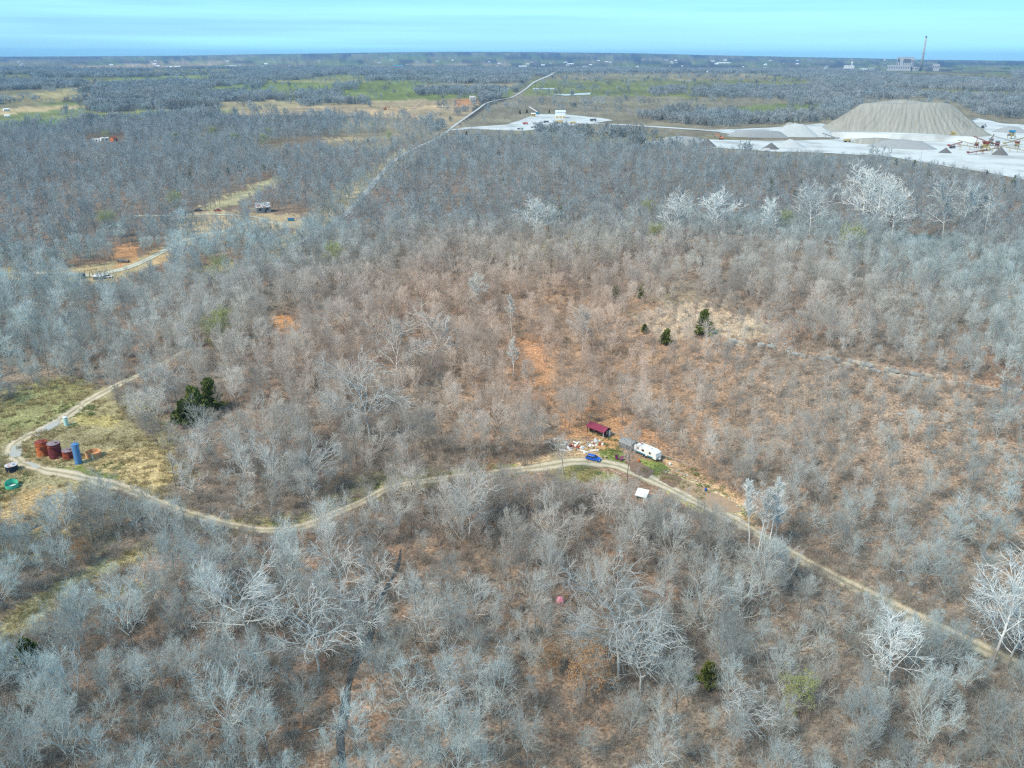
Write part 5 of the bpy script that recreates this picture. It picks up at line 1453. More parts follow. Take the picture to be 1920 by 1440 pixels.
# car
A, B = P(1097, 862), P(1124, 868); yw = yaw_of(A, B); c = (A + B) / 2 + Vector((-math.sin(yw), math.cos(yw), 0)) * 0.85
car = thing('car', 'bright blue hatchback car parked on the sandy drive', 'car', (c.x, c.y, ground_z(c.x, c.y) + 0.08), yw)
def car_parts(root, body_m, Lc=4.3, W=1.78, suv=0.0, parts=True):
    h0, h1 = 0.30, 0.92
    b_ = MB()
    low = [(-Lc / 2 + 0.05, h0), (-Lc / 2, 0.62), (-Lc / 2 + 0.08, h1), (Lc / 2 - 1.15, h1 + 0.02), (Lc / 2 - 0.15, 0.74), (Lc / 2, 0.52), (Lc / 2 - 0.06, h0)]
    n_ = len(low); W2 = W / 2
    b_.add([(x, -W2 + (0.06 if z > 0.8 else 0), z) for x, z in low] + [(x, W2 - (0.06 if z > 0.8 else 0), z) for x, z in low],
           [tuple(range(n_ - 1, -1, -1)), tuple(range(n_, 2 * n_))] + [(i, (i + 1) % n_, n_ + (i + 1) % n_, n_ + i) for i in range(n_)])
    b_.build('body', body_m, root)
    zt = 1.46 + suv
    g_ = MB(); cb = [(-Lc / 2 + 0.12, h1 - 0.01), (-Lc / 2 + 0.5, zt - 0.03), (0.35, zt - 0.03), (1.15, h1)]
    g_.add([(x, -W2 + (0.07 if z < 1.1 else 0.24), z) for x, z in cb] + [(x, W2 - (0.07 if z < 1.1 else 0.24), z) for x, z in cb],
           [(3, 2, 1, 0), (4, 5, 6, 7), (0, 1, 5, 4), (1, 2, 6, 5), (2, 3, 7, 6)])
    g_.build('window', M['glass'], root)
    t_ = MB(); t_.box((-0.62, 0, zt), (1.9, W - 0.44, 0.06), taper=0.94); t_.build('roof', body_m, root)
    p_ = MB()
    for sy in (-1, 1):
        for (xa, za), (xb, zb) in (((-Lc / 2 + 0.12, h1), (-Lc / 2 + 0.5, zt)), ((-0.45, h1), (-0.5, zt)), ((1.15, h1), (0.35, zt))):
            p_.bar((xa, sy * (W2 - 0.06), za), (xb, sy * (W2 - 0.23), zb), 0.09)
    p_.build('pillar', body_m, root)
    for sx in (-Lc / 2 + 0.75, Lc / 2 - 0.8):
        for sy in (-1, 1):
            t_ = MB(); t_.bar((sx, sy * (W2 - 0.2), 0.31), (sx, sy * (W2 + 0.01), 0.31), 0.62, n=16); w_ = t_.build('wheel', M['black'], root)
            t_ = MB(); t_.bar((sx, sy * (W2 - 0.1), 0.31), (sx, sy * (W2 + 0.025), 0.31), 0.40, n=10); t_.build('rim', M['grey_metal'], w_)
    for sy in (-0.62, 0.62):
        t_ = MB(); t_.box((Lc / 2 - 0.06, sy, 0.62), (0.14, 0.32, 0.13)); t_.build('headlight', M['white'], root)
        t_ = MB(); t_.box((-Lc / 2 + 0.01, sy * 1.05, 0.78), (0.08, 0.25, 0.2)); t_.build('taillight', M['red'], root)
car_parts(car, M['car_blue'])

# small white lean-to
c, yw, L_ = frame_px((1190, 937), (1212, 942), 2.4)
sh = thing('lean_to', 'little white lean-to shelter with sloping metal roof below the track', 'shed', c, yw)
w_ = MB(); w_.box((-1.25, 0, 0.8), (0.08, 2.2, 1.6)); w_.box((1.0, -0.9, 0.75), (0.9, 0.08, 1.5)); w_.box((0, 1.1, 0.95), (2.6, 0.08, 1.9)); w_.build('wall', M['tank_mint'], sh)
r_ = MB(); r_.add([(-1.6, -1.5, 1.55), (1.5, -1.5, 1.45), (1.5, 1.4, 2.3), (-1.6, 1.4, 2.35), (-1.6, -1.5, 1.50), (1.5, -1.5, 1.40), (1.5, 1.4, 2.25), (-1.6, 1.4, 2.30)],
                  [(0, 1, 2, 3), (7, 6, 5, 4), (0, 4, 5, 1), (1, 5, 6, 2), (2, 6, 7, 3), (3, 7, 4, 0)]); r_.build('roof', M['roof_white'], sh)
d_ = MB(); d_.box((1.45, -1.5, 0.8), (0.9, 0.06, 1.5), m=Matrix.Rotation(0.4, 3, 'X')); d_.build('panel', M['roof_white'], sh)
for q in (-1.2, 0.3): b_ = MB(); b_.box((q, -1.2, 0.75), (0.1, 0.1, 1.5)); b_.build('post', M['wood'], sh)
# white box on a post
p = P(1153, 926)
o = thing('box_on_post', 'small white metal box on a post beside the little shelter', 'box', p)
b_ = MB(); b_.bar((0, 0, 0), (0, 0, 1.2), 0.1); b_.build('post', M['pole_wood'], o); b_ = MB(); b_.box((0, 0, 1.5), (0.5, 0.4, 0.6)); b_.build('box', M['roof_white'], o)
b_ = MB(); b_.box((0, -0.21, 1.5), (0.4, 0.03, 0.5)); b_.build('door', M['white'], o)
# pink bundle in the foreground woods
p = P(1050, 1130)
o = thing('pink_tent', 'small pink six-sided tarp tent in the foreground woods', 'tent', p, 0.4)
b_ = MB(); b_.lathe([(0.92, 0), (0.95, 0.8), (0.55, 1.35), (0.06, 1.55)], 6); b_.build('cloth', M['pink'], o)
b_ = MB(); b_.add([(-0.3, -0.86, 0.02), (0.3, -0.86, 0.02), (0.18, -0.90, 0.75), (-0.18, -0.90, 0.75)], [(0, 1, 2, 3)]); b_.build('flap', mat('pale_pink', (0.85, 0.6, 0.66), 0.7), o)
b_ = MB(); b_.bar((0, 0, 1.5), (0, 0, 1.75), 0.05); b_.build('pole', M['grey_metal'], o)
# barrels, chairs, fire ring, table
def barrel(px, m, lab, h=0.9, r_=0.3):
    p = P(*px); o = thing('barrel', lab, 'barrel', p)
    b_ = MB(); b_.lathe([(r_ * .95, 0), (r_, 0.05), (r_, h * .32), (r_ * 1.05, h * .34), (r_, h * .36), (r_, h * .65), (r_ * 1.05, h * .67), (r_, h * .69), (r_, h * .97), (r_ * .95, h)], 14); b_.build('drum', m, o, True)
    b_ = MB(); b_.lathe([(r_ * .9, h), (r_ * .9, h + 0.02)], 14); b_.build('lid', m, o)
barrel((1323, 921), M['blue_plastic'], 'blue plastic barrel on the edge of the dry garden plot')
barrel((1198, 866), M['rust_orange'], 'rusty orange barrel in front of the camper', 0.8, 0.34)
barrel((1256, 872), M['white'], 'white barrel past the tow end of the camper', 0.7, 0.34)
def chair(px, yw, lab):
    p = P(*px); o = thing('garden_chair', lab, 'chair', p, yw, 'chairs on the lawn')
    b_ = MB(); b_.box((0, 0, 0.45), (0.75, 0.75, 0.1)); b_.build('seat', M['purple'], o)
    b_ = MB(); b_.box((0, 0.42, 0.9), (0.8, 0.1, 0.95), m=Matrix.Rotation(-0.25, 3, 'X')); b_.build('backrest', M['purple'], o)
    for sx in (-0.33, 0.33):
        for sy in (-0.33, 0.33): b_ = MB(); b_.box((sx, sy, 0.2), (0.07, 0.07, 0.4)); b_.build('leg', M['purple'], o)
        b_ = MB(); b_.box((sx * 1.15, 0, 0.68), (0.1, 0.7, 0.07)); b_.build('armrest', M['purple'], o)
chair((1157, 862), 0.6, 'maroon lawn chair next to the stone fire ring'); chair((1165, 864), -0.5, 'maroon lawn chair turned away from the fire ring')
p = P(1158, 869); fr = thing('fire_ring', 'ring of pale stones on the lawn by the maroon chairs', 'fire ring', p)
for k in range(10):
    o = bpy.data.objects.new('stone', ROCKS[4 + k % 3]); COL.objects.link(o); o.parent = fr; a = k * 0.628
    o.location = (0.6 * math.cos(a), 0.6 * math.sin(a), 0.08); o.scale = (0.2, 0.2, 0.22); o.rotation_euler = (0, 0, a * 3)
p = P(1135, 859); o = thing('cable_spool', 'pale wooden cable spool used as table on the lawn', 'table', p)
b_ = MB(); b_.lathe([(0.45, 0), (0.45, 0.06)], 14); b_.build('base', M['wood'], o); b_ = MB(); b_.lathe([(0.2, 0.06), (0.2, 0.55)], 12); b_.build('core', M['wood'], o); b_ = MB(); b_.lathe([(0.5, 0.55), (0.5, 0.62)], 14); b_.build('top', M['wood'], o)
# scrap by the drive
scrap_cols = [M['white'], M['wood'], M['white'], M['roof_white'], M['wood'], M['wood'], M['rust'], M['white'], M['wood'], M['grey_metal']]
for k in range(66):
    if k < 40: q = (random.gauss(1072, 15), random.gauss(836, 6))
    else: q = (random.gauss(1108, 10), random.gauss(835, 6))
    p = P(*q); m_ = scrap_cols[k % 10]
    cn = {'white_paint': 'white', 'raw_wood': 'raw wooden', 'white_metal': 'pale metal', 'pink_tarp': 'pink', 'rust_red': 'rusty', 'grey_metal': 'grey metal'}[m_.name]
    side = 'in the junk spread beside the drive' if k < 40 else 'in the lumber heap before the cabin'
    if k % 3 == 0:
        b_ = MB(); b_.box((0, 0, 0.3), (random.uniform(0.5, 0.9), random.uniform(0.4, 0.8), random.uniform(0.45, 0.8)), taper=random.uniform(0.8, 1)); nm, ct = 'scrap_box', 'box'
    else:
        b_ = MB(); L0 = random.uniform(1.2, 3.2)
        for j in range(2): b_.box((0, j * 0.3, 0.12 + 0.09 * j), (L0, random.uniform(0.22, 0.5), 0.05), rz=random.gauss(0, 0.12))
        nm, ct = 'scrap_board', 'board'
    o = b_.build(nm, m_); o.location = p; o.rotation_euler = (random.gauss(0, 0.06), random.gauss(0, 0.06), random.gauss(0.6 if k >= 40 else 0, 0.7))
    tag(o, f'{cn} {"crate" if nm == "scrap_box" else "boards"} {side}', ct, f'{nm.replace("_", " ")}s {side}')
# brush pile with a small wooden teepee on the verge
p = P(1031, 892); o = thing('wood_pile', 'heap of cut branches with upright boards on the verge', 'wood pile', p)
b_ = MB()
for k in range(14):
    a = random.uniform(0, 6.28); b_.bar((-1.3 * math.cos(a), -1.0 * math.sin(a), 0.05), (1.2 * math.cos(a + .3), 1.0 * math.sin(a + .3), random.uniform(0.3, 0.9)), 0.07)
b_.build('branches', M['bark'], o)
for k in range(4): b_ = MB(); b_.bar((0.9 + 0.5 * math.cos(k * 1.57), 0.5 * math.sin(k * 1.57) + 0.6, 0), (0.9, 0.6, 1.7), 0.28, 0.05); b_.build('board', M['wood'], o)

# ------------------------------------------------------------------ tank lot
def tank(name, foot, dia, h, m_body, m_top, lab, parts=(), bands=3):
    """foot = pixel of the front foot of the tank"""
    p = P(*foot); d = Vector((p.x, p.y, 0)).normalized(); c = p + d * dia / 2
    o = thing(name, lab, 'tank', (c.x, c.y, ground_z(c.x, c.y) - 0.05), math.atan2(p.x, p.y) * -1)
    r_ = dia / 2
    b_ = MB(); b_.lathe([(r_, 0), (r_, h)], 28, cap=False); bd = b_.build('shell', m_body, o, True)
    for k in range(bands):
        zz = h * (k + 0.5) / bands; b_ = MB(); b_.lathe([(r_ + 0.005, zz - 0.05), (r_ + 0.035, zz), (r_ + 0.005, zz + 0.05)], 28, cap=False); b_.build('weld_band', m_body, bd)
    if m_top:
        b_ = MB(); b_.lathe([(r_ + 0.05, h - 0.06), (r_ + 0.05, h + 0.02), (0.25, h + r_ * 0.16), (0.02, h + r_ * 0.16)], 28, cap=False); t_ = b_.build('top', m_top, o)
        b_ = MB(); b_.lathe([(0.25, h + r_ * .12), (0.25, h + r_ * .3), (0.02, h + r_ * .3)], 10, (r_ * 0.3, -r_ * 0.3, 0), cap=False); b_.build('hatch', m_top, t_)
        b_ = MB(); b_.bar((0, 0, h + r_ * .1), (0, 0, h + r_ * .16 + 0.9), 0.08, n=6); b_.build('vent_pipe', M['grey_metal'], t_)
    return o, r_, h
t1, r1_, h1_ = tank('storage_tank', (83, 857), 3.3, 4.3, M['rust_orange'], M['rust'], 'rusty red-orange oil storage tank at the end of the tank row')
t2, r2_, h2_ = tank('storage_tank', (106, 861), 3.4, 4.4, M['maroon_tank'], M['tank_top'], 'dark maroon oil storage tank with a sloping stair')
t3, r3_, h3_ = tank('storage_tank', (131, 863), 3.2, 2.6, M['rust'], M['tank_top'], 'short rusty storage tank between the maroon tank and the blue column')
t4, r4_, h4_ = tank('separator_column', (148, 871), 1.9, 6.0, M['tank_blue'], M['tank_blue'], 'tall blue cylindrical separator column in the tank row', bands=4)
# stair, walkway and pipes
st = MB(); st.bar((-r2_ * .7, -r2_ - 0.5, h2_ * 0.95), (r2_ * 1.2, -r2_ - 0.3, 0.1), 0.10); st.bar((-r2_ * .7, -r2_ - 0.06, h2_ * 0.95), (r2_ * 1.2, -r2_ + 0.1, 0.1), 0.10); st.build('stair_rail', M['rust'], t2)
for k in range(12):
    f = k / 11; b_ = MB(); xx = -r2_ * .7 + 1.9 * r2_ * f; b_.box((xx, -r2_ - 0.25 + 0.1 * f, h2_ * 0.95 + (0.15 - h2_ * 0.95) * f), (0.28, 0.6, 0.05)); b_.build('stair_tread', M['rust'], t2)
wk = MB(); wk.bar((-r1_, -r1_ - 0.2, h1_ * .82), (r1_ + 0.9, -r1_ - 0.1, h1_ * .78), 0.5, 0.06); wk.build('walkway', M['rust'], t1)
wk = MB(); wk.bar((-r1_, -r1_ - 0.4, h1_ * .98), (r1_ + 0.9, -r1_ - 0.3, h1_ * .94), 0.07); wk.bar((-r1_, -r1_ - 0.4, h1_ * .9), (r1_ + 0.9, -r1_ - 0.3, h1_ * .86), 0.05); wk.build('handrail', M['rust'], t1)
pp = MB(); pp.bar((-0.6, -0.2, h3_ + 0.5), (2.6, -0.2, h3_ + 1.3), 0.14, n=8); pp.build('pipe', M['grey_metal'], t3)
pp = MB(); pp.bar((0.2, -r3_ - 0.1, h3_ * 0.9), (1.2, -r3_ - 0.1, 0.1), 0.1); pp.bar((0.5, -r3_ - 0.1, h3_ * 0.9), (1.5, -r3_ - 0.1, 0.1), 0.1); pp.build('stair_rail', M['rust'], t3)
pp = MB(); pp.bar((0.1, 0, h4_), (0.1, 0, h4_ + 1.2), 0.12, n=8); pp.bar((0.1, 0, h4_ + 1.0), (0.7, 0, h4_ + 1.0), 0.1, n=8); pp.bar((0.75, -0.5, 0), (0.75, -0.5, h4_ * .9), 0.12, n=8); pp.build('pipe', M['grey_metal'], t4)
lad = MB()
for sx in (-0.2, 0.2): lad.bar((sx + 0.3, -r4_ - 0.12, 0), (sx + 0.3, -r4_ - 0.12, h4_), 0.05)
for k in range(16): lad.bar((0.1, -r4_ - 0.12, 0.3 + k * 0.36), (0.5, -r4_ - 0.12, 0.3 + k * 0.36), 0.035)
lad.build('ladder', M['tank_blue'], t4)
t5, r5_, h5_ = tank('open_tank', (177, 861), 4.2, 1.5, M['tan_tank'], None, 'open-topped tan rusted tank beside the blue column', bands=2)
b_ = MB(); b_.lathe([(r5_ + 0.07, h5_), (r5_ + 0.07, h5_ + 0.1), (r5_ - 0.06, h5_ + 0.1), (r5_ - 0.06, 0.3), (0.05, 0.3)], 28, cap=False); b_.build('rim', M['tan_tank'], t5)
b_ = MB(); b_.bar((-0.5, -r5_ - 0.2, h5_ + 0.1), (-0.2, -r5_ - 0.7, 0), 0.2, 0.12); b_.build('downpipe', M['white'], t5)
t6, r6_, h6_ = tank('water_tank', (125, 799), 1.3, 2.9, M['tank_mint'], M['white'], 'pale mint upright tank beside the long puddle', bands=2)
t7, r7_, h7_ = tank('storage_tank', (24, 887), 3.1, 1.9, M['tank_black'], mat('chalky_top', (0.52, 0.53, 0.56), 0.8, 0.2, 1, col2=(0.42, 0.25, 0.24), patch=(0.5, 0.62)), 'squat black tank with a chalky top beside the track loop', bands=1)
t8, r8_, h8_ = tank('broken_tank', (24, 918), 3.2, 1.1, M['tank_green'], None, 'broken mint-green tank with a torn open top', bands=1)
b_ = MB(); n_ = 24; vv = []
for i in range(n_):
    a = math.pi * 0.05 + math.pi * 0.9 * i / (n_ - 1); hz = 1.1 + 0.9 * (0.4 + 0.6 * math.sin(math.pi * i / (n_ - 1))) * (0.85 + 0.15 * math.sin(i * 2.1))
    vv += [(r8_ * math.cos(a), r8_ * math.sin(a), 0.9), (r8_ * math.cos(a), r8_ * math.sin(a), hz), (r8_ * .95 * math.cos(a), r8_ * .95 * math.sin(a), hz)]
b_.add(vv, [(3 * i, 3 * i + 3, 3 * i + 4, 3 * i + 1) for i in range(n_ - 1)] + [(3 * i + 1, 3 * i + 4, 3 * i + 5, 3 * i + 2) for i in range(n_ - 1)]); b_.build('torn_wall', M['tank_green'], t8)
b_ = MB(); b_.lathe([(r8_ * .9, 0.25), (0.05, 0.3)], 20, cap=False); b_.build('floor', M['white'], t8)
p = P(48, 849); o = thing('valve_stand', 'small rusty valve stand beside the round puddle', 'valve', p)
b_ = MB(); b_.bar((0, 0, 0), (0, 0, 1.2), 0.12, n=8); b_.build('pipe', M['rust'], o); b_ = MB(); b_.lathe([(0.25, 1.15), (0.28, 1.2), (0.25, 1.25)], 12); b_.build('wheel', M['rust'], o)

def utility_pole(foot, h, lab, arm=2.2, rz=0.0, box=False):
    p = P(*foot); o = thing('utility_pole', lab, 'utility pole', p, rz)
    b_ = MB(); b_.lathe([(0.16, 0), (0.10, h)], 8); b_.build('pole', M['pole_wood'], o)
    if arm:
        b_ = MB(); b_.box((0, 0, h - 0.6), (arm, 0.12, 0.14)); a_ = b_.build('crossarm', M['pole_wood'], o)
        for q in (-arm * .45, 0, arm * .45): b_ = MB(); b_.lathe([(0.05, h - 0.53), (0.08, h - 0.45), (0.04, h - 0.32)], 8, (q, 0, 0)); b_.build('insulator', M['white'], a_)
    if box: b_ = MB(); b_.lathe([(0.25, h - 2.2), (0.25, h - 1.2)], 10, (0.35, 0, 0)); b_.build('transformer', M['grey_metal'], o)
utility_pole((330, 920), 9.5, 'wooden utility pole with transformer in brush beyond the tank lot', 1.8, 0.3, True)
utility_pole((340, 535), 8, 'utility pole standing in the lease clearing', 1.6, 0.2, True)
utility_pole((1128, 275), 13, 'utility pole standing before the strip of shrubs by the quarry yard', 2.2)
utility_pole((1001, 258), 16, 'tall utility pole at the end of the shrub strip by the yard', 2.4)
utility_pole((1726, 299), 12, 'utility pole at the lip of the quarry floor', 2.0)
utility_pole((1463, 186), 16, 'utility pole in the pasture beyond the quarry, left of its pair', 3)
utility_pole((1525, 187), 16, 'utility pole before the far tree belt beyond the quarry', 3)
utility_pole((902, 235), 14, 'utility pole beside the gravel road by the quarry turn', 2.4)
utility_pole((985, 236), 14, 'utility pole in the quarry yard', 2.4)

# lattice pylon
p = P(305, 218); H_ = 38 * mpp(p) / 0.95
o = thing('pylon', 'steel lattice power pylon rising over the left woods', 'pylon', p, 0.4)
lg = MB(); lv = [0, .3, .55, .75, .9, 1.0]; wd = [0.13, 0.095, 0.065, 0.035, 0.03, 0.02]
for sx, sy in ((-1, -1), (1, -1), (1, 1), (-1, 1)):
    leg = MB()
    for a in range(5): leg.bar((sx * wd[a] * H_, sy * wd[a] * H_, lv[a] * H_), (sx * wd[a + 1] * H_, sy * wd[a + 1] * H_, lv[a + 1] * H_), 0.35)
    leg.build('leg', M['grey_metal'], o)
br = MB()
for a in range(5):
    for (s1, s2) in (((-1, -1), (1, -1)), ((1, -1), (1, 1)), ((1, 1), (-1, 1)), ((-1, 1), (-1, -1))):
        for f in (0, 1):
            A = (s1[0] * wd[a] * H_, s1[1] * wd[a] * H_, lv[a] * H_); B = (s2[0] * wd[a + 1] * H_, s2[1] * wd[a + 1] * H_, lv[a + 1] * H_)
            if f: A = (s2[0] * wd[a] * H_, s2[1] * wd[a] * H_, lv[a] * H_); B = (s1[0] * wd[a + 1] * H_, s1[1] * wd[a + 1] * H_, lv[a + 1] * H_)
            br.bar(A, B, 0.22)
br.build('bracing', M['grey_metal'], o)
for zz in (0.75, 0.9):
    a_ = MB(); a_.bar((-0.2 * H_, 0, zz * H_), (0.2 * H_, 0, zz * H_), 0.4); a_.bar((-0.2 * H_, 0, zz * H_), (0, 0, (zz + .06) * H_), 0.25); a_.bar((0.2 * H_, 0, zz * H_), (0, 0, (zz + .06) * H_), 0.25); a_.build('arm', M['grey_metal'], o)

# ------------------------------------------------------------------ lease clearing and farmstead
def house(name, foot_a, foot_b, depth, h, lab, wall_m, roof_m, cat='house', rise=0.25, parts=True, Lmin=None, group=None, dz=0.0):
    c, yw, L_ = frame_px(foot_a, foot_b, depth)
    o = thing(name, lab, cat, c + Vector((0, 0, dz)), yw, group)
    D2 = depth / 2; rz_ = h + depth * rise
    b_ = MB(); b_.add([(-L_ / 2, -D2, 0), (L_ / 2, -D2, 0), (L_ / 2, D2, 0), (-L_ / 2, D2, 0), (-L_ / 2, -D2, h), (L_ / 2, -D2, h), (L_ / 2, D2, h), (-L_ / 2, D2, h), (-L_ / 2, 0, rz_ - .05), (L_ / 2, 0, rz_ - .05)],
                      [(0, 1, 5, 4), (2, 3, 7, 6), (1, 2, 6, 9, 5), (3, 0, 4, 8, 7)]); b_.build('wall', wall_m, o)
    e = depth * 0.06; x = L_ / 2 + e
    b_ = MB(); b_.add([(-x, -D2 - e, h - e * rise), (x, -D2 - e, h - e * rise), (x, 0, rz_ + .1), (-x, 0, rz_ + .1), (-x, D2 + e, h - e * rise), (x, D2 + e, h - e * rise)], [(0, 1, 2, 3), (3, 2, 5, 4)])
    rf_ = b_.build('roof', roof_m, o)
    if parts:
        n_ = max(2, int(L_ / 5))
        for k in range(n_):
            q = -L_ / 2 + (k + .5) * L_ / n_
            w_ = MB(); w_.box((q, -D2 - 0.03, h * .58), (L_ / n_ * .35, 0.06, h * .38)); w_.build('window', M['glass'], o)
        d_ = MB(); d_.box((L_ * .12, -D2 - 0.03, min(1.05, h * .45)), (1.0, 0.06, min(2.1, h * .85))); d_.build('door', M['dark_wood'], o)
    return o
house('barn', (482, 400), (508, 398), 9, 4.0, 'old barn with a rust-streaked pale metal roof in the clearing', M['grey_metal'], M['roof_rust'], 'barn', 0.3)
house('mobile_home', (173, 266), (185, 266), 5, 3.0, 'white mobile home among far left grey trees', M['white'], M['roof_white'], rise=0.12)
house('mobile_home', (190, 265), (205, 264), 5, 3.6, 'larger white mobile home beside the orange shed', M['white'], M['roof_white'], rise=0.12)
house('shed', (213, 266), (221, 265), 6, 4.5, 'orange shed beside the white mobile homes', M['orange'], M['rust'], 'shed', 0.2)
p = P(546, 414); o = thing('dumpster', 'dark blue steel dumpster at the end of the farm path', 'dumpster', p, 0.1)
b_ = MB(); b_.prism([(-2.0, 0.2), (-2.3, 1.7), (2.3, 1.7), (2.0, 0.2)], -1.1, 1.1); b_.build('bin', M['teal'], o)
b_ = MB(); b_.box((0, 0, 1.75), (4.5, 2.3, 0.1)); b_.build('lid', M['blue_plastic'], o)
for q in (-1.6, 1.6): b_ = MB(); b_.box((q, 0, 0.1), (0.2, 2.0, 0.2)); b_.build('runner', M['black'], o)
p = P(232, 492); o = thing('steel_culvert', 'long dark steel pipe lying in the lease clearing', 'pipe', p, -0.15)
b_ = MB(); b_.bar((-3.2, 0, 0.8), (3.2, 0, 0.8), 1.6, n=16); b_.build('barrel', M['dark_grey'], o); b_ = MB(); b_.bar((-3.24, 0, 0.8), (-3.2, 0, 0.8), 1.4, n=16); b_.build('mouth', M['black'], o)
# pumpjack beside dark tanks
p = P(172, 521); o = thing('pumpjack', 'tan timber-framed oil pumpjack between dark tanks', 'pumpjack', p, 0.3)
for sx in (-1, 1):
    for sy in (-1, 1): b_ = MB(); b_.bar((sx * 1.3, sy * 1.0, 0), (sx * 0.2, sy * 0.2, 4.2), 0.22); b_.build('leg', M['wood'], o)
b_ = MB(); b_.bar((-3.0, 0, 3.7), (3.2, 0, 4.7), 0.35, 0.45); bm_ = b_.build('walking_beam', M['wood'], o)
b_ = MB(); b_.prism([(-3.4, 2.6), (-3.0, 4.3), (-2.7, 4.2), (-2.9, 2.8)], -0.2, 0.2); b_.build('horse_head', M['wood'], bm_)
b_ = MB(); b_.box((2.9, 0, 1.2), (0.9, 1.0, 1.4)); b_.build('gearbox', M['dark_grey'], o); b_ = MB(); b_.bar((2.9, 0.4, 1.5), (3.0, 0.3, 4.5), 0.12); b_.build('pitman_arm', M['wood'], o)
tank('storage_tank', (155, 523), 3.2, 2.6, M['tank_black'], M['dark_grey'], 'small black tank beside the tan pumpjack', bands=1)
tank('storage_tank', (186, 525), 5.4, 1.8, M['dark_grey'], M['roof_white'], 'low dark tank with a white cover next to the pumpjack', bands=1)
p = P(201, 521); vcar = thing('pickup', 'pale pickup truck parked beside the low dark tank', 'truck', p, 0.1)
def pickup_parts(root, m_, L0=5.4):
    b_ = MB(); b_.prism([(-L0 / 2, 0.45), (-L0 / 2, 1.0), (L0 / 2 - 1.3, 1.05), (L0 / 2 - 0.1, 0.95), (L0 / 2, 0.45)], -0.95, 0.95); b_.build('body', m_, root)
    b_ = MB(); b_.prism([(-0.5, 1.0), (-0.35, 1.75), (0.9, 1.75), (1.5, 1.02)], -0.82, 0.82); b_.build('cab', M['glass'], root)
    b_ = MB(); b_.box((0.28, 0, 1.78), (1.25, 1.6, 0.06)); b_.build('roof', m_, root)
    b_ = MB(); b_.box((-1.6, 0, 1.03), (1.9, 1.5, 0.05)); b_.build('bed', M['black'], root)
    for sx in (-1.7, 1.75):
        for sy in (-0.9, 0.9): t_ = MB(); t_.bar((sx, sy - .12, 0.38), (sx, sy + .12, 0.38), 0.76, n=12); t_.build('wheel', M['black'], root)
pickup_parts(vcar, M['roof_white'])
p = P(408, 396); vcar = thing('pickup', 'red pickup truck parked on the farm path', 'truck', p, 0.0); pickup_parts(vcar, M['red'])
p = P(372, 395); vcar = thing('pickup', 'silver pickup truck parked on the farm path', 'truck', p, 0.1); pickup_parts(vcar, M['grey_metal'])

# ------------------------------------------------------------------ quarry
def heap(name, foot_px, w_px, h_px, lab, m, dr=0.6, top=0.0, rill=0.0, n=48, cat='gravel pile', jag=0.08, group=None):
    """spoil heap: foot_px = middle of its front foot; width and height in photo pixels at that distance"""
    p = P(*foot_px); s_ = mpp(p); W = w_px * s_; H_ = h_px * s_ / 0.97; Dp = W * dr
    d = Vector((p.x, p.y, 0)).normalized(); c = p + d * Dp / 2
    yw = math.atan2(d.y, d.x) - math.pi / 2
    rg = np.random.default_rng(int(foot_px[0]))
    nr_ = 30 if rill else 22; nt = n * 4 if rill else n * 2
    th = np.arange(nt) * 2 * math.pi / nt
    V = []; ph = rg.random(8) * 6
    edge = 1 + jag * sum(np.sin(th * (k + 2) + ph[k]) / (k + 1.5) for k in range(4))
    rl_ = np.interp(np.arange(nt * 1.0), np.arange(nt), rg.random(nt)) - 0.5
    for i in range(nr_ + 1):
        r = i / nr_
        hgt = np.clip((1 - r) / (1 - top), 0, 1) if top else (1 - r)
        hgt = np.full(nt, hgt) ** 1.08
        if top: hgt = hgt * (1 - 0.06 * np.sin(th * 2 + 1) - 0.05 * np.sin(th * 3))
        wv = (np.roll(rl_, int(2.5 * math.sin(i * 0.7))) * 0.5 - 0.9 * np.abs(np.sin(th * 34 + 0.8 * np.sin(th * 11) + 0.9 * math.sin(i * .23))) ** 0.7) * rill * np.clip(r - top, 0, 1) * np.clip((1 - r) * 3, 0, 1)
        rr = r * edge
        V.append(np.column_stack([np.cos(th) * rr * W / 2, np.sin(th) * rr * Dp / 2, hgt * H_ + wv * H_ - 0.4 * (r > 0.99)]))
    V = np.concatenate(V)
    F_ = []
    for i in range(nr_):
        a = i * nt + np.arange(nt); b = i * nt + (np.arange(nt) + 1) % nt
        F_.append(np.stack([a, a + nt, b + nt, b], -1))
    me = np_mesh(name, V, np.concatenate(F_), m, smooth=not rill)
    o = bpy.data.objects.new(name, me); COL.objects.link(o)
    o.location = (c.x, c.y, ground_z(c.x, c.y) + 0.6); o.rotation_euler = (0, 0, yw)
    return tag(o, lab, cat, group)
heap('spoil_mound', (1690, 256), 305, 52, 'huge flat-topped mound of pale rilled quarry spoil', M['mound'], 0.55, 0.52, 0.75, 90, 'spoil mound')
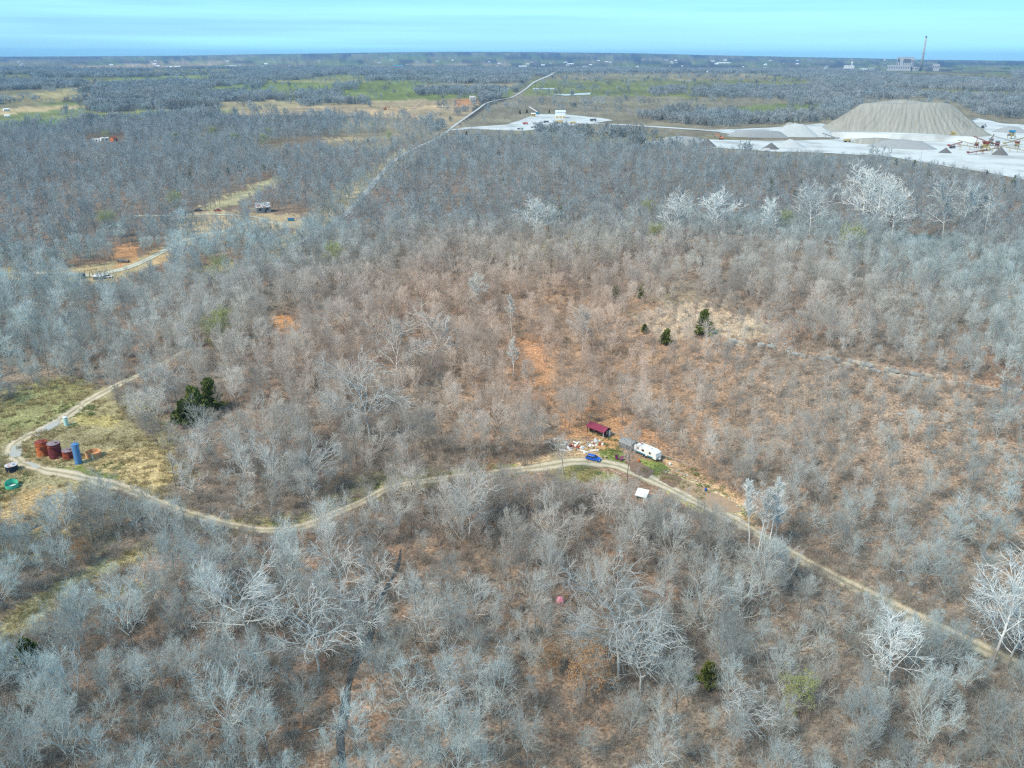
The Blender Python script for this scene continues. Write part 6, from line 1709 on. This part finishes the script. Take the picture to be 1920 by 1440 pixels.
# streaks of weathered and fresh spoil running down the mound's flanks
_m = M['mound'].node_tree; _tc = next(n for n in _m.nodes if n.type == 'TEX_COORD'); _nz = next(n for n in _m.nodes if n.type == 'TEX_NOISE')
_mp = _m.nodes.new('ShaderNodeMapping'); _mp.inputs['Scale'].default_value = (3.0, 0.5, 0.35)
_m.links.new(_tc.outputs['Object'], _mp.inputs['Vector']); _m.links.new(_mp.outputs['Vector'], _nz.inputs['Vector'])
heap('gravel_pile', (1690, 264), 330, 9, 'low white dust apron round the foot of the spoil mound', M['quarry_floor'], 0.16, 0.72, 0.0)
for (fx, fy, w0, h0, m_, lab, tp, dr) in ((1490, 258, 90, 20, 'gravel_white', 'broad pale gravel stockpile beyond the quarry lane', 0.35, 0.5), (1420, 259, 110, 11, 'gravel_grey', 'long grey gravel stockpile along the quarry lane', 0.7, 0.3),
                                         (1536, 258, 70, 18, 'gravel_white', 'pale gravel cone at the corner of the spoil mound', 0.0, 0.6), (1480, 278, 62, 12, 'gravel_white', 'low pale gravel cone on the quarry floor', 0.2, 0.6),
                                         (1445, 281, 30, 11, 'gravel_dark', 'dark gravel cone beside a white container', 0.0, 0.7), (1326, 276, 36, 13, 'gravel_dark', 'dark gravel cone on the white quarry floor', 0.0, 0.7),
                                         (1280, 274, 110, 13, 'gravel_grey', 'long pale grey stockpile at the near end of the quarry', 0.6, 0.35), (1690, 280, 120, 13, 'gravel_grey', 'long grey stockpile in front of the spoil mound', 0.55, 0.3),
                                         (1648, 272, 100, 9, 'mound', 'long tan stockpile in front of the spoil mound', 0.7, 0.3), (1772, 288, 22, 9, 'gravel_dark', 'small dark gravel cone before the crushing plant', 0.0, 0.8),
                                         (1874, 292, 30, 14, 'gravel_dark', 'dark gravel cone under the conveyor of the crushing plant', 0.0, 0.8), (1480, 240, 36, 8, 'mound', 'small tan heap behind the pale stockpiles', 0.2, 0.6),
                                         (1895, 250, 60, 9, 'gravel_grey', 'grey stockpile beyond the crushing plant', 0.4, 0.5)):
    heap('gravel_pile', (fx, fy), w0, h0, lab, M[m_], dr, tp)

def conveyor(foot, top_dx, h, lab, L0, yw, m=M['yellow'], m2=M['dark_grey']):
    p = P(*foot); o = thing('conveyor', lab, 'conveyor', (p.x, p.y, p.z + 0.7), yw)
    b_ = MB(); b_.bar((-L0 / 2, 0, 1.2), (L0 / 2, 0, h), 1.1, 0.25); b_.build('belt', m2, o)
    tr = MB()
    for sy in (-0.6, 0.6):
        tr.bar((-L0 / 2, sy, 0.9), (L0 / 2, sy, h - 0.4), 0.2); tr.bar((-L0 / 2, sy, 1.9), (L0 / 2, sy, h + 0.6), 0.15)
        for k in range(8): f0 = k / 8; f1 = (k + 1) / 8; tr.bar((-L0 / 2 + L0 * f0, sy, 0.9 + (h - 1.3) * f0), (-L0 / 2 + L0 * f1, sy, 1.9 + (h - 1.3) * f1), 0.12)
    tr.build('truss', m, o)
    for f in (0.45, 0.8):
        for sy in (-0.9, 0.9): b_ = MB(); b_.bar((-L0 / 2 + L0 * f, sy, -0.3), (-L0 / 2 + L0 * f, sy * .6, 0.9 + (h - 1.3) * f), 0.25); b_.build('leg', m, o)
    b_ = MB(); b_.prism([(-L0 / 2 - 1.4, 3.0), (-L0 / 2 - 0.4, 1.2), (-L0 / 2 + 0.6, 1.2), (-L0 / 2 + 1.4, 3.0)], -1.2, 1.2); b_.build('hopper', m, o)
conveyor((1862, 288), 0, 9, 'conveyor dropping onto the dark gravel cone', 30, 0.05)
conveyor((1815, 282), 0, 7, 'long yellow conveyor leading into the crushing plant', 36, 3.3)
conveyor((1842, 272), 0, 9, 'conveyor rising behind the crushing plant', 26, 2.2, M['rust'])
conveyor((1900, 272), 0, 8, 'conveyor beyond the blue-roofed crusher', 30, 0.3)
conveyor((1790, 276), 0, 5, 'red-framed conveyor at the head of the crushing plant', 22, 0.4, M['red'])
conveyor((1556, 262), 0, 7, 'tan conveyor by the corner of the spoil mound', 22, 2.4, M['grey_metal'])
conveyor((1905, 286), 0, 5, 'low conveyor at the edge of the quarry floor', 24, 3.0)
conveyor((1832, 290), 0, 5, 'rusty conveyor lying low before the crushing plant', 24, 0.15, M['rust'])
conveyor((1858, 266), 0, 8, 'tan conveyor climbing away behind the plant', 22, 0.9, M['wood'])
conveyor((1882, 268), 0, 7, 'grey conveyor crossing the back of the plant', 24, 2.7, M['grey_metal'])
conveyor((1812, 274), 0, 6, 'tan conveyor between the red one and the crusher', 22, 2.9, M['wood'])
def crusher(foot, lab, s_, m1, m2, yw=0.0):
    p = P(*foot); o = thing('crusher', lab, 'crusher', (p.x, p.y, p.z + 0.6), yw); o.scale = (s_, s_, s_)
    fr = MB()
    for sx in (-2.5, 2.5):
        for sy in (-1.5, 1.5): fr.bar((sx, sy, 0), (sx, sy, 5), 0.35)
    for zz in (2.6, 5.0):
        for sy in (-1.5, 1.5): fr.bar((-3, sy, zz), (3, sy, zz), 0.3)
        for sx in (-2.5, 2.5): fr.bar((sx, -1.8, zz), (sx, 1.8, zz), 0.3)
    fr.build('frame', m1, o)
    b_ = MB(); b_.box((0, 0, 3.8), (3.4, 2.4, 1.8)); b_.build('drum', m1, o); b_ = MB(); b_.prism([(-2.6, 7.2), (-1.2, 5.2), (1.2, 5.2), (2.6, 7.2)], -1.8, 1.8); b_.build('hopper', m2, o)
    b_ = MB(); b_.bar((2.0, 0, 3.0), (6.5, 0, 1.0), 0.9, 0.2); b_.build('chute', m2, o); b_ = MB(); b_.box((-3.4, 0, 3.2), (1.0, 2.4, 1.2)); b_.build('motor', M['dark_grey'], o)
crusher((1846, 284), 'yellow crusher in the middle of the crushing plant', 1.5, M['yellow'], M['rust'], 0.2)
crusher((1868, 280), 'rusty crusher in the crushing plant behind the dark cone', 1.3, M['rust'], M['grey_metal'], 1.0)
crusher((1895, 261), 'crusher with blue hopper at the back of the plant', 1.5, M['yellow'], M['roof_blue'], 0.4)
crusher((1786, 260), 'yellow screening machine at the end of the spoil mound', 1.2, M['yellow'], M['yellow'], 0.1)
crusher((1830, 278), 'low rusty screening box beside the yellow crusher', 0.9, M['rust'], M['wood'], 0.5)
crusher((1856, 274), 'tan screening tower behind the yellow crusher', 1.2, M['wood'], M['grey_metal'], 1.4)
crusher((1905, 279), 'small yellow crusher at the edge of the plant', 1.1, M['yellow'], M['rust'], 0.7)
def excavator(foot, lab, m_, s_=1.3, yw=0.0):
    p = P(*foot); o = thing('excavator', lab, 'excavator', (p.x, p.y, p.z + 0.6), yw); o.scale = (s_, s_, s_)
    for sy in (-1.1, 1.1): b_ = MB(); b_.prism([(-2.0, 0.4), (-1.7, 0), (1.7, 0), (2.0, 0.4), (1.7, 0.9), (-1.7, 0.9)], sy - .35, sy + .35); b_.build('track', M['black'], o)
    b_ = MB(); b_.box((-0.4, 0, 1.6), (3.4, 2.4, 1.2), taper=0.95); b_.build('body', m_, o); b_ = MB(); b_.box((0.7, 0.7, 2.4), (1.2, 0.9, 1.5)); b_.build('cab', M['glass'], o)
    b_ = MB(); b_.bar((0.9, -0.2, 1.8), (3.6, -0.2, 4.6), 0.4, 0.6); b_.build('boom', m_, o); b_ = MB(); b_.bar((3.5, -0.2, 4.6), (5.6, -0.2, 2.4), 0.3, 0.45); b_.build('stick', m_, o)
    b_ = MB(); b_.prism([(5.3, 2.4), (5.9, 2.4), (6.1, 1.5), (5.3, 1.2), (5.0, 1.8)], -0.8, 0.4); b_.build('bucket', M['dark_grey'], o)
excavator((1352, 262), 'tan excavator on the grass between the stockpiles', M['orange'], 1.5, 2.8)
excavator((1842, 241), 'dark loader beside the end of the spoil mound', M['dark_grey'], 1.3, 0.5)
excavator((722, 206), 'orange excavator in the brown cleared ground', M['orange'], 1.6, 0.2)
def dump_truck(foot, lab, m_, s_=1.2, yw=0.0, group=None):
    p = P(*foot); o = thing('dump_truck', lab, 'truck', (p.x, p.y, p.z + 0.7), yw, group); o.scale = (s_, s_, s_)
    b_ = MB(); b_.box((0, 0, 0.95), (7.4, 1.2, 0.4)); b_.build('chassis', M['black'], o); b_ = MB(); b_.box((2.9, 0, 1.9), (1.6, 2.3, 2.0), taper=0.92); c_ = b_.build('cab', m_, o)
    b_ = MB(); b_.box((3.66, 0, 2.3), (0.06, 1.9, 0.7)); b_.build('windscreen', M['glass'], c_)
    b_ = MB(); b_.prism([(-3.8, 1.6), (-3.4, 1.2), (1.8, 1.2), (2.0, 2.9), (-3.9, 2.6)], -1.2, 1.2); b_.build('bed', m_, o)
    for sx in (-2.6, -1.2, 2.8):
        for sy in (-1.0, 1.0): t_ = MB(); t_.bar((sx, sy - .2, 0.5), (sx, sy + .2, 0.5), 1.0, n=12); t_.build('wheel', M['black'], o)
dump_truck((1588, 267), 'yellow haul truck at the foot of the long tan stockpile', M['yellow'], 1.2, 0.1)
dump_truck((1610, 268), 'yellow haul truck nose to tail before the tan stockpile', M['yellow'], 1.3, 2.6)
dump_truck((1785, 279), 'grey haul truck before the crushing plant', M['dark_grey'], 1.0, 0.3)
dump_truck((985, 234), 'red-cabbed truck in the quarry yard', M['red'], 1.1, 0.0)
dump_truck((1000, 240), 'white truck in the yard near the red-cabbed truck', M['white'], 1.2, 0.2)
dump_truck((1024, 231), 'black truck in the middle of the quarry yard', M['dark_grey'], 1.1, 0.1)
dump_truck((1048, 232), 'yellow flatbed truck in the row before the shrub strip', M['yellow'], 1.6, 0.0)
dump_truck((1074, 233), 'second yellow truck in the row before the shrub strip', M['yellow'], 1.2, 0.0)
dump_truck((1088, 234), 'white truck at the end of the row before the shrub strip', M['white'], 1.2, 0.0)
dump_truck((1112, 228), 'dark truck parked on the haul road', M['dark_grey'], 1.4, 0.0)
dump_truck((975, 243), 'white truck parked low in the quarry yard', M['white'], 1.2, 0.3)
house('quarry_building', (1042, 222), (1060, 222), 14, 11, 'tall white metal building in the quarry yard', M['roof_white'], M['roof_white'], 'building', 0.12, parts=False)
for q in (-6, 0, 6): b_ = MB(); b_.box((q, -7.1, 1.8), (4.6, 0.2, 3.4)); b_.build('bay_door', M['yellow'], bpy.data.objects['quarry_building'])
house('quarry_office', (996, 219), (1004, 219), 8, 5, 'small yellow-fronted plant building in the quarry yard', M['yellow'], M['white'], 'building', 0.15)
p = P(1006, 215); o = thing('crane', 'mobile crane with a raised white boom behind the yard', 'crane', (p.x, p.y, p.z + .5), 2.9)
b_ = MB(); b_.box((0, 0, 1.6), (11, 2.8, 1.6)); b_.build('carrier', M['teal'], o); b_ = MB(); b_.box((-1, 0, 3.4), (4.5, 2.6, 2.0)); b_.build('turret', M['teal'], o); b_ = MB(); b_.bar((-2, 0, 4), (14, 0, 13), 1.1, 1.3); b_.build('boom', M['white'], o)
for sx in (-4, -2, 2, 4):
    for sy in (-1.2, 1.2): t_ = MB(); t_.bar((sx, sy - .3, .7), (sx, sy + .3, .7), 1.4, n=10); t_.build('wheel', M['black'], o)
for fx, fy, w0, m_, lab in ((1437, 284, 10, 'roof_white', 'white steel container at the foot of a dark gravel cone'), (1236, 273, 7, 'roof_blue', 'blue steel container at the near edge of the quarry'), (1278, 274, 5, 'wood', 'tan upright container by the near quarry edge'),
                           (950, 268, 6, 'white', 'white tank box in the pasture near the gravel road'), (960, 269, 7, 'yellow', 'pale yellow box beside the white one in the pasture'), (886, 187, 12, 'white', 'pale trailer on bare red earth by the gravel road')):
    p = P(fx, fy); s_ = mpp(p); o = thing('container', lab, 'container', (p.x, p.y, p.z + .4), 0.05)
    b_ = MB(); b_.box((0, 0, 0.25 * w0 * s_ + .2), (w0 * s_, max(2.5, w0 * s_ * .4), 0.5 * w0 * s_)); b_.build('shell', M[m_], o)
    for q in (-.4, -.2, 0, .2, .4): b_ = MB(); b_.box((q * w0 * s_, -max(2.5, w0 * s_ * .4) / 2 - .05, .25 * w0 * s_ + .2), (.15, .1, .48 * w0 * s_)); b_.build('rib', M[m_], o)
    b_ = MB(); b_.box((0, 0, .1), (w0 * s_ * .95, 2.0, .2)); b_.build('skid', M['black'], o)

# ------------------------------------------------------------------ power plant on the plain
pb = P(1726, 133); S = mpp(pb); PZ = pb.z
VX = Vector((math.cos(math.atan2(-pb.x, pb.y)), math.sin(math.atan2(-pb.x, pb.y)), 0))
def at_plant(px, back=0.0):
    q = pb + VX * (px - 1726) * S + Vector((pb.x, pb.y, 0)).normalized() * back
    return Vector((q.x, q.y, ground_z(q.x, q.y) - 1))
pyaw = math.atan2(VX.y, VX.x)
o = thing('smokestack', 'tall tapering concrete smokestack of the far power plant', 'chimney', at_plant(1726), pyaw)
b_ = MB(); b_.lathe([(2.3 * S, 0), (1.7 * S, 30 * S), (1.35 * S, 59 * S)], 20); b_.build('shaft', M['concrete'], o, True)
b_ = MB(); b_.lathe([(1.5 * S, 58 * S), (1.5 * S, 60.5 * S)], 20); b_.build('cap', M['plant_dark'], o)
b_ = MB(); b_.lathe([(1.8 * S, 30 * S), (1.8 * S, 30.6 * S)], 20); b_.build('band', M['plant_dark'], o)
def plant(name, x0, x1, h0, h1, dp, lab, m_, back=0.0, rows_=0, cat='building', roofm=None):
    o = thing(name, lab, cat, at_plant((x0 + x1) / 2, back), pyaw); W = (x1 - x0) * S
    b_ = MB(); b_.box((0, 0, (h0 + h1) / 2 * S), (W, dp, (h1 - h0) * S)); b_.build('wall', m_, o)
    b_ = MB(); b_.box((0, 0, h1 * S + .8), (W * 1.02, dp * 1.02, 1.6)); b_.build('roof', roofm or M['plant_pale'], o)
    n_ = max(2, int((x1 - x0) / 3))
    for k in range(n_):
        w_ = MB(); w_.box((-W / 2 + (k + .5) * W / n_, -dp / 2 - .3, (h0 + (h1 - h0) * .6) * S), (W / n_ * .4, .6, (h1 - h0) * .35 * S)); w_.build('window', M['plant_dark'], o)
    return o
bh = plant('boiler_house', 1683, 1712, 0, 24, 60, 'tall boiler house with dark open bays at the power plant', M['plant_pale'], 40)
for k, (x0, x1, z0, z1) in enumerate(((1684, 1687, 16, 22), (1694, 1706, 15, 21), (1690, 1692.5, 0, 24))):
    b_ = MB(); b_.box((((x0 + x1) / 2 - 1697.5) * S, -30.8, (z0 + z1) / 2 * S), ((x1 - x0) * S, 1.2, (z1 - z0) * S)); b_.build('bay' if k < 2 else 'stair_tower', M['plant_dark'] if k < 2 else M['plant_pale'], bh)
plant('turbine_hall', 1667, 1709, 0, 10, 40, 'long pale turbine hall in front of the boiler house', M['plant_pale'], 0)
plant('plant_building', 1712, 1722, 0, 7, 30, 'low pale building between boiler house and smokestack', M['plant_pale'], -10)
plant('plant_building', 1745, 1757, 0, 12, 30, 'square pale block on the far side of the smokestack', M['plant_pale'], 0)
plant('plant_building', 1737, 1744, 0, 8, 30, 'dark square block next to the smokestack', M['plant_dark'], -20)
plant('plant_building', 1757, 1778, -1, 4, 30, 'long low dark coal shed past the smokestack', M['plant_dark'], 0)
plant('plant_building', 1793, 1818, -4, 1, 40, 'long low blue-grey shed at the end of the plant', M['plant_dark'], -150, roofm=M['grey_metal'])
plant('plant_building', 1589, 1608, 3, 9, 40, 'pale block of the small plant beside the power station', M['roof_white'], 60)
plant('plant_tower', 1601.5, 1604, 3, 16, 12, 'white tower of the small plant beside the power station', M['roof_white'], 55, cat='tower')
plant('plant_building', 1617, 1633, 0, 4, 40, 'row of low white sheds beside the power station', M['roof_white'], 0)
plant('plant_building', 1633, 1646, 0, 5, 40, 'low grey-white shed in the power station yard', M['plant_pale'], 30)
plant('warehouse', 1868, 1884, -12, -7, 30, 'white warehouse far to the side of the plant', M['roof_white'], -400)
o = thing('water_tower', 'legged white water tower near the power plant', 'water tower', at_plant(1661, 20), pyaw)
for sx in (-1, 1):
    for sy in (-1, 1): b_ = MB(); b_.bar((sx * 2.6 * S, sy * 2.6 * S, 0), (sx * 1.5 * S, sy * 1.5 * S, 16 * S), .5 * S); b_.build('leg', M['plant_pale'], o)
b_ = MB(); b_.lathe([(1.6 * S, 16 * S), (2.3 * S, 17 * S), (2.3 * S, 19.5 * S), (.2 * S, 21 * S)], 14); b_.build('tank', M['plant_pale'], o)
for lab, x0, z0, x1, z1 in (('long inclined coal conveyor climbing to the boiler house', 1738, 1, 1708, 19), ('dark inclined conveyor rising from the coal yard', 1820, -6, 1841, 4), ('conveyor running down past the coal shed', 1818, -5, 1842, -10)):
    o = thing('coal_conveyor', lab, 'conveyor', at_plant((x0 + x1) / 2, -40), pyaw); xm = (x0 + x1) / 2
    b_ = MB(); b_.bar(((x0 - xm) * S, 0, z0 * S), ((x1 - xm) * S, 0, z1 * S), 1.1 * S, 1.3 * S); b_.build('gallery', M['plant_dark'], o)
    for f in (.35, .7): b_ = MB(); q = x0 + (x1 - x0) * f - xm; zq = z0 + (z1 - z0) * f; b_.bar((q * S, 0, -8 * S), (q * S, 0, zq * S), .5 * S); b_.build('trestle', M['plant_dark'], o)
o = thing('radio_mast', 'thin far radio mast on the horizon beyond the plant', 'mast', at_plant(1909, 900), pyaw)
b_ = MB(); b_.lathe([(.5 * S, -10 * S), (.35 * S, 7 * S)], 6); b_.build('mast', M['plant_dark'], o); b_ = MB(); b_.lathe([(.9 * S, 5.5 * S), (.9 * S, 6.5 * S)], 8); b_.build('head', M['plant_dark'], o)

# ------------------------------------------------------------------ far houses
def far_house(px, w_px, lab, wall, roof, group=None, parts=True):
    p = P(*px); s_ = mpp(p); W = w_px * s_; yw = -math.atan2(p.x, p.y) + random.gauss(0, .2)
    dp = min(W * .6, 22); h = min(max(2.8, W * .22), 7)
    o = thing('house', lab, 'house', (p.x, p.y, p.z + .3), yw, group)
    D2 = dp / 2; rz_ = h + dp * .22
    b_ = MB(); b_.add([(-W / 2, -D2, 0), (W / 2, -D2, 0), (W / 2, D2, 0), (-W / 2, D2, 0), (-W / 2, -D2, h), (W / 2, -D2, h), (W / 2, D2, h), (-W / 2, D2, h), (-W / 2, 0, rz_), (W / 2, 0, rz_)], [(0, 1, 5, 4), (2, 3, 7, 6), (1, 2, 6, 9, 5), (3, 0, 4, 8, 7)]); b_.build('wall', wall, o)
    b_ = MB(); x = W / 2 * 1.04; e = D2 * 1.08; b_.add([(-x, -e, h - .2), (x, -e, h - .2), (x, 0, rz_ + .2), (-x, 0, rz_ + .2), (-x, e, h - .2), (x, e, h - .2)], [(0, 1, 2, 3), (3, 2, 5, 4)]); b_.build('roof', roof, o)
    if parts:
        for q in (-.3, .3): w_ = MB(); w_.box((q * W, -D2 - .05, h * .55), (W * .18, .1, h * .4)); w_.build('window', M['glass'], o)
        w_ = MB(); w_.box((0, -D2 - .05, h * .4), (W * .1, .1, h * .78)); w_.build('door', M['dark_wood'], o)
for px, w0, lab, wl_, rf_ in (((318, 128), 12, 'long white farm building at the edge of the tan field', 'white', 'roof_white'), ((334, 127), 11, 'second long white building by the tan field', 'white', 'roof_white'), ((437, 126), 13, 'white long barn among the far trees', 'white', 'roof_white'),
                             ((690, 136), 11, 'white metal barn behind the green fields', 'white', 'roof_white'), ((747, 125), 18, 'building with a bright blue roof among far woods', 'plant_pale', 'roof_blue'), ((530, 131), 14, 'pale brick house among far trees', 'plant_pale', 'house_roof'),
                             ((577, 132), 14, 'white farmhouse beyond the green fields', 'white', 'house_roof'), ((657, 134), 10, 'tan house near the white metal barn', 'tan_tank', 'house_roof'), ((709, 131), 8, 'small white house past the white metal barn', 'white', 'roof_white'),
                             ((917, 170), 18, 'house with a long blue-grey roof by the gravel road', 'plant_pale', 'roof_blue'), ((950, 169), 10, 'white house beside the gravel road', 'white', 'house_roof'), ((925, 152), 13, 'pale house with white roof along the tree row', 'white', 'roof_white'),
                             ((556, 175), 9, 'white shed at the corner of the green field', 'white', 'roof_white'), ((598, 175), 10, 'dark-roofed house in the trees of the green field', 'plant_pale', 'house_roof'), ((608, 174), 10, 'blue-roofed house in the trees of the green field', 'white', 'roof_blue'),
                             ((884, 174), 10, 'low white trailer home near the blue-roofed house', 'white', 'roof_white'), ((898, 174), 7, 'small white outbuilding in the green yard', 'white', 'roof_white'), ((1325, 136), 7, 'lone white house at the far edge of the pasture', 'white', 'roof_white'),
                             ((1070, 121), 12, 'white building cluster end among the far woods', 'white', 'roof_white'), ((1098, 126), 10, 'pale house in the far woods past the road', 'white', 'house_roof'), ((980, 126), 14, 'long pale building in woods beside the road', 'white', 'roof_white'),
                             ((1355, 119), 22, 'long white industrial roof in the far woods', 'white', 'roof_white'), ((12, 208), 10, 'pale farm shed at the edge of the left clearing', 'white', 'roof_white'), ((14, 220), 9, 'white farm shed on the green left clearing', 'white', 'roof_white')):
    far_house(px, w0, lab, M[wl_], M[rf_])
for k in range(70):
    if k < 40: q = (random.uniform(960, 1560), random.uniform(111, 131))
    else: q = (random.uniform(20, 960), random.uniform(113, 126))
    far_house(q, random.uniform(3, 7), 'tiny pale house far off in the wooded country', M['white'] if k % 3 else M['plant_pale'], M['roof_white'] if k % 2 else M['house_roof'], 'far houses in the wooded country', False)

# ------------------------------------------------------------------ haze
HZ = MB(); HZ.box((0, 0, 140), (42000, 42000, 300))
hz_m = bpy.data.materials.new('haze'); hz_m.use_nodes = True
hn = hz_m.node_tree; hn.nodes.clear()
ho = hn.nodes.new('ShaderNodeOutputMaterial'); hv = hn.nodes.new('ShaderNodeVolumePrincipled')
hv.inputs['Color'].default_value = (0.22, 0.54, 1.0, 1)
hv.inputs['Density'].default_value = 0.000042
hv.inputs['Anisotropy'].default_value = 0.1
hn.links.new(hv.outputs[0], ho.inputs['Volume'])
hz = HZ.build('haze', hz_m); stuff(hz)
